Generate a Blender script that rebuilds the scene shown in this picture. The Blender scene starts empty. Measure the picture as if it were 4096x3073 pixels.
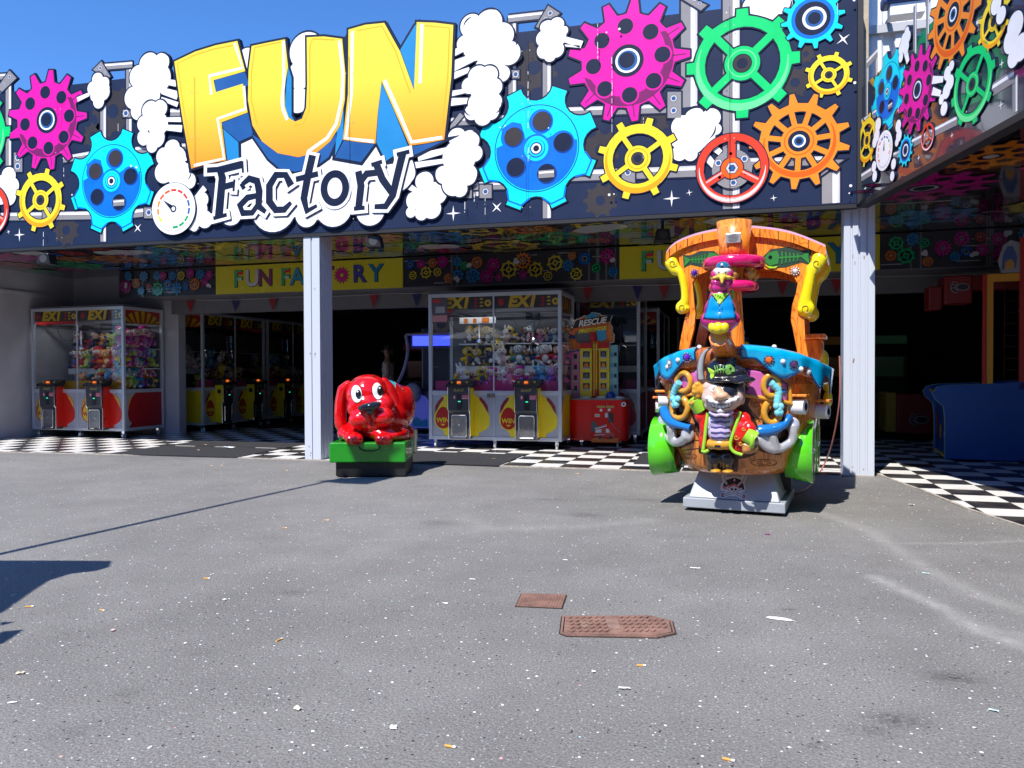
import bpy, bmesh, math, random
from mathutils import Vector, Matrix, noise
from mathutils.geometry import tessellate_polygon
random.seed(7)
PI = math.pi
COL = bpy.context.scene.collection
SC = bpy.context.scene
R = math.radians

# ------------------------------------------------------------------ camera
CAM_R = Vector((0.9597360, 0.2808810, -0.0035621))
CAM_F = Vector((-0.2809026, 0.9596235, -0.0147132))
CAM_U = Vector((-0.0007144, 0.0151214, 0.9998854))
CAM_C = Vector((0, 0, 1.2))
FPX = 3095.08
cd = bpy.data.cameras.new('camera'); cam = bpy.data.objects.new('camera', cd); COL.objects.link(cam)
m = Matrix((CAM_R, CAM_U, -CAM_F)).transposed().to_4x4(); m.translation = CAM_C
cam.matrix_world = m
cd.sensor_width = 36; cd.lens = 36 * FPX / 4096; cd.clip_start = 0.05; cd.clip_end = 2000
SC.camera = cam

def ray(u, v):            # photo pixel (4096 wide) -> direction
    return CAM_F + CAM_R * ((u - 2048) / FPX) - CAM_U * ((v - 1536.5) / FPX)
def on_plane(u, v, P, N):
    d = ray(u, v); return CAM_C + d * ((P - CAM_C).dot(N) / d.dot(N))
def ground(u, v, z=0.0):
    return on_plane(u, v, Vector((0, 0, z)), Vector((0, 0, 1)))

# ------------------------------------------------------------------ materials
MATS = {}; PCOL = {}
def mat(name, col=(.5, .5, .5), rough=.5, metal=0.0, coat=0.0, emit=None, estr=1.0, spec=.5, noise_amt=0.0, nscale=6.0, bump=0.0, bscale=60.0):
    if name in MATS: return MATS[name]
    M = bpy.data.materials.new(name); M.use_nodes = True
    nt = M.node_tree; b = nt.nodes['Principled BSDF']
    b.inputs['Base Color'].default_value = (*col, 1)
    b.inputs['Roughness'].default_value = rough
    b.inputs['Metallic'].default_value = metal
    b.inputs['Coat Weight'].default_value = coat
    b.inputs['Coat Roughness'].default_value = .04
    b.inputs['Specular IOR Level'].default_value = spec
    if emit:
        b.inputs['Emission Color'].default_value = (*emit, 1); b.inputs['Emission Strength'].default_value = estr
    if noise_amt > 0 or bump > 0:
        tc = nt.nodes.new('ShaderNodeTexCoord')
        if noise_amt > 0:
            n = nt.nodes.new('ShaderNodeTexNoise'); n.inputs['Scale'].default_value = nscale; n.inputs['Detail'].default_value = 6
            n.inputs['Roughness'].default_value = .65
            nt.links.new(tc.outputs['Object'], n.inputs['Vector'])
            mr = nt.nodes.new('ShaderNodeMapRange'); mr.inputs[1].default_value = .3; mr.inputs[2].default_value = .7
            mr.inputs[3].default_value = 1 - noise_amt; mr.inputs[4].default_value = 1 + noise_amt * .4
            nt.links.new(n.outputs['Fac'], mr.inputs[0])
            mx = nt.nodes.new('ShaderNodeVectorMath'); mx.operation = 'SCALE'
            mx.inputs[0].default_value = col; nt.links.new(mr.outputs[0], mx.inputs['Scale'])
            nt.links.new(mx.outputs[0], b.inputs['Base Color'])
            mr2 = nt.nodes.new('ShaderNodeMapRange'); mr2.inputs[1].default_value = .3; mr2.inputs[2].default_value = .7
            mr2.inputs[3].default_value = max(0, rough - .12); mr2.inputs[4].default_value = min(1, rough + .12)
            nt.links.new(n.outputs['Fac'], mr2.inputs[0]); nt.links.new(mr2.outputs[0], b.inputs['Roughness'])
        if bump > 0:
            n2 = nt.nodes.new('ShaderNodeTexNoise'); n2.inputs['Scale'].default_value = bscale; n2.inputs['Detail'].default_value = 3
            nt.links.new(tc.outputs['Object'], n2.inputs['Vector'])
            bp = nt.nodes.new('ShaderNodeBump'); bp.inputs['Strength'].default_value = bump; bp.inputs['Distance'].default_value = .01
            nt.links.new(n2.outputs['Fac'], bp.inputs['Height']); nt.links.new(bp.outputs[0], b.inputs['Normal'])
    MATS[name] = M; PCOL[M.name] = tuple(col)
    return M

def wood_mat(name, c1, c2, scale=6.0, plank=0.0, axis='Z', coat=.8, rough=.3):
    if name in MATS: return MATS[name]
    M = bpy.data.materials.new(name); M.use_nodes = True; nt = M.node_tree; b = nt.nodes['Principled BSDF']
    tc = nt.nodes.new('ShaderNodeTexCoord'); mp = nt.nodes.new('ShaderNodeMapping')
    nt.links.new(tc.outputs['Object'], mp.inputs[0])
    mp.inputs['Scale'].default_value = (scale, scale, scale * .22) if axis == 'Z' else (scale * .22, scale, scale)
    n = nt.nodes.new('ShaderNodeTexNoise'); n.inputs['Scale'].default_value = 1.6; n.inputs['Detail'].default_value = 2; n.inputs['Distortion'].default_value = 1.2
    nt.links.new(mp.outputs[0], n.inputs['Vector'])
    ml = nt.nodes.new('ShaderNodeMath'); ml.operation = 'MULTIPLY'; ml.inputs[1].default_value = 9
    nt.links.new(n.outputs['Fac'], ml.inputs[0])
    fr = nt.nodes.new('ShaderNodeMath'); fr.operation = 'PINGPONG'; fr.inputs[1].default_value = .5
    nt.links.new(ml.outputs[0], fr.inputs[0])
    cr = nt.nodes.new('ShaderNodeValToRGB'); cr.color_ramp.elements[0].position = .0; cr.color_ramp.elements[0].color = (*c2, 1)
    cr.color_ramp.elements[1].position = .16; cr.color_ramp.elements[1].color = (*c1, 1)
    e = cr.color_ramp.elements.new(.5); e.color = (min(1, c1[0] * 1.25), c1[1] * 1.3, c1[2] * 1.3, 1)
    nt.links.new(fr.outputs[0], cr.inputs[0])
    out = cr.outputs[0]
    if plank > 0:
        sp = nt.nodes.new('ShaderNodeSeparateXYZ'); nt.links.new(tc.outputs['Object'], sp.inputs[0])
        p = nt.nodes.new('ShaderNodeMath'); p.operation = 'PINGPONG'; p.inputs[1].default_value = plank / 2
        nt.links.new(sp.outputs[axis], p.inputs[0])
        lt = nt.nodes.new('ShaderNodeMath'); lt.operation = 'LESS_THAN'; lt.inputs[1].default_value = .004
        nt.links.new(p.outputs[0], lt.inputs[0])
        mx = nt.nodes.new('ShaderNodeMixRGB'); nt.links.new(lt.outputs[0], mx.inputs[0]); nt.links.new(out, mx.inputs[1]); mx.inputs[2].default_value = (.03, .012, .004, 1)
        out = mx.outputs[0]
    nt.links.new(out, b.inputs['Base Color']); b.inputs['Roughness'].default_value = rough
    b.inputs['Coat Weight'].default_value = coat; b.inputs['Coat Roughness'].default_value = .05
    MATS[name] = M; return M

def grad_mat(name, c_top, c_bot, z0, z1, rough=.35, coat=0.0):   # printed colour blend from z0 (bottom) to z1 (top)
    if name in MATS: return MATS[name]
    M = bpy.data.materials.new(name); M.use_nodes = True; nt = M.node_tree; b = nt.nodes['Principled BSDF']
    tc = nt.nodes.new('ShaderNodeTexCoord'); sp = nt.nodes.new('ShaderNodeSeparateXYZ'); nt.links.new(tc.outputs['Object'], sp.inputs[0])
    mr = nt.nodes.new('ShaderNodeMapRange'); mr.inputs[1].default_value = z0; mr.inputs[2].default_value = z1
    nt.links.new(sp.outputs['Z'], mr.inputs[0])
    mx = nt.nodes.new('ShaderNodeMixRGB'); nt.links.new(mr.outputs[0], mx.inputs[0]); mx.inputs[1].default_value = (*c_bot, 1); mx.inputs[2].default_value = (*c_top, 1)
    nt.links.new(mx.outputs[0], b.inputs['Base Color']); b.inputs['Roughness'].default_value = rough; b.inputs['Coat Weight'].default_value = coat
    MATS[name] = M; return M

def glass_mat(name, tint=(1, 1, 1), refl=1.0):
    if name in MATS: return MATS[name]
    M = bpy.data.materials.new(name); M.use_nodes = True; nt = M.node_tree
    for n in list(nt.nodes):
        if n.type != 'OUTPUT_MATERIAL': nt.nodes.remove(n)
    out = nt.nodes[0]
    tr = nt.nodes.new('ShaderNodeBsdfTransparent'); tr.inputs[0].default_value = (*tint, 1)
    gl = nt.nodes.new('ShaderNodeBsdfGlossy'); gl.inputs['Roughness'].default_value = .015
    ge = nt.nodes.new('ShaderNodeNewGeometry'); dt = nt.nodes.new('ShaderNodeVectorMath'); dt.operation = 'DOT_PRODUCT'
    nt.links.new(ge.outputs['Incoming'], dt.inputs[0]); nt.links.new(ge.outputs['Normal'], dt.inputs[1])
    def mth(op, a, b):
        n = nt.nodes.new('ShaderNodeMath'); n.operation = op
        for s_, v in zip(n.inputs, (a, b)):
            if v is None: continue
            if isinstance(v, (int, float)): s_.default_value = v
            else: nt.links.new(v, s_)
        return n.outputs[0]
    x = mth('SUBTRACT', 1.0, mth('ABSOLUTE', dt.outputs['Value'], None)); ml_ = mth('ADD', mth('MULTIPLY', mth('POWER', x, 5.0), .95 * refl), .035 * refl)
    class _o: pass
    ml = _o(); ml.outputs = [ml_]
    mx = nt.nodes.new('ShaderNodeMixShader'); nt.links.new(ml.outputs[0], mx.inputs[0]); nt.links.new(tr.outputs[0], mx.inputs[1]); nt.links.new(gl.outputs[0], mx.inputs[2])
    nt.links.new(mx.outputs[0], out.inputs[0])
    MATS[name] = M; return M

# ------------------------------------------------------------------ mesh builder
class MB:
    def __init__(s):
        s.v = []; s.f = []; s.fm = []; s.sm = []; s.mats = []; s.cur = 0; s.smooth = False
    def use(s, M, smooth=False):
        if M not in s.mats: s.mats.append(M)
        s.cur = s.mats.index(M); s.smooth = smooth; return s
    def add(s, vs, fs):
        o = len(s.v); s.v += [tuple(x) for x in vs]
        for f in fs: s.f.append([i + o for i in f]); s.fm.append(s.cur); s.sm.append(s.smooth)
        return s
    def box(s, c, d, rz=0.0, M=None):
        x, y, z = d[0] / 2, d[1] / 2, d[2] / 2
        vs = [Vector((a * x, b * y, e * z)) for a in (-1, 1) for b in (-1, 1) for e in (-1, 1)]
        T = M if M else Matrix.Rotation(rz, 3, 'Z')
        vs = [T @ q + Vector(c) for q in vs]
        return s.add(vs, [(0, 1, 3, 2), (4, 6, 7, 5), (0, 4, 5, 1), (2, 3, 7, 6), (0, 2, 6, 4), (1, 5, 7, 3)])
    def b2(s, a, b):   # box by corners
        return s.box([(a[i] + b[i]) / 2 for i in range(3)], [abs(b[i] - a[i]) for i in range(3)])
    def cone(s, p0, p1, r0, r1=None, n=16, caps=True):
        r1 = r0 if r1 is None else r1
        p0, p1 = Vector(p0), Vector(p1); d = (p1 - p0).normalized()
        u = d.orthogonal().normalized(); w = d.cross(u)
        vs = []
        for p, r in ((p0, r0), (p1, r1)):
            for i in range(n):
                a = 2 * PI * i / n; vs.append(p + (u * math.cos(a) + w * math.sin(a)) * r)
        fs = [(i, (i + 1) % n, n + (i + 1) % n, n + i) for i in range(n)]
        s.add(vs, fs)
        if caps:
            sm = s.smooth; s.smooth = False
            s.add(vs[:n], [tuple(range(n))[::-1]]); s.add(vs[n:], [tuple(range(n))]); s.smooth = sm
        return s
    def tube(s, pts, r, n=10, closed=False, caps=True):
        pts = [Vector(p) for p in pts]; m = len(pts)
        rr = r if isinstance(r, (list, tuple)) else [r] * m
        vs = []; prev = None
        for i, p in enumerate(pts):
            if closed: d = pts[(i + 1) % m] - pts[i - 1]
            else: d = pts[min(i + 1, m - 1)] - pts[max(i - 1, 0)]
            d.normalize()
            u = d.orthogonal().normalized() if prev is None else (prev - d * prev.dot(d)).normalized()
            prev = u; w = d.cross(u)
            for k in range(n):
                a = 2 * PI * k / n; vs.append(p + (u * math.cos(a) + w * math.sin(a)) * rr[i])
        fs = []
        for i in range(m if closed else m - 1):
            j = (i + 1) % m
            for k in range(n): fs.append((i * n + k, i * n + (k + 1) % n, j * n + (k + 1) % n, j * n + k))
        s.add(vs, fs)
        if caps and not closed:
            s.add(vs[:n], [tuple(range(n))[::-1]]); s.add(vs[-n:], [tuple(range(n))])
        return s
    def ell(s, c, r, M=None, n=20, m=12):
        c = Vector(c); r = Vector(r) if hasattr(r, '__len__') else Vector((r, r, r))
        vs = [Vector((0, 0, -1))]
        for j in range(1, m):
            t = -PI / 2 + PI * j / m
            for i in range(n):
                a = 2 * PI * i / n; vs.append(Vector((math.cos(a) * math.cos(t), math.sin(a) * math.cos(t), math.sin(t))))
        vs.append(Vector((0, 0, 1)))
        out = []
        for q in vs:
            q = Vector((q.x * r.x, q.y * r.y, q.z * r.z))
            if M: q = M @ q
            out.append(q + c)
        fs = [(0, 1 + (i + 1) % n, 1 + i) for i in range(n)]
        for j in range(m - 2):
            for i in range(n):
                a = 1 + j * n + i; b = 1 + j * n + (i + 1) % n
                fs.append((a, b, b + n, a + n))
        L = len(vs) - 1; o = 1 + (m - 2) * n
        fs += [(L, o + i, o + (i + 1) % n) for i in range(n)]
        return s.add(out, fs)
    def lathe(s, c, prof, n=32, M=None, sx=1.0, sy=1.0):   # prof: (r, z)
        c = Vector(c); vs = []
        for r, z in prof:
            for i in range(n):
                a = 2 * PI * i / n; q = Vector((math.cos(a) * r * sx, math.sin(a) * r * sy, z))
                if M: q = M @ q
                vs.append(q + c)
        fs = []
        for j in range(len(prof) - 1):
            for i in range(n): fs.append((j * n + i, j * n + (i + 1) % n, (j + 1) * n + (i + 1) % n, (j + 1) * n + i))
        s.add(vs, fs)
        if prof[0][0] > 1e-4: s.add(vs[:n], [tuple(range(n))[::-1]])
        if prof[-1][0] > 1e-4: s.add(vs[-n:], [tuple(range(n))])
        return s
    def torus(s, c, Rr, r, M=None, n=28, k=10, a0=0, a1=2 * PI, sx=1.0):
        c = Vector(c); full = abs(a1 - a0 - 2 * PI) < 1e-6
        pts = []
        for i in range(n if full else n + 1):
            a = a0 + (a1 - a0) * i / n; q = Vector((math.cos(a) * Rr * sx, 0, math.sin(a) * Rr))
            if M: q = M @ q
            pts.append(q + c)
        return s.tube(pts, r, k, closed=full)
    def poly(s, loops, fn, h, h0=None):
        """filled polygon with holes; loops of 2D points, fn(a,b,h)->Vector; h0 = back height for a solid"""
        if isinstance(loops[0][0], (int, float)): loops = [loops]
        flat = [p for L in loops for p in L]
        tris = tessellate_polygon([[Vector((p[0], p[1], 0)) for p in L] for L in loops])
        vs = [fn(p[0], p[1], h) for p in flat]
        s.add(vs, [tuple(t) for t in tris])
        if h0 is not None:
            vb = [fn(p[0], p[1], h0) for p in flat]
            s.add(vb, [tuple(t)[::-1] for t in tris])
            o = 0
            for L in loops:
                n = len(L)
                s.add(vs[o:o + n] + vb[o:o + n], [(i, (i + 1) % n, n + (i + 1) % n, n + i) for i in range(n)]); o += n
        return s
    def build(s, name, parent=None, bevel=0.0, recalc=True, seg=2, auto=True):
        me = bpy.data.meshes.new(name); me.from_pydata(s.v, [], s.f)
        for M in s.mats: me.materials.append(M)
        me.polygons.foreach_set('material_index', s.fm); me.polygons.foreach_set('use_smooth', s.sm)
        if recalc:
            bm = bmesh.new(); bm.from_mesh(me); bmesh.ops.recalc_face_normals(bm, faces=bm.faces[:]); bm.to_mesh(me); bm.free()
        me.update()
        o = bpy.data.objects.new(name, me); COL.objects.link(o)
        if parent: o.parent = parent
        if bevel > 0:
            md = o.modifiers.new('bevel', 'BEVEL'); md.width = bevel; md.segments = seg; md.limit_method = 'ANGLE'; md.angle_limit = R(40)
        return o

def tag(o, label=None, cat=None, group=None, kind=None):
    if label: o['label'] = label
    if cat: o['category'] = cat
    if group: o['group'] = group
    if kind: o['kind'] = kind
    return o
def thing(name, label, cat, loc=(0, 0, 0), rz=0.0, group=None):
    o = bpy.data.objects.new(name, None); COL.objects.link(o); o.location = loc; o.rotation_euler = (0, 0, rz)
    o.empty_display_size = .1
    return tag(o, label, cat, group)
def children(o):
    return [c for c in bpy.data.objects if c.parent == o]
def copy_tree(o, parent=None, kids=None):
    if kids is None:
        kids = {}
        for c in bpy.data.objects:
            if c.parent: kids.setdefault(c.parent.name, []).append(c)
    c = o.copy(); COL.objects.link(c); c.parent = parent
    for ch in kids.get(o.name, []): copy_tree(ch, c, kids)
    return c
def struct(o): o['kind'] = 'structure'; return o

def fuse(o, voxel=.02, smooth=8, sub=0):
    """turn overlapping shells into one continuous smooth surface"""
    md = o.modifiers.new('r', 'REMESH'); md.mode = 'VOXEL'; md.voxel_size = voxel; md.use_smooth_shade = True
    if smooth: ms = o.modifiers.new('s', 'SMOOTH'); ms.iterations = smooth; ms.factor = .5
    dg = bpy.context.evaluated_depsgraph_get(); dg.update()
    me = bpy.data.meshes.new_from_object(o.evaluated_get(dg))
    mats = [m for m in o.data.materials]
    o.modifiers.clear(); o.data = me
    me.materials.clear()
    for m_ in mats: me.materials.append(m_)
    for p in me.polygons: p.use_smooth = True
    return o

# ------------------------------------------------------------------ text
def text_part(name, s, size, M, parent, loc, rot=(PI / 2, 0, 0), bold=0.0, ext=.002, shear=0.0, align='CENTER', spacing=1.0, rotm=None, sx=1.0):
    cu = bpy.data.curves.new(name, 'FONT'); cu.body = s; cu.size = size; cu.extrude = ext; cu.offset = bold; cu.shear = shear
    cu.align_x = align; cu.align_y = 'CENTER'; cu.space_character = spacing; cu.resolution_u = 3
    t = bpy.data.objects.new(name, cu); COL.objects.link(t)
    dg = bpy.context.evaluated_depsgraph_get(); dg.update()
    me = bpy.data.meshes.new_from_object(t.evaluated_get(dg)); bpy.data.objects.remove(t)
    me.materials.clear(); me.materials.append(M)
    o = bpy.data.objects.new(name, me); COL.objects.link(o); o.parent = parent; o.location = loc
    if rotm: o.rotation_euler = rotm.to_euler()
    else: o.rotation_euler = rot
    o.scale = (sx, 1, 1)
    return o

# ------------------------------------------------------------------ 2D shapes
def circ(cx, cy, r, n=28, ry=None):
    ry = r if ry is None else ry
    return [(cx + r * math.cos(2 * PI * i / n), cy + ry * math.sin(2 * PI * i / n)) for i in range(n)]
def gear_pts(cx, cy, rb, rt, n, wb, wt, ph=0.0, e=0.0):
    """toothed outline: body radius rb, tip rt, half widths wb/wt in radians*radius, e = grow"""
    P = []
    for k in range(n):
        a = ph + 2 * PI * k / n
        A = Vector((math.cos(a), math.sin(a))); B = Vector((-A.y, A.x))
        for rr, w in ((rb + e, -(wb + e)), (rt + e, -(wt + e)), (rt + e, wt + e), (rb + e, wb + e)):
            q = A * rr + B * w; P.append((cx + q.x, cy + q.y))
        a2 = a + PI / n
        aw = math.asin(min(.95, (wb + e) / (rb + e)))
        st = 3
        for j in range(1, st):
            t = a + aw + (2 * PI / n - 2 * aw) * j / st
            P.append((cx + (rb + e) * math.cos(t), cy + (rb + e) * math.sin(t)))
    return P
def lobed_pts(cx, cy, rt, n, gap, ph=0.0, e=0.0):
    """gear with round bites between the teeth"""
    P = []
    for k in range(n):
        a = ph + 2 * PI * k / n + PI / n      # bite centre
        bc = Vector((math.cos(a), math.sin(a))) * (rt * 1.03)
        rg = gap - e; R0 = rt + e
        # intersection angles of bite with tip circle
        d = bc.length; ca = (R0 * R0 + d * d - rg * rg) / (2 * R0 * d); da = math.acos(max(-1, min(1, ca)))
        P.append((cx + R0 * math.cos(a - da), cy + R0 * math.sin(a - da)))
        p0 = Vector((R0 * math.cos(a - da), R0 * math.sin(a - da))) - bc; p1 = Vector((R0 * math.cos(a + da), R0 * math.sin(a + da))) - bc
        t0 = math.atan2(p0.y, p0.x); t1 = math.atan2(p1.y, p1.x)
        while t1 > t0: t1 -= 2 * PI
        for j in range(1, 8):
            t = t0 + (t1 - t0) * j / 8
            P.append((cx + bc.x + rg * math.cos(t), cy + bc.y + rg * math.sin(t)))
        P.append((cx + R0 * math.cos(a + da), cy + R0 * math.sin(a + da)))
    return P
def ring_windows(cx, cy, ri, ro, n, spoke, ph=0.0, st=6):
    """openings between n spokes"""
    out = []
    for k in range(n):
        a0 = ph + 2 * PI * k / n; a1 = a0 + 2 * PI / n
        L = []
        wo = math.asin(spoke / ro); wi = math.asin(min(.9, spoke / ri))
        for j in range(st + 1):
            t = a0 + wo + (a1 - a0 - 2 * wo) * j / st; L.append((cx + ro * math.cos(t), cy + ro * math.sin(t)))
        for j in range(st + 1):
            t = a1 - wi - (a1 - a0 - 2 * wi) * j / st; L.append((cx + ri * math.cos(t), cy + ri * math.sin(t)))
        out.append(L)
    return out
def ribbon(pts, w):
    pts = [Vector(p) for p in pts]; n = len(pts); L = []; Rr = []
    for i, p in enumerate(pts):
        d = pts[min(i + 1, n - 1)] - pts[max(i - 1, 0)]; d = d.normalized(); q = Vector((-d.y, d.x))
        ww = w[i] if isinstance(w, (list, tuple)) else w
        L.append(tuple(p + q * ww / 2)); Rr.append(tuple(p - q * ww / 2))
    return L + Rr[::-1]
def grow(P, e):
    n = len(P); A = sum(P[i][0] * P[(i + 1) % n][1] - P[(i + 1) % n][0] * P[i][1] for i in range(n))
    sg = 1 if A > 0 else -1; out = []
    for i in range(n):
        a, b, c = Vector(P[i - 1]), Vector(P[i]), Vector(P[(i + 1) % n])
        d1 = (b - a).normalized() if (b - a).length > 1e-9 else Vector((1, 0)); d2 = (c - b).normalized() if (c - b).length > 1e-9 else d1
        n1 = Vector((d1.y, -d1.x)) * sg; n2 = Vector((d2.y, -d2.x)) * sg
        m_ = n1 + n2
        if m_.length < .3: m_ = n1
        else: m_ = m_ / (m_.length_squared / 2)
        out.append(tuple(b + m_ * e))
    return out
def star4(cx, cy, r, w=.16, ph=0.0):
    P = []
    for k in range(8):
        a = ph + k * PI / 4; rr = r if k % 2 == 0 else r * w * 1.3
        P.append((cx + rr * math.cos(a), cy + rr * math.sin(a)))
    return P
def smooth_path(pts, n=6):
    pts = [Vector(p) for p in pts]; out = []
    for i in range(len(pts) - 1):
        p0 = pts[max(i - 1, 0)]; p1 = pts[i]; p2 = pts[i + 1]; p3 = pts[min(i + 2, len(pts) - 1)]
        for j in range(n):
            t = j / n
            out.append(.5 * ((2 * p1) + (p2 - p0) * t + (2 * p0 - 5 * p1 + 4 * p2 - p3) * t * t + (3 * p1 - p0 - 3 * p2 + p3) * t ** 3))
    out.append(pts[-1]); return out
# ------------------------------------------------------------------ light
SUN_DIR = Vector((0.20, 0.71, -1.0)).normalized()     # way the light travels
w = bpy.data.worlds.new('World'); SC.world = w; w.use_nodes = True
nt = w.node_tree; bg = nt.nodes['Background']
sky = nt.nodes.new('ShaderNodeTexSky'); sky.sky_type = 'NISHITA'; sky.sun_disc = False
sky.sun_elevation = math.asin(-SUN_DIR.z)
sky.sun_rotation = math.atan2(-SUN_DIR.x, -SUN_DIR.y)
sky.air_density = 1.0; sky.dust_density = .1; sky.ozone_density = 3.0; sky.altitude = 0
hs = nt.nodes.new('ShaderNodeHueSaturation'); hs.inputs['Saturation'].default_value = 1.1; nt.links.new(sky.outputs[0], hs.inputs['Color'])
tn = nt.nodes.new('ShaderNodeMixRGB'); tn.blend_type = 'MULTIPLY'; tn.inputs[0].default_value = 1; tn.inputs[2].default_value = (.80, 1.22, 1.75, 1)
nt.links.new(hs.outputs[0], tn.inputs[1]); nt.links.new(tn.outputs[0], bg.inputs[0]); bg.inputs[1].default_value = .09
sd = bpy.data.lights.new('sun', 'SUN'); sd.energy = 5.0; sd.angle = R(.5); sd.color = (1, .955, .89)
so = bpy.data.objects.new('sun', sd); COL.objects.link(so)
so.rotation_euler = SUN_DIR.to_track_quat('-Z', 'Y').to_euler()
SC.view_settings.view_transform = 'Standard'; SC.view_settings.look = 'None'; SC.view_settings.gamma = 1
SC.view_settings.exposure = 0.5
SC.cycles.max_bounces = 8; SC.cycles.transparent_max_bounces = 16; SC.cycles.caustics_reflective = False; SC.cycles.caustics_refractive = False
SC.cycles.sample_clamp_indirect = 4

# ------------------------------------------------------------------ ground
def seg_d(p, a, b):
    a = Vector(a); b = Vector(b); ab = b - a; t = max(0, min(1, (p - a).dot(ab) / ab.length_squared)); return (p - a - ab * t).length, t
def g2(u, v): q = ground(u, v); return (q.x, q.y)
def c3(x, y): return g2(2700 + x * .6764, 1950 + y * .6764)
TR = [([c3(860, 150), c3(1160, 260), c3(1400, 430), c3(1560, 520), c3(1800, 640), c3(2100, 740)], .07, .55),
      ([c3(1180, 530), c3(1350, 610), c3(1600, 720), c3(1800, 850), c3(2120, 960)], .05, .95),
      ([c3(1700, 790), c3(1850, 850), c3(2110, 900)], .10, .6),
      ([c3(1350, 330), c3(1750, 330), c3(2100, 315)], .03, .5),
      ([g2(2600, 2080), g2(2300, 2110), g2(1950, 2116), g2(1850, 2070)], .10, .35)]
STN = [(g2(3810, 2710), .09, .02, .9), (g2(3590, 2880), .09, .02, .85), (g2(3280, 2990), .03, .01, .8), (g2(3240, 2995), .02, .01, .7), (g2(3160, 2440), .03, .012, .8),
       (g2(1740, 2092), .14, .04, .55), (g2(2340, 2062), .16, .04, .6), (g2(2200, 2000), .2, .03, .45), (g2(2570, 2000), .25, .035, .5), (g2(2420, 1988), .15, .03, .4),
       (g2(1170, 2370), .10, .02, .4), (g2(800, 2610), .05, .015, .4), (g2(290, 2930), .12, .04, .3), (g2(500, 2780), .05, .02, .4), (g2(3480, 2920), .07, .02, .5)]
def lines(a, b, fa, fb, st, far):
    L = [a]; x = fa
    while x < fb: L.append(x); x += st
    L.append(b); return far[0] + L + far[1]
xs = lines(-9, 9, -7, 6, .045, ([-90, -40, -20, -14], [14, 20, 40, 90])); ys = lines(0, 16, 1.2, 9.2, .045, ([-70, -30, -10, -4], [20, 40, 90]))
vs = [(x, y, 0) for y in ys for x in xs]; nx = len(xs)
fs = [(j * nx + i, j * nx + i + 1, (j + 1) * nx + i + 1, (j + 1) * nx + i) for j in range(len(ys) - 1) for i in range(nx - 1)]
me = bpy.data.meshes.new('ground'); me.from_pydata(vs, [], fs)
ad = me.attributes.new('dust', 'FLOAT', 'POINT'); as_ = me.attributes.new('stain', 'FLOAT', 'POINT')
dv = []; sv = []
for (x, y, z) in vs:
    d = 0; s_ = 0
    if -8 < x < 8 and 0 < y < 10:
        p = Vector((x, y))
        for L, wd, am in TR:
            for i in range(len(L) - 1):
                q, t = seg_d(p, L[i], L[i + 1])
                if q < wd * 3: d = max(d, am * math.exp(-(q / wd) ** 2))
        for c, rx, ry, am in STN:
            e = ((x - c[0]) / rx) ** 2 + ((y - c[1]) / (ry * 2.5)) ** 2
            if e < 6: s_ = max(s_, am * math.exp(-e * 1.1))
    dv.append(d); sv.append(s_)
ad.data.foreach_set('value', dv); as_.data.foreach_set('value', sv)
ground_o = bpy.data.objects.new('ground', me); COL.objects.link(ground_o); struct(ground_o)

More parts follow.
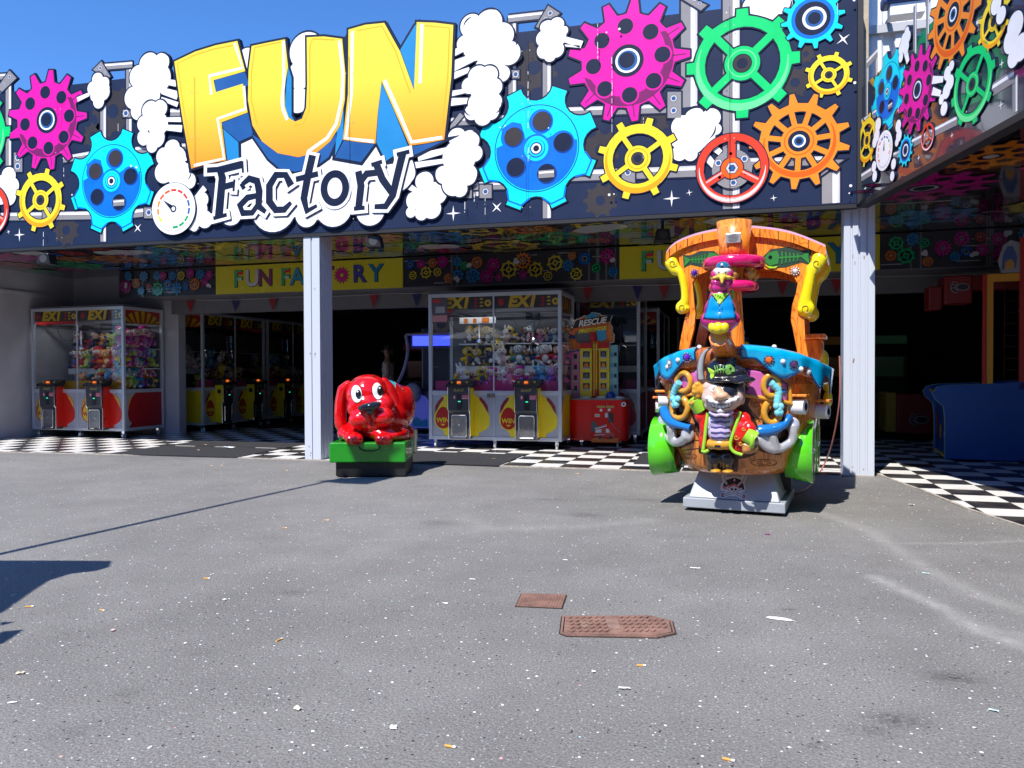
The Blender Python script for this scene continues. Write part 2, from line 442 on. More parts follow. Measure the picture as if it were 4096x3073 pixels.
def asphalt():
    M = bpy.data.materials.new('asphalt'); M.use_nodes = True; nt = M.node_tree; b = nt.nodes['Principled BSDF']; N = nt.nodes.new; K = nt.links.new
    tc = N('ShaderNodeTexCoord'); P = tc.outputs['Object']
    def noise_(sc, det=4, rough=.6):
        n = N('ShaderNodeTexNoise'); n.inputs['Scale'].default_value = sc; n.inputs['Detail'].default_value = det; n.inputs['Roughness'].default_value = rough; K(P, n.inputs['Vector']); return n.outputs['Fac']
    def mr(i, a, b_, c, d):
        n = N('ShaderNodeMapRange'); K(i, n.inputs[0]); n.inputs[1].default_value = a; n.inputs[2].default_value = b_; n.inputs[3].default_value = c; n.inputs[4].default_value = d; return n.outputs[0]
    def mix(f, a, b_, mode='MIX'):
        n = N('ShaderNodeMixRGB'); n.blend_type = mode
        for s_, val in zip(n.inputs, (f, a, b_)):
            if isinstance(val, (int, float)): s_.default_value = val
            elif isinstance(val, tuple): s_.default_value = (*val, 1)
            else: K(val, s_)
        return n.outputs[0]
    def mul(a, b_):
        n = N('ShaderNodeMath'); n.operation = 'MULTIPLY'
        for s_, val in zip(n.inputs, (a, b_)):
            if isinstance(val, (int, float)): s_.default_value = val
            else: K(val, s_)
        return n.outputs[0]
    def add_(a, b_):
        n = N('ShaderNodeMath'); n.operation = 'ADD'
        for s_, val in zip(n.inputs, (a, b_)):
            if isinstance(val, (int, float)): s_.default_value = val
            else: K(val, s_)
        return n.outputs[0]
    big = mr(noise_(.45, 4), .35, .65, .86, 1.10)
    med = mr(noise_(2.2, 5), .3, .7, .90, 1.08)
    grain = mr(noise_(95, 3, .75), .36, .66, .64, 1.34)
    v = mul(mul(big, med), grain)
    base = N('ShaderNodeVectorMath'); base.operation = 'SCALE'; base.inputs[0].default_value = (.196, .190, .181); K(v, base.inputs['Scale'])
    c = base.outputs[0]
    # stone chips of several sizes
    for sc, thr, rad, col in ((38, .91, .24, (.80, .80, .79)), (85, .84, .32, (.42, .43, .43)), (60, .90, .34, (.03, .03, .03)), (15, .972, .08, (.85, .84, .83)), (26, .95, .11, (.78, .78, .78)), (24, .982, .16, (.7, .36, .34)), (28, .992, .16, (.35, .6, .7))):
        vo = N('ShaderNodeTexVoronoi'); vo.inputs['Scale'].default_value = sc; K(P, vo.inputs['Vector'])
        sp = N('ShaderNodeSeparateColor'); K(vo.outputs['Color'], sp.inputs[0])
        g = N('ShaderNodeMath'); g.operation = 'GREATER_THAN'; g.inputs[1].default_value = thr; K(sp.outputs[0], g.inputs[0])
        rr = mr(sp.outputs[1], 0, 1, rad * .4, rad)
        l = N('ShaderNodeMath'); l.operation = 'LESS_THAN'; K(vo.outputs['Distance'], l.inputs[0]); K(rr, l.inputs[1])
        c = mix(mul(g.outputs[0], l.outputs[0]), c, col)
    at = N('ShaderNodeAttribute'); at.attribute_name = 'dust'
    c = mix(mul(at.outputs['Fac'], mr(noise_(9, 5), .3, .65, .25, .60)), c, (.42, .41, .38))
    at2 = N('ShaderNodeAttribute'); at2.attribute_name = 'stain'
    c = mix(mul(at2.outputs['Fac'], mr(noise_(30, 4), .35, .6, .1, 1.0)), c, (.035, .034, .032))
    # faint random blots of old gum and drips
    vo = N('ShaderNodeTexVoronoi'); vo.inputs['Scale'].default_value = 2.1; K(P, vo.inputs['Vector'])
    l = mr(vo.outputs['Distance'], .02, .06, .28, 0)
    c = mix(l, c, (.05, .05, .048))
    K(c, b.inputs['Base Color']); b.inputs['Roughness'].default_value = .9; b.inputs['Specular IOR Level'].default_value = .3
    vb = N('ShaderNodeTexVoronoi'); vb.inputs['Scale'].default_value = 110; K(P, vb.inputs['Vector'])
    bp = N('ShaderNodeBump'); bp.inputs['Strength'].default_value = .55; bp.inputs['Distance'].default_value = .004
    K(add_(noise_(160, 3), vb.outputs['Distance']), bp.inputs['Height']); K(bp.outputs[0], b.inputs['Normal'])
    return M
me.materials.append(asphalt())

TS, TX, TY = 0.376147, -2.537878, 9.824462
def tile_mat():
    M = bpy.data.materials.new('checker_vinyl'); M.use_nodes = True; nt = M.node_tree; b = nt.nodes['Principled BSDF']; N = nt.nodes.new; K = nt.links.new
    tc = N('ShaderNodeTexCoord'); mp = N('ShaderNodeMapping'); K(tc.outputs['Object'], mp.inputs[0])
    mp.inputs['Location'].default_value = (-TX / TS, -TY / TS, .5); mp.inputs['Scale'].default_value = (1 / TS, 1 / TS, 0)
    ck = N('ShaderNodeTexChecker'); ck.inputs['Scale'].default_value = 1; K(mp.outputs[0], ck.inputs[0])
    ck.inputs[1].default_value = (.78, .77, .74, 1); ck.inputs[2].default_value = (.022, .021, .024, 1)
    n = N('ShaderNodeTexNoise'); n.inputs['Scale'].default_value = 3; n.inputs['Detail'].default_value = 8; K(tc.outputs['Object'], n.inputs['Vector'])
    mr = N('ShaderNodeMapRange'); mr.inputs[1].default_value = .45; mr.inputs[2].default_value = .75; mr.inputs[3].default_value = 0; mr.inputs[4].default_value = .35; K(n.outputs['Fac'], mr.inputs[0])
    mx = N('ShaderNodeMixRGB'); K(mr.outputs[0], mx.inputs[0]); K(ck.outputs[0], mx.inputs[1]); mx.inputs[2].default_value = (.22, .20, .17, 1)
    # dark joint between tiles
    sp = N('ShaderNodeSeparateXYZ'); K(mp.outputs[0], sp.inputs[0]); outs = []
    for ax in ('X', 'Y'):
        fr = N('ShaderNodeMath'); fr.operation = 'PINGPONG'; fr.inputs[1].default_value = .5; K(sp.outputs[ax], fr.inputs[0])
        lt = N('ShaderNodeMath'); lt.operation = 'LESS_THAN'; lt.inputs[1].default_value = .006; K(fr.outputs[0], lt.inputs[0]); outs.append(lt.outputs[0])
    mxx = N('ShaderNodeMath'); mxx.operation = 'MAXIMUM'; K(outs[0], mxx.inputs[0]); K(outs[1], mxx.inputs[1])
    mx2 = N('ShaderNodeMixRGB'); K(mxx.outputs[0], mx2.inputs[0]); K(mx.outputs[0], mx2.inputs[1]); mx2.inputs[2].default_value = (.05, .045, .04, 1)
    K(mx2.outputs[0], b.inputs['Base Color'])
    m2 = N('ShaderNodeMapRange'); m2.inputs[3].default_value = .18; m2.inputs[4].default_value = .5; K(n.outputs['Fac'], m2.inputs[0]); K(m2.outputs[0], b.inputs['Roughness'])
    return M
flat = lambda a, b, h: Vector((a, b, h))
fl = MB().use(tile_mat())
fp = [(-13.6, 9.2), (-10.94, 9.235), (-7.8, 9.43), (-3.4, 9.45), (1.1, 9.47), (1.54, 9.95), (1.72, 8.9), (1.79, 8.55), (1.93, 7.48), (2.10, 6.83), (2.9, 3), (9, 3), (9, 14.7), (-13.6, 14.7)]
fl.poly(fp, flat, .012, -.05); struct(fl.build('checker_floor'))
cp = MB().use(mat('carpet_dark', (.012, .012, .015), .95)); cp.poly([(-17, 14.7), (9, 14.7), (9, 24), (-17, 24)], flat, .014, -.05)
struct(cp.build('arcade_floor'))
# worn cement threshold along the front of the tiles
th = MB().use(mat('threshold_cement', (.42, .38, .33), .9, noise_amt=.5, nscale=14))
th.poly(ribbon([(-13.6, 9.19), (-10.94, 9.225), (-7.8, 9.42), (-3.4, 9.44), (1.12, 9.46)], .035), flat, .014, -.04)
th.poly(ribbon([(1.52, 9.95), (1.70, 8.9), (1.775, 8.55), (1.91, 7.48), (2.08, 6.83), (2.88, 3)], .03), flat, .014, -.04)
struct(th.build('threshold_path'))
rub = mat('rubber_mat', (.028, .028, .032), .85, noise_amt=.35, nscale=20, bump=.6, bscale=220)
def mat_piece(poly, label):
    o = MB().use(rub).poly(poly, flat, .022, .0125).build('floor_mat', bevel=.003); tag(o, label, 'floor mat', 'black rubber mats on the checkered floor'); return o
mat_piece([(-8.98, 9.34), (-6.80, 9.40), (-6.88, 10.62), (-9.05, 10.58)], 'black rubber mat lying at the asphalt edge left of the left pillar')
mat_piece([(-9.05, 10.72), (-6.9, 10.76), (-6.95, 11.55), (-9.1, 11.5)], 'black rubber mat lying just behind the front mat left of the pillar, partly in shade')
mat_piece([(-5.2, 9.40), (-2.93, 9.38), (-2.94, 10.72), (-5.2, 10.78)], 'black rubber mat between the red puppy ride and the checkered tiles')
mat_piece([(-1.30, 10.02), (.7, 10.06), (.65, 11.45), (-1.35, 11.4)], 'black rubber mat on the tiles behind the pirate ship ride')

# ------------------------------------------------------------------ building
white_wall = mat('white_render', (.47, .46, .49), .8, noise_amt=.12, nscale=3, bump=.15, bscale=90)
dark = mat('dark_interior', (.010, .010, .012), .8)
greyw = mat('grey_paint', (.14, .13, .14), .7, noise_amt=.15)
bld = thing('arcade_building', 'single storey amusement arcade with an open front under a printed ceiling', 'building', (0, 12, 0))
def bpart(mb, name, **k): o = mb.build(name, bld, **k); o.location = (0, -12, 0); return o
bpart(MB().use(white_wall).b2((-13.4, 9.6, 0), (-13.1, 12.78, 3.2)).b2((-13.15, 9.6, 2.72), (-13.06, 12.75, 2.78)), 'side_wall')
bpart(MB().use(white_wall).b2((-13.1, 12.75, 0), (-10.55, 12.95, 3.2)), 'rear_wall')
bpart(MB().use(greyw).b2((-10.6, 12.02, 2.62), (6.2, 12.72, 2.66)).b2((-10.6, 12.62, 2.36), (6.2, 12.78, 2.66)).b2((-11.3, 12.03, 2.64), (6.2, 12.10, 3.15)), 'beam')
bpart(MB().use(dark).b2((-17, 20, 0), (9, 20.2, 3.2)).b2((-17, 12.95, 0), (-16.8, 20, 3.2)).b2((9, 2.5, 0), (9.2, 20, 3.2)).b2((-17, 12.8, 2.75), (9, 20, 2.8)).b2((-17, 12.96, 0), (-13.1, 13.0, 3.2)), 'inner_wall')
bpart(MB().use(mat('roof_felt', (.10, .10, .10), .9)).poly([(-17, 9.55), (1.45, 9.6), (3.2, 2.5), (9.2, 2.5), (9.2, 20.2), (-17, 20.2)], flat, 3.36, 3.19), 'roof')
bpart(MB().use(white_wall).b2((-10.72, 12.78, 0), (-10.6, 12.9, 2.7)), 'door_post')

def rib_profile(w, d, ribs):
    P = []
    n = ribs
    for i in range(n):       # front, left to right
        x0 = -w / 2 + w * i / n; x1 = -w / 2 + w * (i + 1) / n; g = .012
        P += [(x0 + (g if i else 0), -d / 2), (x1 - (g if i < n - 1 else 0), -d / 2)]
        if i < n - 1: P += [(x1 - g * .6, -d / 2 + .018), (x1 + g * .6, -d / 2 + .018)]
    m_ = 4
    for i in range(m_):
        y0 = -d / 2 + d * i / m_; y1 = -d / 2 + d * (i + 1) / m_; g = .012
        if i: P += [(w / 2, y0 + g)]
        if i < m_ - 1: P += [(w / 2, y1 - g), (w / 2 - .018, y1 - g * .5), (w / 2 - .018, y1 + g * .5)]
    P += [(w / 2, d / 2), (-w / 2, d / 2)]
    return P
colm = mat('white_steel_paint', (.52, .562, .635), .35)
rustm = mat('rust', (.22, .10, .04), .9)
def column(cx, cy, w_, d_, ribs, label, rz=0):
    t = thing('column', label, 'column', (cx, cy, 0), rz, 'ribbed pillars holding up the canopy')
    P = rib_profile(w_, d_, ribs)
    MB().use(colm).poly(P, flat, 3.25, .0).build('shaft', t)
    r_ = MB().use(rustm); random.seed(int(cx * 10) + 50)
    for k in range(7):
        z = random.choice([1.3 + random.random() * .25, random.random() * .2 + .03, 2.3 + random.random() * .3]); x = -w_ / 2 + w_ * random.choice([.31, .36, .68]) + random.uniform(-.01, .01)
        r_.box((x, -d_ / 2 - .001, z), (random.uniform(.004, .012), .002, random.uniform(.01, .04)))
    r_.build('rust_spots', t)
    MB().use(mat('dirty_skirting', (.35, .30, .25), .9)).b2((-w_ / 2 - .004, -d_ / 2 - .004, 0), (w_ / 2 + .004, d_ / 2 + .004, .018)).build('base_seal', t)
    return t
column(-5.612, 9.59, .245, .34, 2, 'light grey ribbed steel pillar left of the red puppy ride')
column(1.312, 9.66, .325, .26, 4, 'light grey ribbed steel pillar right of the pirate ship ride, at the canopy corner')

# upper storey seen above the side sign
up = thing('upper_storey', 'white corrugated upper storey above the right sign', 'building', (4, 10.3, 3.36))
cm = MB().use(mat('white_cladding', (.80, .80, .80), .45, noise_amt=.06))
P = []; x = -2.58
while x < 5.2: P += [(x, 0), (x + .10, 0), (x + .13, -.04), (x + .23, -.04)]; x += .26
P = P + [(5.3, 0), (5.3, .2), (-2.58, .2)]
cm.poly(P, lambda a, b, h: Vector((a, b, h)), 4.2, 0); cm.build('cladding', up)
MB().use(mat('grey_trim', (.45, .46, .48), .5)).b2((-2.6, -.09, 1.9), (5.3, -.043, 2.0)).build('trim_rail', up)
pl = MB().use(mat('beige_brick', (.50, .42, .30), .85, noise_amt=.25, nscale=20, bump=.3)).b2((1.235, 9.52, 3.36), (1.40, 9.75, 7.5)); tag(pl.build('brick_pier'), 'narrow beige rendered pier between the two big signs', 'pier')

# flood lamp housing above the side sign
fl_t = thing('floodlight', 'white flood lamp housing with a dark blue rim above the right sign', 'lamp', (1.72, 9.2, 5.15))
MB().use(mat('blue_rim', (.03, .07, .22), .4)).b2((-.24, -.12, -.03), (.24, .12, .10)).build('rim', fl_t, bevel=.03)
MB().use(mat('lamp_white', (.85, .85, .86), .4)).b2((-.21, -.14, .0), (.21, -.121, .42)).b2((-.17, -.09, -.16), (.17, .09, -.031)).build('housing', fl_t, bevel=.02)
MB().use(mat('blue_rim')).cone((0, .1, .1), (0, 1.1, .25), .03).build('arm', fl_t)

# ------------------------------------------------------------------ colours of the prints
RF = .5
def pm(n, c, r=RF): return mat('print_' + n, c, r, noise_amt=.13, nscale=1.6, spec=.2)
NAVY = pm('navy', (.006, .013, .042)); GHOST = pm('ghost', (.042, .036, .040)); WHITE = pm('white', (.90, .90, .92)); GREY = pm('grey', (.27, .26, .27)); LGREY = pm('lightgrey', (.60, .60, .66))
PINK = pm('pink', (.80, .006, .36)); PINKD = pm('darkpink', (.20, .012, .12)); CYAN = pm('cyan', (.0, .72, .86)); BLUE = pm('blue', (.0, .16, .70)); BLUED = pm('darkblue', (.0, .05, .28))
YEL = pm('yellow', (.95, .72, .03)); AMB = pm('amber', (.92, .38, .008)); GRN = pm('green', (.0, .62, .16)); GRND = pm('darkgreen', (.0, .38, .10)); ORG = pm('orange', (.92, .27, .02)); ORGD = pm('deeporange', (.80, .12, .008)); RED = pm('red', (.72, .05, .022))
REDL = pm('lightred', (.9, .45, .42)); LBLUE = pm('steelblue', (.03, .27, .62)); DBLUE = pm('deepblue', (.02, .11, .33)); GRNL = pm('lightgreen', (.15, .85, .30))

class Print:      # a printed panel; fn maps plane metres and height to the panel's local space
    def __init__(s, fn, parent, dh=.0022, back=None): s.fn = fn; s.par = parent; s.dh = dh; s.back = back
    def start(s, name): s.mb = MB(); s.name = name; return s
    dark = None  # factor that darkens the inks, putting canopy shade into the colour
    def p(s, M, loops, z, solid=False):
        if s.dark: M = shade_mat(M, s.dark)
        s.mb.use(M).poly(loops, s.fn, z * s.dh, (s.back if (solid and s.back is not None) else None)); return s
    def end(s, name=None): return s.mb.build(name or s.name, s.par, recalc=False)

def g_pink(T, c, r, z, ph=0.0, mats=(PINK, PINKD)):
    cx, cy = c; rb = r * .76; T.start('gear_print'); n = 13
    T.p(NAVY, gear_pts(cx, cy, rb, r, n, r * .105, r * .05, ph, r * .028), z, True)
    T.p(mats[0], gear_pts(cx, cy, rb, r, n, r * .105, r * .05, ph), z + 1)
    for k in range(n):      # shaded side of lower teeth
        a = ph + 2 * PI * k / n
        if math.sin(a - .5) < .1:
            T.p(mats[1], ribbon([(cx + rb * .97 * math.cos(a), cy + rb * .97 * math.sin(a)), (cx + r * .94 * math.cos(a), cy + r * .94 * math.sin(a))], r * .022), z + 2)
    cres = [(cx + rb * .98 * math.cos(t), cy + rb * .98 * math.sin(t)) for t in [R(-165 + 3 * i * 2.2) for i in range(31)]]
    inn = [(cx - rb * .05 + rb * .86 * math.cos(t), cy + rb * .10 + rb * .86 * math.sin(t)) for t in [R(-150 + i * 6) for i in range(31)]]
    T.p(mats[1], cres + inn[::-1], z + 2)
    for k in range(8):
        a = 2 * PI * k / 8 + ph * .5 + .12; x = cx + r * .565 * math.cos(a); y = cy + r * .565 * math.sin(a)
        T.p(mats[0], circ(x, y, r * .155), z + 3).p(NAVY, circ(x, y, r * .128), z + 4)
    T.p(NAVY, circ(cx, cy, r * .265), z + 3).p(WHITE, circ(cx, cy, r * .20), z + 4).p(DBLUE, circ(cx, cy, r * .165), z + 5).p(NAVY, circ(cx - r * .01, cy + r * .01, r * .13), z + 6)
    T.end()
def g_blue(T, c, r, z, ph=R(24), holes=True):
    cx, cy = c; T.start('gear_print')
    T.p(NAVY, lobed_pts(cx, cy, r, 8, r * .27, ph, r * .025), z, True).p(CYAN, lobed_pts(cx, cy, r, 8, r * .27, ph), z + 1)
    for k in range(8):
        a = ph + 2 * PI * k / 8
        if math.sin(a) < .35:
            pts = [(cx + r * q * math.cos(a + d), cy + r * q * math.sin(a + d)) for q, d in ((.80, -.26), (.93, -.12), (.93, .12), (.80, .26))]
            T.p(BLUE, ribbon(pts, r * .03), z + 2)
    T.p(BLUED, circ(cx, cy, r * .70, 40), z + 2).p(CYAN, circ(cx, cy, r * .685, 40), z + 3)
    low = [(cx + r * .67 * math.cos(R(t)), cy + r * .67 * math.sin(R(t))) for t in range(-185, 12, 8)]
    mid = [(cx + r * .30, cy + r * .20), (cx + r * .12, cy + r * .12), (cx, cy + r * .02), (cx - r * .16, cy + r * .10), (cx - r * .25, cy + r * .42), (cx - r * .40, cy + r * .46), (cx - r * .58, cy + r * .36), (cx - r * .56, cy + r * .1)]
    T.p(BLUE, low + mid, z + 4)
    for a in (78, 8, -68, -142, 150):
        x = cx + r * .44 * math.cos(R(a)); y = cy + r * .44 * math.sin(R(a))
        T.p(BLUE, circ(x - r * .01, y - r * .01, r * .20), z + 5).p(BLUED, circ(x + r * .01, y - r * .012, r * .165), z + 6).p(GHOST if a in (78, 150) else NAVY, circ(x, y, r * .148), z + 7)
    x = cx + r * .44 * math.cos(R(-68)); y = cy + r * .44 * math.sin(R(-68)); T.p(GREY, [(x - r * .13, y - r * .07), (x + r * .13, y - r * .07), (x + r * .13, y + r * .05), (x - r * .13, y + r * .05)], z + 8).p(WHITE, [(x - r * .12, y - r * .0), (x + r * .12, y - r * .0), (x + r * .12, y + r * .03), (x - r * .12, y + r * .03)], z + 9)
    T.p(BLUE, circ(cx, cy, r * .235), z + 8).p(CYAN, circ(cx, cy, r * .20), z + 9).p(BLUE, circ(cx, cy, r * .15), z + 10).p(CYAN, circ(cx, cy + r * .01, r * .135), z + 11).p(BLUED, circ(cx, cy, r * .10), z + 12).p(WHITE, circ(cx, cy, r * .08), z + 13).p(NAVY, circ(cx, cy, r * .05), z + 14)
    T.end()
def g_spoke(T, c, r, z, n=8, ph=R(27), sp=R(33), cols=(YEL, AMB), ns=4, ro=.62, rim=.84, hub=.30, bore=.15, tw=.085, sw=.06):
    cx, cy = c; T.start('gear_print')
    wins = ring_windows(cx, cy, r * hub * 1.05, r * ro, ns, r * sw, sp)
    e = r * .03
    T.p(NAVY, [gear_pts(cx, cy, r * rim, r, n, r * tw, r * tw * .92, ph, e)] + [grow(w_, -e) if False else w_ for w_ in ring_windows(cx, cy, r * hub * 1.05 + e, r * ro - e, ns, r * sw + e, sp)], z, True)
    T.p(cols[0], [gear_pts(cx, cy, r * rim, r, n, r * tw, r * tw * .92, ph)] + wins, z + 1)
    arc = [(cx + r * (rim - .06) * math.cos(R(t)), cy + r * (rim - .06) * math.sin(R(t))) for t in range(-205, 6, 7)]
    T.p(cols[1], ribbon(arc, [r * (.015 + .12 * math.sin(PI * i / (len(arc) - 1))) for i in range(len(arc))]), z + 2)
    T.p(cols[1], [circ(cx, cy, r * hub * .86), circ(cx, cy, r * hub * .78)[::-1]], z + 3)
    T.p(NAVY, circ(cx, cy, r * (bore + .015)), z + 3).p(GHOST, circ(cx, cy, r * bore), z + 4).p(NAVY, circ(cx, cy, r * bore * .6), z + 5)
    T.end()
def g_orange(T, c, r, z, n=13, nw=11, ph=R(15), cols=(ORG, ORGD)):
    cx, cy = c; T.start('gear_print'); rb = r * .79; e = r * .025
    T.p(NAVY, [gear_pts(cx, cy, rb, r, n, r * .09, r * .045, ph, e)] + ring_windows(cx, cy, r * .36 + e, r * .62 - e, nw, r * .055 + e, .1), z, True)
    T.p(cols[0], [gear_pts(cx, cy, rb, r, n, r * .09, r * .045, ph)] + ring_windows(cx, cy, r * .36, r * .62, nw, r * .055, .1), z + 1)
    arc = [(cx + r * .70 * math.cos(R(t)), cy + r * .70 * math.sin(R(t))) for t in range(-190, 30, 7)]
    T.p(cols[1], ribbon(arc, [r * (.02 + .10 * math.sin(PI * i / (len(arc) - 1))) for i in range(len(arc))]), z + 2)
    T.p(cols[1], circ(cx, cy, r * .30), z + 2).p(cols[0], circ(cx, cy, r * .275), z + 3).p(NAVY, circ(cx, cy, r * .22), z + 4).p(WHITE, circ(cx, cy, r * .135), z + 5).p(DBLUE, circ(cx, cy, r * .10), z + 6).p(NAVY, circ(cx, cy, r * .06), z + 7)
    T.end()
def g_small(T, c, r, z, n=12, col=CYAN, col2=BLUE):
    cx, cy = c; T.start('gear_print')
    T.p(NAVY, gear_pts(cx, cy, r * .8, r, n, r * .09, r * .05, .1, r * .03), z, True).p(col, gear_pts(cx, cy, r * .8, r, n, r * .09, r * .05, .1), z + 1)
    T.p(col2, circ(cx, cy, r * .68), z + 2).p(NAVY, circ(cx, cy, r * .56), z + 3).p(WHITE, circ(cx + r * .05, cy, r * .38), z + 4).p(DBLUE, circ(cx + r * .05, cy, r * .29), z + 5).p(NAVY, circ(cx + r * .05, cy, r * .2), z + 6)
    T.end()
def hexn(T, x, y, r, z):
    T.p(NAVY, circ(x, y, r * 1.12, 6), z).p(LGREY, circ(x, y, r, 6), z + 1).p(NAVY, circ(x, y, r * .6, 6), z + 2).p(DBLUE, circ(x, y, r * .42, 10), z + 3)
def g_wheel(T, c, r, z):
    cx, cy = c; T.start('gear_print')
    T.p(GREY, circ(cx, cy - r * .02, r * .56), z - 1)
    for k in range(6): hexn(T, cx + r * .42 * math.cos(R(60 * k + 35)), cy + r * .42 * math.sin(R(60 * k + 35)), r * .11, z)
    z += 2
    T.p(NAVY, [circ(cx, cy, r * 1.03, 40)] + ring_windows(cx, cy, r * .34, r * .78, 3, r * .13, R(90)), z, True)
    T.p(RED, [circ(cx, cy, r, 40)] + ring_windows(cx, cy, r * .31, r * .80, 3, r * .10, R(90)), z + 1)
    arc = [(cx + r * .92 * math.cos(R(t)), cy + r * .92 * math.sin(R(t))) for t in range(-185, 6, 6)]
    T.p(REDL, ribbon(arc, [r * (.01 + .13 * math.sin(PI * i / (len(arc) - 1))) for i in range(len(arc))]), z + 2)
    T.p(WHITE, ribbon(arc, [r * (.005 + .06 * math.sin(PI * i / (len(arc) - 1))) for i in range(len(arc))]), z + 3)
    for a in (-30, 210): T.p(REDL, ribbon([(cx + r * .33 * math.cos(R(a)), cy + r * .33 * math.sin(R(a)) + r * .05), (cx + r * .84 * math.cos(R(a)), cy + r * .84 * math.sin(R(a)) + r * .05)], r * .05), z + 4)
    T.p(ORGD, circ(cx, cy, r * .3), z + 5); hexn(T, cx, cy, r * .17, z + 6)
    T.end()
def cloud(T, cs, z, arcs=(), tail=None, outline=.020, puff=True):
    """cs: list of (x,y,r) lobes"""
    T.start('cloud_print'); e = outline
    if tail:
        for (a, b, wd) in tail:
            T.p(NAVY, ribbon([a, b], [wd + .03, wd * .7 + .03]), z, True).p(WHITE, ribbon([a, b], [wd, wd * .7]), z + 1)
    for i, (x, y, r) in enumerate(cs): T.p(NAVY, circ(x, y, r + e), z + .5 + i * .12, True)
    for i, (x, y, r) in enumerate(cs): T.p(WHITE, circ(x, y, r), z + 2.6 + i * .12)
    for (x, y, r, a0, a1) in arcs:
        n = 10; arc = [(x + r * math.cos(R(a0 + (a1 - a0) * i / n)), y + r * math.sin(R(a0 + (a1 - a0) * i / n))) for i in range(n + 1)]
        T.p(NAVY, ribbon(arc, [.003 + .016 * math.sin(PI * i / n) for i in range(n + 1)]), z + 6)
    T.end()
# ------------------------------------------------------------------ the big front sign
YF = 9.4
def FA(u, v):
    q = on_plane(u, v, Vector((0, YF, 0)), Vector((0, 1, 0))); return (q.x, q.z)
T1 = lambda x, y: FA(.6024 * x, .6024 * y)
T2 = lambda x, y: FA(600 + .6329 * x, .6329 * y)
T3 = lambda x, y: FA(1800 + .5423 * x, .5423 * y)
T4 = lambda x, y: FA(2600 + .5422 * x, .5422 * y)
def rad(T, x, y, r): return (T(x, y - r)[1] - T(x, y + r)[1]) / 2
def tp(T, pts): return [T(*p) for p in pts]
sign = thing('shop_sign', 'huge cut-out cartoon sign with yellow FUN letters over the arcade front', 'sign', (0, YF, 3.1))
PF = Print(lambda a, b, h: Vector((a, -h, b - 3.1)), sign, .0005, -.03)
bb = MB().use(pm('navy_board', (.010, .021, .062), .55))
bb.poly([(-14.2, 3.19), (-11.1, 3.168), (-5.7, 3.118), (1.283, 3.078), (1.283, 5.405), (-2.66, 5.467), (-11.05, 5.585), (-14.2, 5.63)], PF.fn, 0, -.09); bb.build('board', sign)
MB().use(mat('black_trim', (.015, .015, .018), .5)).poly(ribbon([(-14.2, 3.165), (-11.1, 3.143), (-5.7, 3.093), (1.283, 3.053)], .05), PF.fn, -.004, -.10).b2((1.262, -.075, -.05), (1.32, .05, 2.2)).build('bottom_trim', sign)
for (x, y, r) in ((620, 500, 190), (1110, 1110, 150), (1110, 1480, 130), (1500, 900, 120), (330, 1480, 0)):
    if r:
        c = T3(x, y); rr = rad(T3, x, y, r); PF.start('ghost_print').p(GHOST, [gear_pts(*c, rr * .8, rr, 9, rr * .12, rr * .09, .3), circ(*c, rr * .28)[::-1]], 1).end()
for (T, x, y, r) in ((T4, 1070, 610, 120), (T4, 1150, 400, 70), (T4, 1180, 800, 60), (T1, 750, 740, 170), (T1, 440, 1530, 110), (T1, 620, 900, 90), (T1, 1290, 1120, 60)):
    c = T(x, y); rr = rad(T, x, y, r); PF.start('ghost_print').p(GHOST, [gear_pts(*c, rr * .8, rr, 9, rr * .12, rr * .09, .3), circ(*c, rr * .28)[::-1]], 2).end()
def pipe(T, a, b, wd, z, hl=.6):
    a = T(*a); b = T(*b); A = Vector(a); B = Vector(b); d = (B - A).normalized(); q = Vector((d.y, -d.x))
    if abs(d.x) > abs(d.y): q = Vector((0, 1))
    elif q.x < 0: q = -q
    PF.start('pipe_print').p(NAVY, ribbon([a, b], wd + .045), z, True).p(GREY, ribbon([a, b], wd), z + 1)
    o = q * wd * .22; PF.p(WHITE, ribbon([A + o, B + o], wd * .26), z + 2); o = q * wd * .40; PF.p(LGREY, ribbon([A + o, B + o], wd * .14), z + 3).end()
for T, a, b, wd in ((T3, (715, 440), (715, 1610), .105), (T3, (1765, -60), (1765, 790), .19), (T4, (600, -60), (600, 1540), .19), (T4, (1335, 1200), (1335, 1500), .19), (T3, (460, 120), (460, 700), .10),
                    (T1, (686, 500), (686, 1605), .105), (T1, (857, 430), (857, 1050), .10), (T1, (57, 520), (57, 1100), .11), (T2, (2060, 1100), (2060, 1240), .1)):
    pipe(T, a, b, wd, 3)
for T, a, b, wd in ((T3, (850, 825), (1620, 800), .105), (T3, (830, 1300), (1850, 1262), .13), (T4, (700, 1200), (1330, 1185), .1), (T3, (430, 140), (700, 110), .085), (T3, (0, 900), (420, 880), .10), (T3, (120, 1375), (500, 1365), .10),
                    (T1, (420, 1060), (620, 1025), .10), (T1, (900, 1000), (1250, 975), .10), (T1, (0, 1440), (620, 1430), .12), (T1, (880, 1420), (1020, 1405), .12), (T1, (690, 445), (880, 430), .085), (T1, (-60, 515), (80, 505), .085), (T2, (130, 715), (250, 715), .12), (T2, (1900, 640), (1960, 600), .10), (T3, (380, 905), (450, 900), .1)):
    pipe(T, a, b, wd, 8)
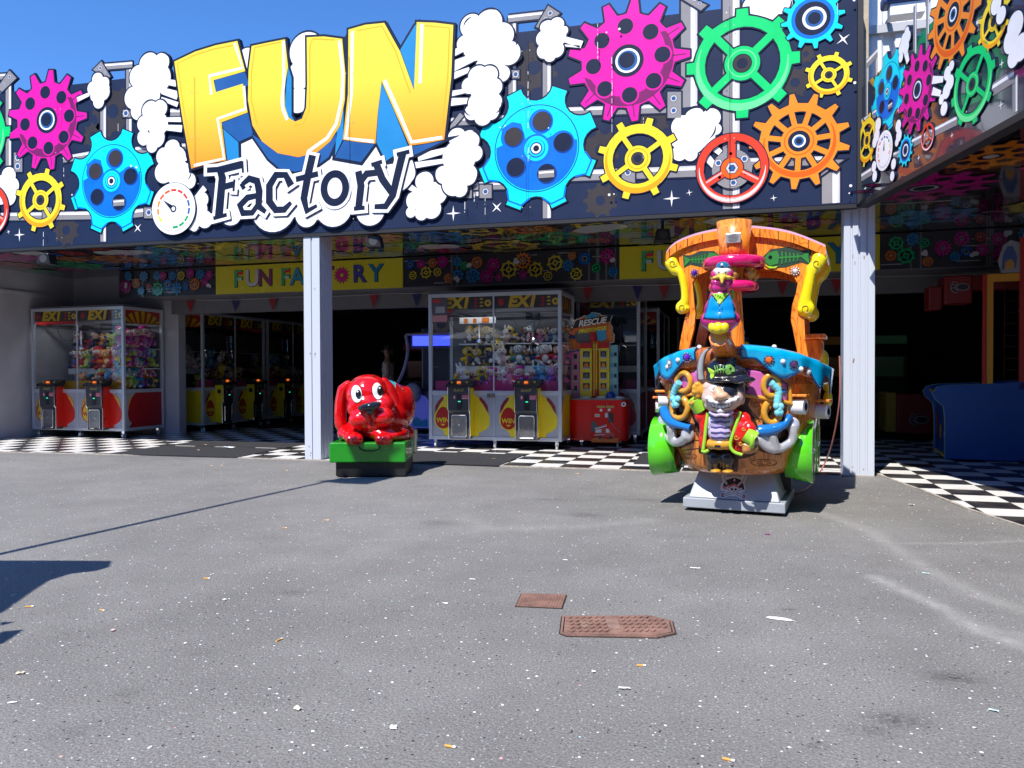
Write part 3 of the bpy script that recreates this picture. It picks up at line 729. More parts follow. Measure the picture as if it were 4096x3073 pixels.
for T, P in ((T3, [(725, 45), (810, 100), (690, 220), (635, 200)]), (T1, [(675, 410), (735, 510), (715, 525), (620, 465)]), (T1, [(65, 470), (112, 520), (15, 612), (-15, 585)]), (T4, [(200, -60), (420, 40), (375, 80), (230, -10)]),
             (T2, [(1895, 800), (1960, 715), (1985, 735), (1900, 830)]), (T4, [(1370, 1180), (1430, 1180), (1260, 1300), (1265, 1250)])):
    P = tp(T, P); PF.start('bracket_print').p(NAVY, grow(P, .02), 14, True).p(GREY, P, 15).end()
for T, x0, y0, x1, y1, H_ in ((T3, 1605, 680, 1705, 872, [(1650, 728), (1650, 817)]), (T1, 95, 1015, 150, 1142, [(120, 1047), (120, 1105)]), (T3, 80, 1370, 162, 1462, [(122, 1415)]), (T3, 220, 1365, 308, 1462, [(263, 1415)]),
                          (T3, 1268, 1250, 1365, 1380, [(1312, 1275)]), (T1, 960, 1380, 1018, 1450, [(990, 1412)]), (T1, 285, 1380, 345, 1450, [(312, 1400)]), (T3, 455, 520, 512, 580, [(485, 550)]), (T1, 818, 730, 870, 780, [(838, 754)])):
    P = tp(T, [(x0, y0), (x1, y0), (x1, y1), (x0, y1)]); PF.start('plate_print').p(NAVY, grow(P, .018), 14, True).p(GREY, P, 15)
    for hx, hy in H_: hexn(PF, *T(hx, hy), rad(T, hx, hy, 26), 16)
    PF.end()
for T, x, y, r in ((T3, 740, 100, 22), (T3, 705, 142, 15), (T3, 682, 178, 10), (T1, 668, 453, 15), (T1, 700, 487, 10), (T1, 65, 512, 14), (T1, 30, 562, 10), (T4, 330, -5, 18), (T4, 368, 28, 14)):
    PF.start('bolt_print'); hexn(PF, *T(x, y), rad(T, x, y, r), 16); PF.end()
# gears
g_pink(PF, T3(1310, 450), rad(T3, 1310, 450, 452), 20, R(83))
g_blue(PF, T3(638, 1098), rad(T3, 638, 1098, 462), 22, R(22))
g_spoke(PF, T3(1385, 1172), rad(T3, 1385, 1172, 302), 20, 8, R(27), R(33))
g_spoke(PF, T4(680, 470), rad(T4, 680, 470, 402), 20, 8, R(0), R(42), (GRN, GRNL), 4, .67, .86, .30, .16, .11, .07)
g_small(PF, T4(1200, 140), rad(T4, 1200, 140, 222), 24)
g_spoke(PF, T4(1318, 555), rad(T4, 1318, 555, 170), 20, 8, R(25), R(30))
g_orange(PF, T4(1098, 1045), rad(T4, 1098, 1045, 352), 36)
g_wheel(PF, T4(605, 1245), rad(T4, 605, 1245, 256), 46)
g_pink(PF, T1(315, 800), rad(T1, 315, 800, 330), 20, R(83))
g_blue(PF, T1(745, 1205), rad(T1, 745, 1205, 350), 22, R(22))
g_spoke(PF, T1(272, 1330), rad(T1, 272, 1330, 212), 20, 8, R(27), R(33))
g_spoke(PF, T1(-160, 900), rad(T1, -160, 900, 300), 20, 8, R(0), R(42), (GRN, GRNL), 4, .67, .86, .30, .16, .11, .07)
g_wheel(PF, T1(-70, 1400), rad(T1, -70, 1400, 175), 46)
def CL(T, L, z, tails=(), arcs=(), **k):
    cs = [(*T(x, y), rad(T, x, y, r)) for x, y, r in L]
    tl = [(T(*a), T(*b), wd) for a, b, wd in tails]
    ar = [(*T(x, y), rad(T, x, y, r), a0, a1) for x, y, r, a0, a1 in arcs]
    cloud(PF, cs, z, ar, tl, **k)
CL(T3, [(165, 200, 88), (295, 175, 100), (385, 270, 95), (115, 330, 62), (200, 350, 105), (330, 340, 110), (440, 400, 88), (330, 460, 95), (390, 550, 60), (270, 500, 80)], 60, [((30, 400), (180, 330), .09), ((20, 500), (180, 430), .14), ((20, 570), (150, 520), .09)], [(290, 175, 100, 60, 150), (180, 210, 80, 100, 170), (400, 330, 100, -20, 30), (470, 410, 70, -60, 20)])
CL(T3, [(215, 570, 78), (295, 560, 68), (150, 640, 60), (250, 660, 100), (330, 650, 65), (325, 760, 68), (215, 770, 80), (170, 835, 58), (250, 865, 68), (310, 830, 62)], 72, [((10, 700), (160, 670), .07), ((10, 760), (150, 750), .10)], [(215, 570, 82, 60, 160), (300, 560, 70, 10, 100), (320, 780, 70, -70, 10), (170, 800, 60, 150, 260)])
CL(T2, [(1945, 868, 58), (2025, 895, 66), (2058, 975, 52), (1960, 1000, 112), (2010, 1110, 68), (1925, 1165, 78), (1860, 1110, 56), (1965, 1200, 50)], 72, [((1700, 1000), (1900, 950), .10), ((1680, 1050), (1880, 1020), .08)], [(1945, 870, 60, 40, 170), (2030, 900, 66, 0, 80), (1860, 1110, 56, 150, 250), (2010, 1115, 68, -60, 10)])
CL(T2, [(1740, 1150, 62), (1815, 1225, 72), (1755, 1260, 95), (1672, 1272, 55), (1785, 1322, 64), (1722, 1352, 44), (1655, 1345, 34)], 60, [((1640, 1180), (1720, 1230), .08), ((1680, 1120), (1760, 1180), .06)], [(1672, 1272, 55, 130, 230), (1740, 1150, 64, 60, 150)])
CL(T3, [(718, 205, 52), (790, 190, 56), (698, 290, 62), (790, 280, 72), (850, 230, 30), (700, 380, 58), (785, 370, 60), (740, 415, 46)], 40, [((975, 335), (830, 290), .09), ((960, 350), (840, 340), .03)], [(850, 230, 30, -60, 60), (718, 205, 54, 60, 150)])
CL(T4, [(760, 50, 75), (860, 30, 110), (960, 20, 85), (880, 100, 68), (1010, 30, 40)], 6, (), [(990, 30, 50, -60, 30)])
CL(T4, [(330, 862, 68), (450, 872, 70), (240, 935, 82), (370, 935, 95), (485, 955, 42), (225, 1030, 70), (310, 1040, 100), (400, 1010, 80), (220, 1130, 58), (300, 1140, 50)], 12, [((330, 1060), (480, 1230), .10), ((400, 1030), (520, 1130), .09)], [(390, 950, 90, -60, 10), (330, 865, 70, 60, 150)])
CL(T1, [(1000, 432, 78), (1082, 420, 62), (935, 515, 78), (1060, 525, 100), (900, 655, 76), (990, 640, 100), (930, 740, 62)], 60, [((1180, 560), (1060, 540), .09), ((1190, 640), (1060, 600), .12), ((1190, 700), (1080, 660), .07)], [(1000, 432, 80, 60, 160), (1085, 420, 62, 10, 90), (895, 655, 74, 120, 250)])
CL(T1, [(1010, 740, 66), (1075, 725, 56), (970, 828, 56), (1060, 830, 80), (965, 920, 52), (1050, 920, 66), (1022, 975, 44)], 72, [((1215, 800), (1060, 800), .07), ((1220, 860), (1080, 850), .10)], [(1010, 740, 68, 60, 160), (1075, 725, 58, 10, 90), (965, 920, 52, 150, 260)])
CL(T1, [(1155, 990, 60), (1100, 1045, 60), (1185, 1050, 72), (1100, 1150, 72), (1190, 1150, 90), (1268, 1205, 52)], 72, [((1250, 1060), (1170, 1090), .05), ((1260, 1100), (1180, 1120), .05)], [(1155, 990, 62, 40, 160), (1230, 1150, 60, -60, 20)])
CL(T1, [(1330, 1395, 66), (1290, 1470, 62), (1370, 1460, 58), (1350, 1330, 50), (1300, 1510, 30)], 60, [((1370, 1250), (1300, 1330), .09)], ())
CL(T1, [(655, 530, 44), (700, 555, 40), (625, 590, 46), (690, 615, 56), (705, 590, 36), (662, 680, 44), (640, 640, 40)], 40, [((520, 665), (620, 620), .07)], [(650, 530, 46, 60, 160)])
CL(T1, [(60, 1168, 60), (25, 1230, 70), (85, 1235, 56), (60, 1305, 62), (10, 1310, 50)], 12, (), [(60, 1168, 62, 20, 150)])
# white mass behind the lettering
CL(T2, [(700, 1030, 200), (900, 1130, 250), (1150, 1200, 210), (1400, 1130, 200), (1560, 1090, 130), (570, 1180, 130), (520, 1350, 82), (790, 1310, 165), (1000, 1360, 80), (1170, 1310, 130), (1400, 1330, 100), (1620, 1100, 70)], 76,
   (), [(790, 1310, 165, -170, -30), (1170, 1310, 132, -160, -30), (520, 1350, 82, -160, -60), (1000, 330, 124, 20, 160)])
CL(T2, [(1000, 330, 122), (960, 480, 90), (945, 640, 80), (625, 380, 70)], 76)
# FUN
PF.start('letter_backing')
FU_F = [(168, 398), (300, 335), (430, 295), (565, 268), (615, 458), (415, 515), (430, 590), (600, 537), (630, 718), (465, 780), (495, 1020), (385, 1040), (275, 1072), (215, 730)]
FU_U = [(655, 300), (760, 278), (865, 258), (884, 430), (862, 560), (864, 680), (888, 750), (928, 776), (972, 758), (998, 690), (1005, 540), (1002, 245), (1110, 240), (1225, 255), (1246, 480), (1242, 640), (1212, 800), (1150, 900), (1070, 968), (950, 1000), (820, 975), (720, 900), (660, 800), (632, 640), (636, 450)]
FU_N = [(1265, 197), (1370, 167), (1490, 155), (1590, 335), (1678, 578), (1695, 150), (1810, 154), (1925, 168), (1912, 500), (1868, 890), (1760, 912), (1650, 928), (1560, 720), (1474, 522), (1450, 720), (1435, 915), (1330, 905), (1230, 890), (1262, 600)]
BLK = [[(420, 510), (612, 462), (640, 545), (470, 600), (425, 590)], [(463, 785), (632, 715), (668, 862), (575, 905), (577, 1015), (500, 1022)], [(884, 430), (906, 500), (906, 740), (930, 776), (885, 745), (862, 680)],
       [(650, 850), (720, 900), (820, 975), (950, 1000), (1070, 968), (1150, 900), (1195, 840), (1185, 900), (1140, 1000), (1050, 1065), (930, 1092), (830, 1070), (760, 1010)],
       [(1246, 260), (1262, 230), (1262, 600), (1230, 880), (1432, 915), (1345, 1035), (1175, 1005), (1185, 880), (1238, 640)],
       [(1590, 325), (1682, 172), (1697, 160), (1680, 575)], [(1474, 522), (1560, 720), (1650, 928), (1868, 892), (1640, 1010), (1500, 1030), (1436, 900), (1450, 720)]]
for i, P in enumerate([FU_F, FU_U, FU_N] + BLK): PF.p(NAVY, grow(tp(T2, P), .032), 84 + i * .3, True)
PF.end()
PF.start('letter_shade')
DB = pm('letterblue', (.015, .10, .32)); LB = pm('letterlightblue', (.015, .24, .55)); LN = pm('letternavy', (.015, .022, .06))
for M_, P in ((DB, BLK[0]), (DB, [(463, 785), (632, 720), (664, 862), (575, 902), (480, 820)]), (LB, [(475, 820), (570, 905), (574, 1012), (502, 1020)]), (LB, BLK[2]), (DB, BLK[3]), (DB, [(1236, 895), (1428, 918), (1345, 1030), (1180, 1002)]), (LB, [(1190, 840), (1234, 700), (1232, 880), (1180, 990)]),
              (LB, BLK[5]), (LB, [(1474, 530), (1556, 720), (1640, 930), (1500, 1025), (1440, 905), (1452, 720)]), (DB, [(1650, 935), (1866, 897), (1640, 1006), (1560, 1000)])):
    PF.p(M_, tp(T2, P), 91)
PF.end()
zt = T2(1490, 155)[1] - 3.1; zb = T2(280, 1070)[1] - 3.1
YG = grad_mat('letter_yellow', (.90, .66, .035), (.88, .27, .008), zb - .05, zt - .70, .4)
HL = pm('letter_white', (.96, .93, .82)); OE = pm('letter_edge', (.85, .42, .02))
for nm, P, HW, OW in (('letter', FU_F, [[(548, 282), (598, 438), (388, 488), (402, 605)], [(606, 552), (618, 695), (440, 758), (482, 1008), (292, 1052)]], [[(545, 295), (420, 318), (300, 355), (188, 410), (232, 730), (285, 1040)]]),
                  ('letter', FU_U, [[(856, 270), (858, 540), (846, 640), (852, 700), (880, 765)], [(1208, 268), (1230, 480), (1222, 640), (1188, 790), (1130, 880), (1010, 965)]], [[(840, 275), (676, 310), (655, 460), (652, 640), (690, 790)], [(1180, 262), (1040, 256), (1022, 300), (1020, 700), (980, 790), (920, 800)]]),
                  ('letter', FU_N, [[(1290, 208), (1284, 600), (1248, 880), (1425, 902)], [(1492, 515), (1575, 700), (1662, 905), (1856, 876)], [(1728, 162), (1716, 535)]], [[(1320, 205), (1475, 175), (1560, 330), (1655, 600)], [(1745, 172), (1902, 188), (1890, 500), (1850, 860)]])):
    PF.start(nm).p(YG, tp(T2, P), 94)
    for L in OW: PF.p(OE, ribbon(tp(T2, L), .016), 95)
    for L in HW: PF.p(HL, ribbon(tp(T2, L), .045), 96)
    PF.end()
# Factory
FW = [([(440, 1085), (598, 1045)], 50), ([(455, 1070), (472, 1130), (450, 1370)], [50, 58, 62]), ([(470, 1190), (545, 1170)], 42), ([(548, 1140), (542, 1215)], 16), ([(598, 1025), (602, 1098)], 16), ([(415, 1385), (500, 1362)], 26), ([(375, 1082), (440, 1078)], 36),
      ([(596, 1172), (640, 1135), (690, 1150), (704, 1215), (700, 1310), (745, 1345)], [30, 46, 52, 52, 52, 30]), ([(700, 1240), (630, 1255), (582, 1305), (600, 1352), (660, 1350), (702, 1290)], [34, 44, 50, 46, 40, 34]), ([(590, 1165), (610, 1200)], 30),
      ([(905, 1180), (870, 1112), (810, 1112), (768, 1180), (768, 1280), (808, 1332), (862, 1330), (905, 1285)], [52, 44, 48, 52, 54, 48, 44, 26]),
      ([(1040, 988), (1010, 1120), (985, 1260), (1005, 1340), (1068, 1305)], [52, 52, 50, 46, 22]), ([(935, 1140), (1075, 1105)], 36),
      ([(1328, 1088), (1345, 1180), (1330, 1320)], [46, 50, 48]), ([(1340, 1160), (1380, 1105), (1445, 1098)], [40, 46, 40]), ([(1300, 1325), (1368, 1318)], 26),
      ([(1440, 1040), (1480, 1140), (1540, 1225)], [48, 48, 44]), ([(1608, 975), (1570, 1130), (1545, 1240), (1500, 1310), (1430, 1312)], [50, 48, 46, 42, 30]), ([(1570, 985), (1650, 965)], 26), ([(1410, 1050), (1478, 1028)], 26)]
k_ = rad(T2, 1000, 1200, 100) / 100
def wid(w_, e=0): return [(x + e) * k_ for x in w_] if isinstance(w_, list) else (w_ + e) * k_
def ext_(P, e):
    A = Vector(P[0]) - Vector(P[1]); B = Vector(P[-1]) - Vector(P[-2]); A = A.normalized() * e; B = B.normalized() * e
    return [(P[0][0] + A.x, P[0][1] + A.y)] + list(P[1:-1]) + [(P[-1][0] + B.x, P[-1][1] + B.y)]
PF.start('lettering_outline')
for i, (P, w_) in enumerate(FW):
    sh = [(x + 8, y + 8) for x, y in P]
    PF.p(NAVY, ribbon(tp(T2, ext_(sh, 18)), wid(w_, 40)), 98 + i * .1)
    PF.p(WHITE, ribbon(tp(T2, ext_(P, 20)), wid(w_, 42)), 101 + i * .1)
c = T2(1180, 1195); PF.p(WHITE, circ(*c, 118 * k_, 32, 132 * k_), 100.9)
PF.end(); PF.start('lettering')
for i, (P, w_) in enumerate(FW): PF.p(NAVY, ribbon(tp(T2, P), wid(w_)), 104 + i * .1)
PF.p(NAVY, [circ(*c, 100 * k_, 32, 112 * k_), circ(*c, 52 * k_, 32, 66 * k_)[::-1]], 107)
PF.end()
# gauge
c = T2(165, 1325); rg = rad(T2, 165, 1325, 163)
PF.start('gauge_print').p(NAVY, circ(*c, rg * 1.02, 40), 108, True).p(WHITE, circ(*c, rg, 40), 109).p(LGREY, circ(*c, rg * .88, 40), 110).p(WHITE, circ(*c, rg * .84, 40), 111)
for i in range(14):
    a0 = R(250 - i * 24.5 - 30); a1 = a0 - R(19); col = (YEL, ORG, ORG, ORGD, ORGD, RED, RED, RED, DBLUE, DBLUE, GRND, GRND, GRND, YEL)[i]
    if i > 12: continue
    n = 4; A = [(c[0] + rg * .72 * math.cos(a0 + (a1 - a0) * j / n), c[1] + rg * .72 * math.sin(a0 + (a1 - a0) * j / n)) for j in range(n + 1)]
    PF.p(col, ribbon(A, rg * .09), 112)
PF.p(NAVY, [(c[0] - rg * .5, c[1] + rg * .38), (c[0] + rg * .02, c[1] + rg * .1), (c[0] - rg * .12, c[1] - rg * .04)], 112.5).p(NAVY, circ(*c, rg * .14), 113).p(WHITE, circ(*c, rg * .08), 114)
PF.end()
for T, x, y, r, ph in ((T3, 25, 1575, 58, 0), (T3, 345, 1530, 50, .75), (T3, 1635, 1465, 62, 0), (T3, 1765, 1422, 26, .15), (T4, 1425, 290, 56, .6), (T4, 912, 1462, 26, .1), (T1, 130, 1560, 46, 0), (T1, 57, 1540, 17, .3), (T1, 915, 1515, 38, .75)):
    PF.start('star_print').p(WHITE, star4(*T(x, y), rad(T, x, y, r), .13, ph), 6).end()
jn = pm('joint_line', (.004, .006, .012)); sc_ = pm('screw', (.35, .36, .38)); PF.start('panel_joint')
for x in (-12.3, -9.86, -7.42, -4.98, -2.54, -.10):
    PF.p(jn, [(x - .0022, 3.17), (x + .0022, 3.17), (x + .0022, 5.42), (x - .0022, 5.42)], 118)
    for z in (3.26, 3.9, 4.55, 5.2):
        for d in (-.05, .05): PF.p(sc_, circ(x + d, z, .008, 8), 119)
PF.end()
# bird-lime runs and board joints
PF.start('streak_marks'); random.seed(3)
lime = pm('lime', (.75, .75, .78))
for T, x, y, L_ in ((T3, 585, 540, 620), (T3, 1200, 380, 560), (T3, 1095, 190, 260), (T3, 1430, 880, 300), (T3, 120, 1470, 130), (T3, 190, 1440, 170), (T3, 270, 1470, 110), (T4, 1380, 40, 120), (T1, 805, 830, 60), (T1, 445, 1120, 90), (T1, 310, 1545, 60)):
    y2 = y
    while y2 < y + L_:
        q = random.uniform(10, 60)
        if random.random() < .75: PF.p(lime, ribbon([T(x + random.uniform(-1.5, 1.5), y2), T(x + random.uniform(-1, 1), y2 + q)], random.uniform(.003, .009)), 120)
        y2 += q + random.uniform(2, 20)
for T, x, y in ((T3, 1160, 255), (T3, 1255, 230), (T3, 380, 950), (T3, 415, 940), (T3, 735, 955), (T3, 1180, 1445), (T3, 1215, 1440), (T4, 565, 110), (T4, 1475, 1380), (T4, 1465, 1435), (T4, 1505, 625), (T4, 1500, 20), (T1, 890, 1110), (T1, 925, 1118), (T1, 500, 1300)):
    PF.p(lime, circ(*T(x, y), random.uniform(.008, .018), 8), 121)
PF.end()

# ------------------------------------------------------------------ glossy sign on the right, turned towards the viewer
PA = Vector((1.296, 9.36, 0)); PB = Vector((1.982, 6.444, 0)); PD = (PB - PA).normalized(); PN = Vector((PD.y, -PD.x, 0))
if PN.x > 0: PN = -PN
def GA(u, v):
    q = on_plane(u, v, PA, PN); return ((q - PA).dot(PD), q.z)
U6 = lambda x, y: GA(3350 + .3373 * x, .3373 * y)
U5 = lambda x, y: GA(3300 + .5422 * x, .5422 * y)
side = thing('side_sign', 'glossy gear-printed sign slanting towards the viewer on the right', 'sign', (PA.x, PA.y, 3.08))
PS = Print(lambda a, b, h: Vector((PD.x * a + PN.x * h, PD.y * a + PN.y * h, b - 3.08)), side, .0006, -.03)
GB = mat('gloss_board', (.022, .035, .05), .12, coat=1.0)
MB().use(GB).poly([(0.0, 3.08), (6.6, 3.08), (6.6, 6.2), (5.0, 6.2), (3.6, 5.6), (2.9, 4.34), (0.0, 4.33)], PS.fn, 0, -.06).build('board', side)
MB().use(mat('black_trim')).poly([(-.03, 3.02), (6.6, 3.02), (6.6, 3.078), (-.03, 3.078)], PS.fn, .02, -.10).build('bottom_trim', side)
_old = {}
for M_ in (NAVY, GHOST, WHITE, GREY, LGREY, PINK, PINKD, CYAN, BLUE, BLUED, YEL, AMB, GRN, GRND, ORG, ORGD, DBLUE, GRNL): pass
g_orange(PS, U6(1395, 170), rad(U6, 1395, 170, 620), 24)
g_pink(PS, U6(965, 1065), rad(U6, 965, 1065, 500), 20, R(80))
g_spoke(PS, U6(1615, 1000), rad(U6, 1615, 1000, 480), 20, 8, R(8), R(50), (GRN, GRNL), 4, .70, .88, .28, .14, .11, .06)
g_blue(PS, U6(600, 1085), rad(U6, 600, 1085, 470), 4, R(10))
g_spoke(PS, U6(1870, 260), rad(U6, 1870, 260, 345), 20, 8, R(20), R(25))
g_spoke(PS, U5(318, 1035), rad(U5, 318, 1035, 190), 20, 8, R(27), R(33))
g_small(PS, U5(600, 1110), rad(U5, 600, 1110, 120), 16)
g_wheel(PS, U5(765, 1010), rad(U5, 765, 1010, 100), 16)
g_orange(PS, U6(2600, 1000), rad(U6, 2600, 1000, 420), 20)
g_pink(PS, U6(2700, 0), rad(U6, 2700, 0, 600), 20, R(80))
def CS(T, L, z, tails=()):
    cs = [(*T(x, y), rad(T, x, y, r)) for x, y, r in L]
    cloud(PS, cs, z, (), [(T(*a), T(*b), wd) for a, b, wd in tails], outline=.012)
CS(U6, [(845, 380, 60), (810, 470, 75), (860, 440, 70), (780, 580, 70), (835, 560, 80), (775, 680, 60)], 30, [((830, 600), (860, 740), .08)])
CS(U6, [(1330, 870, 80), (1360, 980, 90), (1320, 1080, 90), (1260, 1180, 60), (1290, 1290, 80), (1380, 780, 60)], 30, [((1150, 950), (1280, 940), .07), ((1150, 1080), (1250, 1110), .07)])
CS(U6, [(1920, 60, 110), (1980, 180, 100), (2150, 300, 160), (2100, 480, 150), (2130, 680, 120), (2220, 560, 160)], 40)
CS(U5, [(405, 920, 50), (395, 1000, 50), (380, 1050, 40)], 30); CS(U5, [(555, 930, 45), (560, 1000, 45), (545, 1050, 30)], 30); CS(U5, [(375, 1230, 40), (380, 1300, 40)], 30); CS(U5, [(520, 1210, 40), (510, 1300, 36)], 30)
c = U5(455, 1112); rg = rad(U5, 455, 1112, 145)
PS.start('gauge_print').p(NAVY, circ(*c, rg * 1.03), 44).p(WHITE, circ(*c, rg), 45).p(LGREY, circ(*c, rg * .84), 46).p(WHITE, circ(*c, rg * .8), 47)
for i in range(10):
    a0 = R(220 - i * 26); A = [(c[0] + rg * .68 * math.cos(a0 - R(j * 4)), c[1] + rg * .68 * math.sin(a0 - R(j * 4))) for j in range(5)]
    PS.p((ORGD, ORG, RED, RED, DBLUE, DBLUE, DBLUE, GRND, YEL, ORG)[i], ribbon(A, rg * .1), 48)
PS.p(NAVY, ribbon([c, (c[0] + rg * .05, c[1] + rg * .5)], [rg * .16, rg * .02]), 49); PS.end()
for T, a, b, wd in ((U6, (350, 700), (350, 1400), .06), (U6, (460, 600), (460, 1350), .06), (U6, (920, 60), (920, 640), .07), (U6, (1070, -40), (1070, 1500), .06), (U6, (2110, 900), (2110, 1330), .07)):
    A = Vector(T(*a)); B = Vector(T(*b)); PS.start('pipe_print').p(GREY, ribbon([A, B], wd), 2).p(WHITE, ribbon([A + Vector((.015, 0)), B + Vector((.015, 0))], wd * .25), 3).end()
for T, a, b, wd in ((U6, (350, 760), (480, 620), .10), (U6, (1130, 730), (1230, 670), .1), (U6, (1650, 310), (1750, 240), .1), (U6, (1790, 1100), (2100, 900), .1), (U5, (245, 930), (380, 830), .09), (U5, (270, 1310), (380, 1240), .09), (U5, (640, 1060), (1050, 850), .08), (U5, (500, 1160), (620, 1090), .08)):
    A = Vector(T(*a)); B = Vector(T(*b)); PS.start('pipe_print').p(GREY, ribbon([A, B], wd), 5).p(WHITE, ribbon([A + Vector((0, .02)), B + Vector((0, .02))], wd * .28), 6).end()
for x, y, r, T in ((1955, 755, 60, U6), (1945, 1245, 60, U6), (545, 810, 30, U5), (695, 1165, 28, U5), (940, 1000, 28, U5), (300, 1390, 30, U5)):
    PS.start('star_print').p(WHITE, star4(*T(x, y), rad(T, x, y, r), .14, 0), 7).end()

# ------------------------------------------------------------------ printed canopy ceiling (glossy)
glossn = mat('ceiling_base', (.015, .012, .015), .07, coat=.6)
ce = thing('canopy_ceiling', 'glossy gear-printed ceiling panels under the canopy', 'ceiling', (0, 10.7, 3.155))
MB().use(glossn).poly([(-13.4, 9.49), (1.25, 9.49), (1.33, 9.3), (3.0, 2.5), (9.2, 2.5), (9.2, 12.03), (-13.4, 12.75)], lambda a, b, h: Vector((a, b - 10.7, h)), 0, .03).build('ceiling_panel', ce)
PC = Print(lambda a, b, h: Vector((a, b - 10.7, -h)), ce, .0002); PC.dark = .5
def ceil_c(M_, n): 
    if n in MATS: return MATS[n]
    m_ = M_.copy(); m_.name = n; m_.node_tree.nodes['Principled BSDF'].inputs['Coat Weight'].default_value = .6; MATS[n] = m_; return m_
def onc(u, v): q = on_plane(u, v, Vector((0, 0, 3.155)), Vector((0, 0, 1))); return (q.x, q.y)
def gl_ceiling():
    g = []
    def put(kind, c, r): g.append((kind, c, r))
    put('g', onc(2206, 955), .62); put('y', onc(1915, 922), .42); put('b', onc(1748, 948), .5); put('p', onc(1440, 945), .6); put('s', onc(2580, 892), .36); put('o', onc(2800, 888), .42); put('y', onc(2020, 985), .6)
    put('y', onc(760, 985), .55); put('o', onc(480, 1038), .5); put('b', onc(620, 1025), .45); put('p', onc(60, 1030), .55); put('g', onc(300, 1060), .5); put('g', onc(1080, 958), .4)
    put('y', (.35, 11.2), .55); put('b', (-.5, 11.5), .4); put('p', (1.9, 9.2), .7); put('b', (2.3, 10.9), .6); put('p', (3.3, 8.2), .8); put('y', (3.6, 10.5), .6); put('g', (2.9, 6.3), .7); put('o', (2.2, 8), .5); put('o', (1.6, 11.4), .4); put('p', (4.4, 11.2), .6); put('b', (4.2, 6.6), .7)
    rng = random.Random(5); tries = 0
    while tries < 500 and len(g) < 62:
        tries += 1; c = (rng.uniform(-12.8, 1.0), rng.uniform(9.9, 11.7)); r = rng.uniform(.22, .42)
        if all(math.hypot(c[0] - q[1][0], c[1] - q[1][1]) > (r + q[2]) * .82 for q in g): put(rng.choice('gybpors'), c, r)
    return g
def shade_mat(M_, f):  # darker copy of a print colour, with the shade under the canopy painted in
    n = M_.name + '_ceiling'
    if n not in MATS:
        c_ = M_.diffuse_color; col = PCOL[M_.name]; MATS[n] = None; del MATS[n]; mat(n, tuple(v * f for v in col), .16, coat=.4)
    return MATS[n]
def simple_gear(P, kind, c, r, z, mb_name=None):
    cx, cy = c; A, B = {'g': (GRN, GRND), 'y': (YEL, AMB), 'b': (LBLUE, BLUE), 'p': (PINK, PINKD), 'o': (ORG, ORGD), 'r': (RED, ORGD), 's': (BLUE, CYAN)}[kind]
    ph = random.random(); e = r * .04
    if kind in 'gy':
        P.p(NAVY, [gear_pts(cx, cy, r * .84, r, 8, r * .09, r * .08, ph, e)], z)
        P.p(A, [gear_pts(cx, cy, r * .84, r, 8, r * .09, r * .08, ph)] + ring_windows(cx, cy, r * .32, r * .64, 4, r * .06, ph), z + 1)
        P.p(NAVY, circ(cx, cy, r * .15, 14), z + 2)
    elif kind == 'b':
        P.p(NAVY, lobed_pts(cx, cy, r, 8, r * .27, ph, e), z).p(A, lobed_pts(cx, cy, r, 8, r * .27, ph), z + 1)
        for k in range(5): P.p(NAVY, circ(cx + r * .44 * math.cos(ph + k * 1.2566), cy + r * .44 * math.sin(ph + k * 1.2566), r * .15, 14), z + 2)
        P.p(B, circ(cx, cy, r * .2, 16), z + 2)
    elif kind in 'or':
        P.p(NAVY, gear_pts(cx, cy, r * .79, r, 13, r * .09, r * .05, ph, e), z).p(A, [gear_pts(cx, cy, r * .79, r, 13, r * .09, r * .05, ph)] + ring_windows(cx, cy, r * .36, r * .6, 8, r * .06, ph, 3), z + 1)
        P.p(NAVY, circ(cx, cy, r * .22, 14), z + 2).p(LGREY, circ(cx, cy, r * .13, 14), z + 3)
    elif kind == 'p':
        P.p(NAVY, gear_pts(cx, cy, r * .77, r, 13, r * .1, r * .05, ph, e), z).p(A, gear_pts(cx, cy, r * .77, r, 13, r * .1, r * .05, ph), z + 1)
        for k in range(8): P.p(NAVY, circ(cx + r * .56 * math.cos(ph + k * .785), cy + r * .56 * math.sin(ph + k * .785), r * .13, 12), z + 2)
        P.p(NAVY, circ(cx, cy, r * .26, 16), z + 2).p(LGREY, circ(cx, cy, r * .2, 16), z + 3).p(NAVY, circ(cx, cy, r * .15, 16), z + 4)
    else:
        P.p(NAVY, gear_pts(cx, cy, r * .8, r, 12, r * .1, r * .06, ph, e), z).p(A, gear_pts(cx, cy, r * .8, r, 12, r * .1, r * .06, ph), z + 1).p(NAVY, circ(cx, cy, r * .5, 20), z + 2).p(LGREY, circ(cx, cy, r * .38, 20), z + 3).p(NAVY, circ(cx, cy, r * .3, 20), z + 4)
random.seed(11)
PC.start('gear_print')
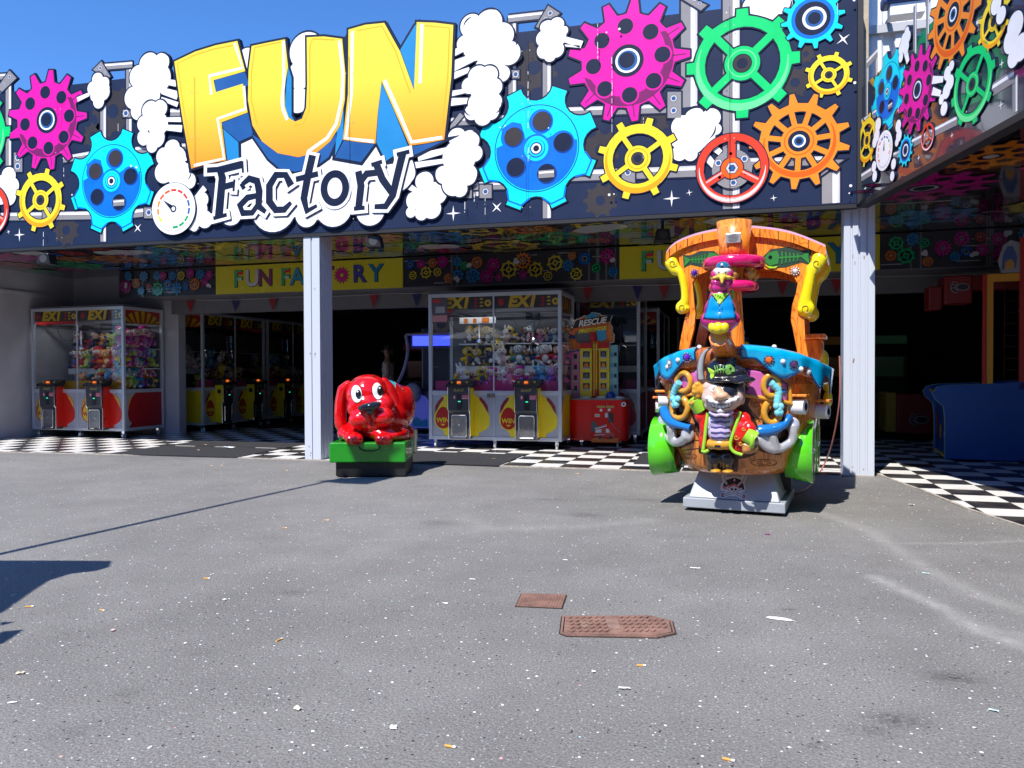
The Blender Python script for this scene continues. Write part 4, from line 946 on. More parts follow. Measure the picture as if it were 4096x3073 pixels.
# pipes
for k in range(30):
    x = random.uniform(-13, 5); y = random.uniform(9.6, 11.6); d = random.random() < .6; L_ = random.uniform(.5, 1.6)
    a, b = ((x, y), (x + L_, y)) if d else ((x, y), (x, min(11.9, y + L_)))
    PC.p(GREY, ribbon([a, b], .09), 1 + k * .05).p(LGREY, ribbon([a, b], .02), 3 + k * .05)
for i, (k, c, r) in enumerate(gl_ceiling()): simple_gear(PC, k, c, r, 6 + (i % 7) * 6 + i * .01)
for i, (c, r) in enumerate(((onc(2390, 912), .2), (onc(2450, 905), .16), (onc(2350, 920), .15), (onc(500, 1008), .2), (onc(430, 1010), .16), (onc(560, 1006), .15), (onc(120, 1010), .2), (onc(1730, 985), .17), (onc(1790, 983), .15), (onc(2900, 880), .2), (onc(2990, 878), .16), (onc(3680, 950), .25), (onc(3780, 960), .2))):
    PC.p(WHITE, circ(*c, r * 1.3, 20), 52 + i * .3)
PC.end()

# ------------------------------------------------------------------ back band: yellow name boards and gear prints at y = 12
YB = 12.0
def BK(u, v): q = on_plane(u, v, Vector((0, YB, 0)), Vector((0, 1, 0))); return (q.x, q.z)
SPX = 4096 / 2212
def bd(u, v): return BK(u * SPX, v * SPX)
ybm = mat('banner_yellow', (.62, .52, .02), .22, noise_amt=.05, nscale=1.5)
LC = {'F': (.05, .35, .12), 'U': (.01, .20, .50), 'N': (.22, .03, .10), 'A': (.03, .25, .36), 'C': (.5, .25, .02), 'T': (.3, .02, .2), 'O': (.50, .01, .16), 'R': (.05, .05, .28), 'Y': (.01, .16, .30)}
def name_board(xa, xb, off, label):
    t = thing('name_board', label, 'sign', (xa, YB, 2.64), 0, 'yellow FUN FACTORY boards on the back beam')
    MB().use(ybm).b2((0, 0, 0), (xb - xa, .028, .50)).build('panel', t, bevel=.002)
    X0 = BK(1090 if False else 952, 1123)[0]
    xs_ = dict(F1=952, U=1009, N=1061, F2=1141, A=1189, O=1367, R=1436, Y=1504)
    wx = {k: BK(v_, 1115)[0] - X0 for k, v_ in xs_.items()}
    wx['C'] = wx['A'] + (wx['O'] - wx['A']) * .345; wx['T'] = wx['A'] + (wx['O'] - wx['A']) * .68
    for key, ch in (('F1', 'F'), ('U', 'U'), ('N', 'N'), ('F2', 'F'), ('A', 'A'), ('C', 'C'), ('T', 'T'), ('O', 'O'), ('R', 'R'), ('Y', 'Y')):
        x = off + wx[key]; Mx = mat('letter_' + ch, LC[ch], .3)
        if ch == 'O':
            m_ = MB(); f_ = lambda a, b, h: Vector((a, -h, b)); m_.use(mat('black_trim')).poly([gear_pts(x, .25, .115, .15, 14, .016, .008, 0), circ(x, .25, .03)[::-1]], f_, .002); m_.use(Mx).poly([gear_pts(x, .25, .105, .14, 14, .014, .006, 0), circ(x, .25, .036)[::-1]], f_, .006); m_.build('letter', t, recalc=False)
        else:
            sh_ = text_part('letter', ch, .40, mat('black_trim'), t, (x + .008, -.0035, .245), bold=.018, ext=.0005); tx = text_part('letter', ch, .40, Mx, t, (x, -.008, .25), bold=.010, ext=.001)
            if ch == 'F': # coloured arms on the F
                MB().use(mat('letter_red', (.55, .03, .03), .3)).b2((x + .0, -.012, .33), (x + .11, -.0105, .385)).use(mat('letter_U')).b2((x, -.012, .225), (x + .08, -.0105, .275)).build('letter_arm', t)
    return t
xa = bd(466, 600)[0]; xb = bd(870, 590)[0]; xF = BK(952, 1123)[0]
name_board(xa, xb, xF - xa, 'yellow FUN FACTORY board on the back beam, cut by the left pillar')
xa2 = BK(2478, 1100)[0]; xF2 = BK(2585, 1080)[0]; name_board(xa2, xa2 + (xb - xa), xF2 - xa2, 'yellow FUN FACTORY board on the back beam behind the pirate ship ride')
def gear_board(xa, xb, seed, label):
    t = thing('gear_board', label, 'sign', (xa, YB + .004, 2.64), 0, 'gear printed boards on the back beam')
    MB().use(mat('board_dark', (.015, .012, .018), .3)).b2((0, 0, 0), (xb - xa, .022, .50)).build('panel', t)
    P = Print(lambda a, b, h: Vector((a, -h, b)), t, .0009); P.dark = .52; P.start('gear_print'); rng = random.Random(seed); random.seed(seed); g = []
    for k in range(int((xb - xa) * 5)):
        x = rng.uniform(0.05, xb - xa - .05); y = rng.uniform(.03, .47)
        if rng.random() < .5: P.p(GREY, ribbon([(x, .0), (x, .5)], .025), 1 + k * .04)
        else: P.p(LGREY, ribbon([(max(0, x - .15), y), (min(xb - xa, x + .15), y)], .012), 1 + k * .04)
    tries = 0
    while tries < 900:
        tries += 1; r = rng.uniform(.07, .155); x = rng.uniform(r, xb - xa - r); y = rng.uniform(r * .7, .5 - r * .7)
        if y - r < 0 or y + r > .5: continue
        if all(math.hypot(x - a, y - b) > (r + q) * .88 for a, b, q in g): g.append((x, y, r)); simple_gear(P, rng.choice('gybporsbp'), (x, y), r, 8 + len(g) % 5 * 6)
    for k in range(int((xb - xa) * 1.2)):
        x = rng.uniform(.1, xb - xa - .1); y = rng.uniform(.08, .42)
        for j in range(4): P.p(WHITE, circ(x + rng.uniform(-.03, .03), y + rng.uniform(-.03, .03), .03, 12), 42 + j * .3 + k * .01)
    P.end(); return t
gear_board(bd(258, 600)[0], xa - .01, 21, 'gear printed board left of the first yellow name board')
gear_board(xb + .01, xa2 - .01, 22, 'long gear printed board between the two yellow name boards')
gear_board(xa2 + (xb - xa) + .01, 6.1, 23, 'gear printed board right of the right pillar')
# ------------------------------------------------------------------ claw machines
alu = mat('aluminium', (.55, .58, .63), .32, metal=.25)
silver = mat('silver_panel', (.42, .44, .50), .42, metal=.2, noise_amt=.08, nscale=3)
chrome = mat('chrome', (.8, .8, .82), .08, metal=1)
blackp = mat('black_plastic', (.018, .018, .022), .35, noise_amt=.2)
greyp = mat('charcoal_panel', (.055, .057, .065), .4)
GL = glass_mat('machine_glass', (.97, .98, .98), .8)
lampw = mat('fluorescent_tube', (.9, .9, .9), .4, emit=(.85, .92, 1.0), estr=9)
SCH = {'yellow': dict(blob=(.86, .66, .02), egg=(.50, .015, .01), txt=(.90, .65, .03), comma=(.28, .01, .02), side=(.80, .60, .02), floor=(.60, .05, .20)),
       'red': dict(blob=(.66, .02, .012), egg=(.86, .62, .02), txt=(.55, .03, .02), comma=(.80, .42, .02), side=(.40, .012, .015), floor=(.55, .30, .02)),
       'pink': dict(blob=(.50, .03, .06), egg=(.6, .4, .02), txt=(.4, .02, .02), comma=(.3, .1, .02), side=(.3, .012, .03), floor=(.30, .02, .10))}
def claw_machine(label, loc, rz, scheme, halves=2, lit=True, header='EX1', Dp=1.04, H=2.44):
    S = SCH[scheme]; HW = 1.083; W = HW * halves
    t = thing('claw_machine', label, 'claw machine', loc, rz, 'claw machines with aluminium frames')
    m = {k: mat('m_%s_%s' % (scheme, k), v, .38, noise_amt=.08, nscale=3) for k, v in S.items()}
    p = .055
    f = MB().use(alu)
    z0, z1 = .13, H
    for x in (0, W - p):
        for y in (0, Dp - p): f.b2((x, y, z0), (x + p, y + p, z1))
    for z in (z0, z1 - p):
        f.b2((p, 0.002, z), (W - p, p - .002, z + p)); f.b2((p, Dp - p + .002, z), (W - p, Dp - .002, z + p))
        f.b2((.002, p, z), (p - .002, Dp - p, z + p)); f.b2((W - p + .002, p, z), (W - .002, Dp - p, z + p))
    for i in range(1, halves): f.b2((i * HW - .011, .006, z0 + p), (i * HW + .011, .034, z1 - p))
    f.b2((p, .004, .84), (W - p, .036, .905)); f.b2((W - .036, p, .84), (W - .004, Dp - p, .905)); f.b2((.004, p, .84), (.036, Dp - p, .905))
    f.build('frame', t, bevel=.004)
    MB().use(mat('machine_roof', (.10, .09, .13), .5)).b2((.01, .01, z1 + .001), (W - .01, Dp - .01, z1 + .03)).build('roof_panel', t)
    c = MB().use(silver).b2((p, .018, z0 + p), (W - p, .045, .84)).use(m['side']).b2((W - .045, p, z0 + p), (W - .018, Dp - p, .84)).b2((.018, p, z0 + p), (.045, Dp - p, .84)).use(blackp).b2((p, Dp - .03, z0 + p), (W - p, Dp - .01, .9)).b2((.05, .05, z0 + .01), (W - .05, Dp - .05, z0 + .02))
    c.build('cabinet', t)
    # back wall of the playing space and its floor
    MB().use(mat('machine_back_pale', (.26, .26, .28) if scheme != 'yellow' else (.13, .13, .15), .5)).b2((p, Dp - .04, .9), (W - p, Dp - .02, z1 - p)).build('back_panel', t)
    MB().use(m['floor']).b2((p, .05, .86), (W - p, Dp - .05, .90)).b2((p, .16, .901), (W - p, .19, 1.06)).b2((W * .5 + .02, .2, .901), (W * .5 + .05, Dp - .08, 1.05)).build('prize_bed', t)
    # front art
    fn = lambda a, b, h: Vector((a, .018 - h, b)); sn = lambda a, b, h: Vector((W - .018 + h, a, b))
    a_ = MB()
    for i in range(halves):
        ox = i * HW; P = [(.30, .836), (.22, .82), (.13, .70), (.085, .56), (.085, .42), (.13, .33), (.21, .285), (.25, .25), (.26, .19), (.84, .19), (.83, .24), (.90, .27), (.97, .31), (1.01, .38), (1.015, .48), (.98, .60), (.90, .72), (.83, .80), (.79, .836)]
        P = [(ox + a, b) for a, b in P if True]
        a_.use(m['blob']).poly(P, fn, .002)
        for mir in (0, 1):
            q = [(.10, .56), (.11, .66), (.16, .74), (.22, .80), (.245, .79), (.235, .76), (.18, .69), (.13, .60)]
            if mir: q = [(1.09 - a + .0, b) for a, b in q]; q = [(a - .0, b) for a, b in q]
            q = [(ox + a, b) for a, b in q]
            a_.use(mat('halo', (.30, .22, .20), .5)).poly(grow(q, .008), fn, .0035); a_.use(m['comma']).poly(q, fn, .005)
        egg = [(ox + .235 + .118 * math.sin(tt) * (1 - .18 * math.cos(tt)), .475 + .165 * math.cos(tt)) for tt in [2 * PI * k / 30 for k in range(30)]]
        a_.use(mat('egg_rim', (.20, .01, .01), .5)).poly(grow(egg, .008), fn, .0035); a_.use(m['egg']).poly(egg, fn, .005)
        a_.use(m['txt']).poly([(ox + .19, .375), (ox + .28, .375), (ox + .235, .345)], fn, .007)
    # side art
    P = [(.12, .19), (Dp - .06, .19), (Dp - .06, .836), (.30, .836), (.20, .74), (.13, .60), (.10, .45), (.13, .33), (.2, .27)]
    a_.use(silver).poly([(p, .186), (Dp - p, .186), (Dp - p, .839), (p, .839)], sn, .0015); a_.use(m['side']).poly(P, sn, .003)
    a_.use(m['comma']).poly([(.10, .56), (.12, .70), (.20, .80), (.225, .79), (.16, .70), (.125, .58)], sn, .0045)
    a_.build('cabinet_art', t, recalc=False)
    for i in range(halves):
        text_part('win_text', 'WIN', .105, m['txt'], t, (i * HW + .235, .009, .435), bold=.003, ext=.0005)
    # header with the machine's name
    hd = MB().use(mat('header_dark', (.05, .035, .035), .4)).b2((p, .05, z1 - .25), (W - p, .06, z1 - p))
    hd.use(mat('header_red', (.5, .02, .02), .4)).b2((W - .058, p, z1 - .30), (W - .048, Dp - p, z1 - p))
    hdo = hd.build('header_panel', t)
    hp = MB(); hf = lambda a, b, h: Vector((a, .05 - h, b)); hs = lambda a, b, h: Vector((W - .048 + h, a, b))
    YT = mat('header_yellow', (.75, .48, .02), .4); RT = mat('header_red')
    for i in range(halves):
        ox = i * HW
        hp.use(RT).poly(grow([(ox + .11 + .045 * math.sin(k * .6), z1 - .15 + .06 * math.cos(k * .6)) for k in range(10)], 0), hf, .003)
        for k in range(3): hp.use(RT).poly(circ(ox + .78, z1 - .10 - k * .055, .03, 12, .022), hf, .003); hp.use(YT).b2((ox + .85, .045, z1 - .105 - k * .055), (ox + .90, .0465, z1 - .08 - k * .055))
        hp.use(YT).poly([circ(ox + .98, z1 - .16, .055, 16), circ(ox + .98, z1 - .16, .02, 12)[::-1]], hf, .003)
    hl = lambda a, b, h: Vector((.048 - h, a, b)); hp.use(RT).b2((.050, p, z1 - .30), (.056, Dp - p, z1 - p))
    for k in range(9):       # fan of stripes on the side
        a0 = R(28 + k * 14); a1 = a0 + R(8); cx_, cz_ = Dp / 2, z1 - .72
        q = [(cx_ + .44 * math.cos(a0), cz_ + .44 * math.sin(a0)), (cx_ + .70 * math.cos(a0), cz_ + .66 * math.sin(a0)), (cx_ + .70 * math.cos(a1), cz_ + .66 * math.sin(a1)), (cx_ + .44 * math.cos(a1), cz_ + .44 * math.sin(a1))]
        q = [(min(Dp - .06, max(.06, x)), min(z1 - .06, max(z1 - .29, y))) for x, y in q]
        hp.use(YT).poly(q, hs, .003); hp.poly(q, hl, .003)
    hp.build('header_art', t, recalc=False)
    for i in range(halves): text_part('header_text', header, .235, YT, t, (i * HW + .45, .044, z1 - .155), bold=.013, ext=.0008, shear=.18, sx=1.12)
    # glass
    MB().use(GL).b2((p, .012, .905), (W - p, .018, z1 - p)).build('front_glass', t)
    MB().use(GL).b2((W - .018, p, .905), (W - .012, Dp - p, z1 - p)).build('side_glass', t); MB().use(GL).b2((.012, p, .905), (.018, Dp - p, z1 - p)).build('side_glass', t)
    # consoles
    for i in range(halves):
        ox = i * HW + .395; w_ = .345
        k = MB().use(greyp)
        prof = [(0.0, .16), (-.17, .16), (-.17, .56), (-.20, .60), (-.20, .97), (-.12, 1.05), (0.0, 1.08)]
        k.poly([(a, b) for a, b in prof], lambda a, b, h: Vector((ox + w_ / 2 + h, a + .016, b)), w_ / 2 - .006, -w_ / 2 + .006)
        ko = k.build('console', t, bevel=.006)
        e = MB().use(chrome)
        for sx in (0, w_): e.tube([(ox + sx, a + .016, b) for a, b in prof[1:5]], .007, 6)
        e.build('edge_trim', ko)
        MB().use(blackp).b2((ox - .02, -.24, .965), (ox + w_ + .06, -.02, 1.0)).add([(ox - .02, -.24, 1.0), (ox + w_ + .06, -.24, 1.0), (ox + w_ + .06, 0.01, 1.085), (ox - .02, .01, 1.085), (ox - .02, 0.01, 1.0), (ox + w_ + .06, 0.01, 1.0)], [(0, 1, 2, 3), (3, 2, 5, 4), (0, 3, 4), (1, 5, 2)]).build('control_top', ko)
        b_ = MB().use(mat('button_orange', (.85, .15, .01), .3, emit=(1, .2, .02), estr=.6)).cone((ox + .17, -.16, 1.02), (ox + .17, -.155, 1.055), .035, .028, 14); b_.build('button', ko)
        b_ = MB().use(mat('button_yellow', (.7, .5, .02), .3)).cone((ox + .05, -.14, 1.025), (ox + .05, -.135, 1.055), .022, .018, 12).cone((ox + .30, -.14, 1.025), (ox + .30, -.135, 1.055), .022, .018, 12); b_.build('side_button', ko)
        MB().use(blackp).b2((ox + .15, -.193, .62), (ox + .23, -.186, .86)).build('coin_slot', ko)
        MB().use(mat('slot_green', (.02, .4, .25), .4, emit=(.05, .9, .5), estr=.8)).b2((ox + .17, -.198, .735), (ox + .21, -.1935, .75)).build('slot_light', ko)
        MB().use(mat('notice_red', (.55, .04, .08), .5)).b2((ox + .215, -.1885, .775), (ox + .335, -.1865, .85)).b2((ox + .09, -.1885, .775), (ox + .125, -.1865, .84)).use(mat('notice_white', (.8, .7, .72), .5)).b2((ox + .225, -.1905, .785), (ox + .325, -.189, .792)).b2((ox + .225, -.1905, .805), (ox + .325, -.189, .81)).b2((ox + .225, -.1905, .825), (ox + .325, -.189, .83)).b2((ox + .097, -.1905, .79), (ox + .118, -.189, .825)).build('notice', ko)
        text_part('maker_text', 'ELAUT', .055, mat('maker_yellow', (.55, .45, .1), .5), ko, (ox + .18, -.188, .915), bold=.0008, ext=.0005)
        d_ = MB().use(mat('steel_door', (.35, .35, .36), .3, metal=.9, noise_amt=.15)).b2((ox + .06, -.172, .20), (ox + .30, -.158, .52)); do = d_.build('coin_door', ko, bevel=.02, seg=3)
        MB().use(chrome).tube([(ox + .06, -.178, .21), (ox + .06, -.178, .51), (ox + .075, -.178, .53), (ox + .285, -.178, .53), (ox + .30, -.178, .51), (ox + .30, -.178, .21), (ox + .285, -.178, .19), (ox + .075, -.178, .19)], .006, 6, closed=True).cone((ox + .18, -.19, .38), (ox + .18, -.165, .38), .012, n=10).build('door_rim', do)
        # side of console painted like the cabinet
        MB().use(m['blob']).b2((ox + w_ + .003, -.15, .20), (ox + w_ + .012, .016, .95)).build('console_side', ko)
        ls = MB().use(m['blob']).poly([(.01, .17), (-.155, .17), (-.155, .56), (-.185, .61), (-.185, .95), (.01, .95)], lambda a, b, h: Vector((ox - .002 - h, a, b)), .006, 0).use(blackp).poly(circ(-.09, .82, .05, 14), lambda a, b, h: Vector((ox - .002 - h, a, b)), .008); ls.build('console_side', ko)
        # claw
        g = MB().use(chrome).cone((ox + .3 - .18 * (i % 2), .5, 2.05), (ox + .3 - .18 * (i % 2), .5, 1.72), .022, n=12).use(blackp).b2((ox + .2 - .18 * (i % 2), .42, 2.03), (ox + .4 - .18 * (i % 2), .58, 2.14)).use(chrome).ell((ox + .3 - .18 * (i % 2), .5, 1.70), (.05, .05, .06), n=12, m=8)
        gx = ox + .3 - .18 * (i % 2)
        for q in range(3):
            a = q * 2.09 + .4; g.tube([(gx, .5, 1.68), (gx + .09 * math.cos(a), .5 + .09 * math.sin(a), 1.63), (gx + .10 * math.cos(a), .5 + .10 * math.sin(a), 1.55), (gx + .05 * math.cos(a), .5 + .05 * math.sin(a), 1.49)], .008, 6)
        g.build('claw', t)
    g = MB().use(blackp).b2((p, .30, 2.13), (W - p, .33, 2.16)).b2((p, .78, 2.13), (W - p, .81, 2.16))
    for i in range(halves): g.b2((i * HW + .5, .06, 2.10), (i * HW + .53, Dp - .06, 2.13))
    g.use(mat('cable', (.03, .03, .03), .5))
    for i in range(halves): g.tube(smooth_path([(i * HW + .2, .4, 2.1), (i * HW + .3, .42, 1.9), (i * HW + .55, .42, 1.85), (i * HW + .7, .4, 2.1)]), .006, 6)
    g.build('gantry', t)
    # shelves at the back for prizes
    sh = MB().use(mat('shelf_white', (.75, .75, .72), .5)).b2((.25, .62, 1.28), (W - p, Dp - .06, 1.30)).b2((.25, .612, 1.19), (W - p, .62, 1.30)).b2((.25, .74, 1.66), (W - p, Dp - .06, 1.675))
    sh.build('shelf', t)
    if lit:
        lm = MB().use(lampw)
        lm.b2((p + .1, .10, z1 - .16), (W - p - .1, .14, z1 - .12)); lm.build('lamp_tube', t)
    ws = MB()
    for ix in range(halves + 1):
        for y in (.08, Dp - .08):
            x = .09 + (W - .18) * ix / halves
            ws.use(mat('castor_tyre', (.75, .75, .73), .35)).cone((x - .014, y, .045), (x + .014, y, .045), .045, n=18).use(chrome).cone((x - .016, y, .045), (x + .016, y, .045), .02, n=12).b2((x - .025, y - .02, .085), (x + .025, y + .02, .13)).b2((x - .024, y - .012, .045), (x - .018, y + .012, .10)).b2((x + .018, y - .012, .045), (x + .024, y + .012, .10))
            ws.build('castor', t); ws = MB()
    return t
cm1 = claw_machine('yellow and silver double claw machine between the red puppy ride and the firefighter game', (-4.75, 11.49, .012), R(.7), 'yellow')
# poster and price cards
MB().use(mat('poster_dark', (.10, .09, .12), .5)).b2((.065, .0085, 1.98), (.32, .011, 2.37)).use(mat('poster_pink', (.6, .25, .25), .5)).b2((.07, .006, 2.0), (.315, .008, 2.10)).use(mat('poster_grey', (.35, .36, .40), .5)).b2((.12, .006, 2.14), (.28, .008, 2.24)).use(mat('poster_red', (.5, .03, .03), .5)).b2((.075, .006, 2.30), (.20, .008, 2.36)).build('poster', cm1)
crd = MB().use(mat('card_white', (.85, .85, .82), .5)).b2((.70, .600, 1.20), (1.25, .608, 1.285)).use(mat('card_orange', (.8, .2, .02), .5)).b2((.80, .595, 1.205), (.90, .599, 1.28)).use(mat('card_white')).b2((.42, .30, 1.98), (1.03, .305, 2.08)).use(mat('card_orange')).b2((.80, .294, 1.99), (.92, .298, 2.07)).b2((.50, .294, 1.99), (.56, .298, 2.06)).b2((.65, .294, 1.99), (.71, .298, 2.06)); crd.build('price_card', cm1)
MB().use(mat('padlock_brass', (.25, .2, .15), .4, metal=.6)).b2((.98, -.015, .80), (1.03, .003, .86)).b2((1.05, -.015, .80), (1.10, .003, .86)).build('padlock', cm1)
cm2 = claw_machine('red and silver double claw machine beside the white side wall on the left', (-13.02, 11.66, .012), 0, 'red')
cm3 = claw_machine('yellow claw machine in the shade just behind the red one, seen end on', (-10.46, 13.35, .012), R(90), 'yellow', lit=False)
cm4 = claw_machine('second yellow claw machine in the dark, farther back behind the first shaded one', (-10.46, 15.62, .012), R(90), 'yellow', lit=False)
cm5 = claw_machine('single tall claw machine with striped header directly behind the red firefighter game', (-2.66, 13.0, .012), R(0), 'pink', halves=1, lit=False, H=2.52)
cm6 = claw_machine('dim red claw machine with its consoles turned to the right, deep behind the firefighter game', (-1.38, 14.3, .012), R(90), 'pink', lit=False, H=2.35)

# ------------------------------------------------------------------ plush prizes
def plush_mesh(c_body, c_head, c_belly, ears, name):
    random.seed(hash(name) % 1000 if False else len(name) * 7)
    m = MB(); B = mat('plush_' + '_'.join('%02d' % int(v * 100) for v in c_body), c_body, .95, bump=.5, bscale=150); Hh = mat('plush_' + '_'.join('%02d' % int(v * 100) for v in c_head), c_head, .95, bump=.5, bscale=150)
    L = mat('plush_' + '_'.join('%02d' % int(v * 100) for v in c_belly), c_belly, .95, bump=.5, bscale=150)
    m.use(B, True).ell((0, 0, .095), (.075, .065, .095), n=14, m=9).ell((-.085, -.02, .12), (.05, .03, .03), n=10, m=7).ell((.085, -.02, .12), (.05, .03, .03), n=10, m=7)
    m.ell((-.05, -.07, .03), (.033, .055, .032), n=10, m=7).ell((.05, -.07, .03), (.033, .055, .032), n=10, m=7)
    m.use(L, True).ell((0, -.03, .095), (.05, .045, .07), n=12, m=8).ell((-.05, -.12, .035), (.025, .012, .027), n=8, m=6).ell((.05, -.12, .035), (.025, .012, .027), n=8, m=6)
    m.use(Hh, True).ell((0, -.005, .235), (.08, .07, .07), n=16, m=10)
    if ears == 'round': m.ell((-.065, 0, .295), (.028, .016, .028), n=10, m=7).ell((.065, 0, .295), (.028, .016, .028), n=10, m=7)
    elif ears == 'long': m.ell((-.035, 0, .335), (.018, .014, .06), n=10, m=7).ell((.035, 0, .335), (.018, .014, .06), n=10, m=7)
    elif ears == 'flop': m.ell((-.085, -.01, .235), (.02, .03, .055), n=10, m=7).ell((.085, -.01, .235), (.02, .03, .055), n=10, m=7)
    elif ears == 'hair': m.use(B, True).ell((0, .02, .275), (.085, .07, .055), n=14, m=8)
    m.use(L, True).ell((0, -.068, .215), (.035, .028, .026), n=10, m=7)
    m.use(mat('plush_white', (.85, .85, .82), .9), True).ell((-.03, -.062, .255), (.02, .014, .022), n=8, m=6).ell((.03, -.062, .255), (.02, .014, .022), n=8, m=6)
    m.use(mat('bead_black', (.01, .01, .01), .2), True).ell((-.028, -.073, .255), .009, n=8, m=6).ell((.028, -.073, .255), .009, n=8, m=6).ell((0, -.095, .222), (.012, .008, .009), n=8, m=6)
    o = m.build(name, recalc=False); return o
PL = {}
PDEF = {'yellow': ((.75, .50, .03), (.78, .55, .04), (.06, .07, .16), 'none'), 'yellow striped': ((.10, .11, .16), (.78, .55, .04), (.75, .74, .70), 'none'), 'white': ((.75, .74, .76), (.78, .77, .78), (.70, .45, .48), 'long'), 'brown': ((.04, .06, .22), (.22, .10, .04), (.45, .30, .18), 'flop'),
        'grey': ((.05, .25, .25), (.35, .38, .42), (.6, .6, .6), 'flop'), 'red and white': ((.55, .03, .03), (.78, .77, .76), (.75, .75, .75), 'flop'), 'pink': ((.60, .10, .30), (.72, .48, .38), (.7, .3, .4), 'flop'), 'magenta': ((.55, .03, .28), (.75, .52, .42), (.6, .2, .5), 'hair'),
        'purple': ((.30, .08, .42), (.5, .3, .6), (.4, .2, .5), 'round'), 'lime': ((.35, .50, .05), (.45, .58, .08), (.6, .7, .2), 'round'), 'blue': ((.02, .25, .52), (.05, .38, .62), (.3, .5, .7), 'round'), 'orange': ((.75, .16, .02), (.80, .30, .05), (.8, .6, .3), 'round'), 'red': ((.5, .02, .03), (.62, .40, .28), (.5, .05, .05), 'hair'), 'dark': ((.03, .03, .05), (.62, .42, .30), (.1, .1, .3), 'hair')}
CNT = {}; ORD = 'first second third fourth fifth sixth seventh eighth ninth tenth eleventh twelfth thirteenth fourteenth fifteenth'.split()
def plush(kind, machine, lx, ly, lz, s, rz, where, group):
    if kind not in PL:
        o = plush_mesh(*PDEF[kind], 'plush_toy'); PL[kind] = o
    else: o = PL[kind].copy(); COL.objects.link(o)
    M = Matrix.Translation(machine.location) @ Matrix.Rotation(machine.rotation_euler.z, 4, 'Z')
    o.location = M @ Vector((lx, ly, lz)); o.rotation_euler = (R(random.uniform(-16, 16)), R(random.uniform(-20, 20)), rz + random.uniform(-.35, .35) + machine.rotation_euler.z); s *= random.uniform(.88, 1.18); o.scale = (s, s, s * random.uniform(.9, 1.08))
    n_ = CNT.get(where, 0); CNT[where] = n_ + 1
    tag(o, '%s plush, %s from the %s, %s' % (kind, ORD[n_], 'front' if 'side glass' in where else 'near end' if 'shaded' in where or 'farthest' in where else 'left', where), 'plush toy', group)
random.seed(44); G1 = 'plush prizes in the middle claw machine'; G2 = 'plush prizes in the red claw machine'
for i, k in enumerate(['yellow', 'yellow striped', 'yellow', 'yellow striped', 'white', 'yellow', 'grey', 'brown', 'grey', 'red and white', 'brown', 'pink']):
    plush(k, cm1, .46 + i * .145, .70 + random.uniform(-.02, .03), 1.302, random.uniform(1.0, 1.25), random.uniform(-.4, .4), 'on the middle machine\'s long shelf', G1)
for i, k in enumerate(['yellow striped', 'yellow', 'yellow striped', 'yellow', 'white', 'yellow', 'brown', 'red and white', 'pink', 'brown', 'grey', 'brown']):
    plush(k, cm1, .44 + i * .145, .88, 1.677, random.uniform(.8, .98), random.uniform(-.4, .4), 'on the middle machine\'s high shelf', G1)
for i, k in enumerate(['yellow', 'yellow', 'brown', 'yellow', 'yellow striped', 'yellow', 'white', 'yellow', 'yellow striped', 'brown', 'red and white', 'white', 'blue', 'brown', 'pink']):
    plush(k, cm1, .40 + i * .112, .42 + random.uniform(-.06, .1), .902, random.uniform(.95, 1.25), random.uniform(-.8, .8), 'on the middle machine\'s pink bed', G1)
for i, k in enumerate(['yellow', 'white', 'pink', 'yellow', 'magenta', 'white', 'pink', 'red and white', 'magenta', 'pink', 'blue', 'purple']):
    plush(k, cm1, .42 + i * .14, .25 + random.uniform(-.03, .05), .98, random.uniform(.8, 1.0), random.uniform(-1.2, 1.2), 'at the front of the middle machine', G1)
for i, k in enumerate(['dark', 'red', 'lime', 'dark', 'red', 'orange', 'red', 'magenta', 'dark', 'lime', 'red']):
    plush(k, cm2, .36 + i * .155, .72, 1.302, random.uniform(1.1, 1.35), random.uniform(-.4, .6), 'on the red machine\'s long shelf', G2)
for i, k in enumerate(['dark', 'red', 'dark', 'orange', 'dark', 'lime', 'red', 'magenta', 'magenta', 'purple', 'magenta']):
    plush(k, cm2, .36 + i * .155, .86, 1.677, random.uniform(1.0, 1.2), random.uniform(-.4, .6), 'on the red machine\'s high shelf', G2)
for j in range(5):
    for i, k in enumerate([['orange', 'lime', 'blue', 'purple', 'yellow'], ['blue', 'grey', 'pink', 'orange', 'magenta'], ['yellow', 'magenta', 'grey', 'purple', 'lime'], ['purple', 'lime', 'magenta', 'purple', 'blue'], ['magenta', 'magenta', 'pink', 'magenta', 'magenta']][j]):
        plush(k, cm2, 2.0 - .02 * (j % 2), .16 + i * .165, .93 + j * .20, random.uniform(.95, 1.15), R(75) + random.uniform(-.5, .5), 'at the red machine\'s side glass, row %s up' % ('one', 'two', 'three', 'four', 'five')[j], G2)
for i, k in enumerate(['blue', 'orange', 'red', 'lime', 'red', 'blue', 'red', 'magenta', 'red']):
    plush(k, cm2, .75 + i * .14, .40 + random.uniform(-.08, .1), .90, random.uniform(.9, 1.15), random.uniform(-.9, .9), 'lying on the red machine\'s bed', G2)
G3 = 'plush prizes in the shaded claw machines'
for mch, wh in ((cm3, 'in the shaded yellow machine'), (cm4, 'in the farthest yellow machine')):
    for i in range(9):
        plush(random.choice(['yellow', 'grey', 'lime', 'red', 'white', 'brown']), mch, .4 + i * .18, .45, .902, random.uniform(1.1, 1.5), random.uniform(-.6, .6), wh + '\'s heap', G3)
    for i in range(7):
        plush(random.choice(['yellow', 'grey', 'white', 'blue']), mch, 1.2 if i > 9 else .5 + i * .22, .75, 1.302, random.uniform(1.0, 1.3), random.uniform(-.6, .6), wh + '\'s shelf', G3)

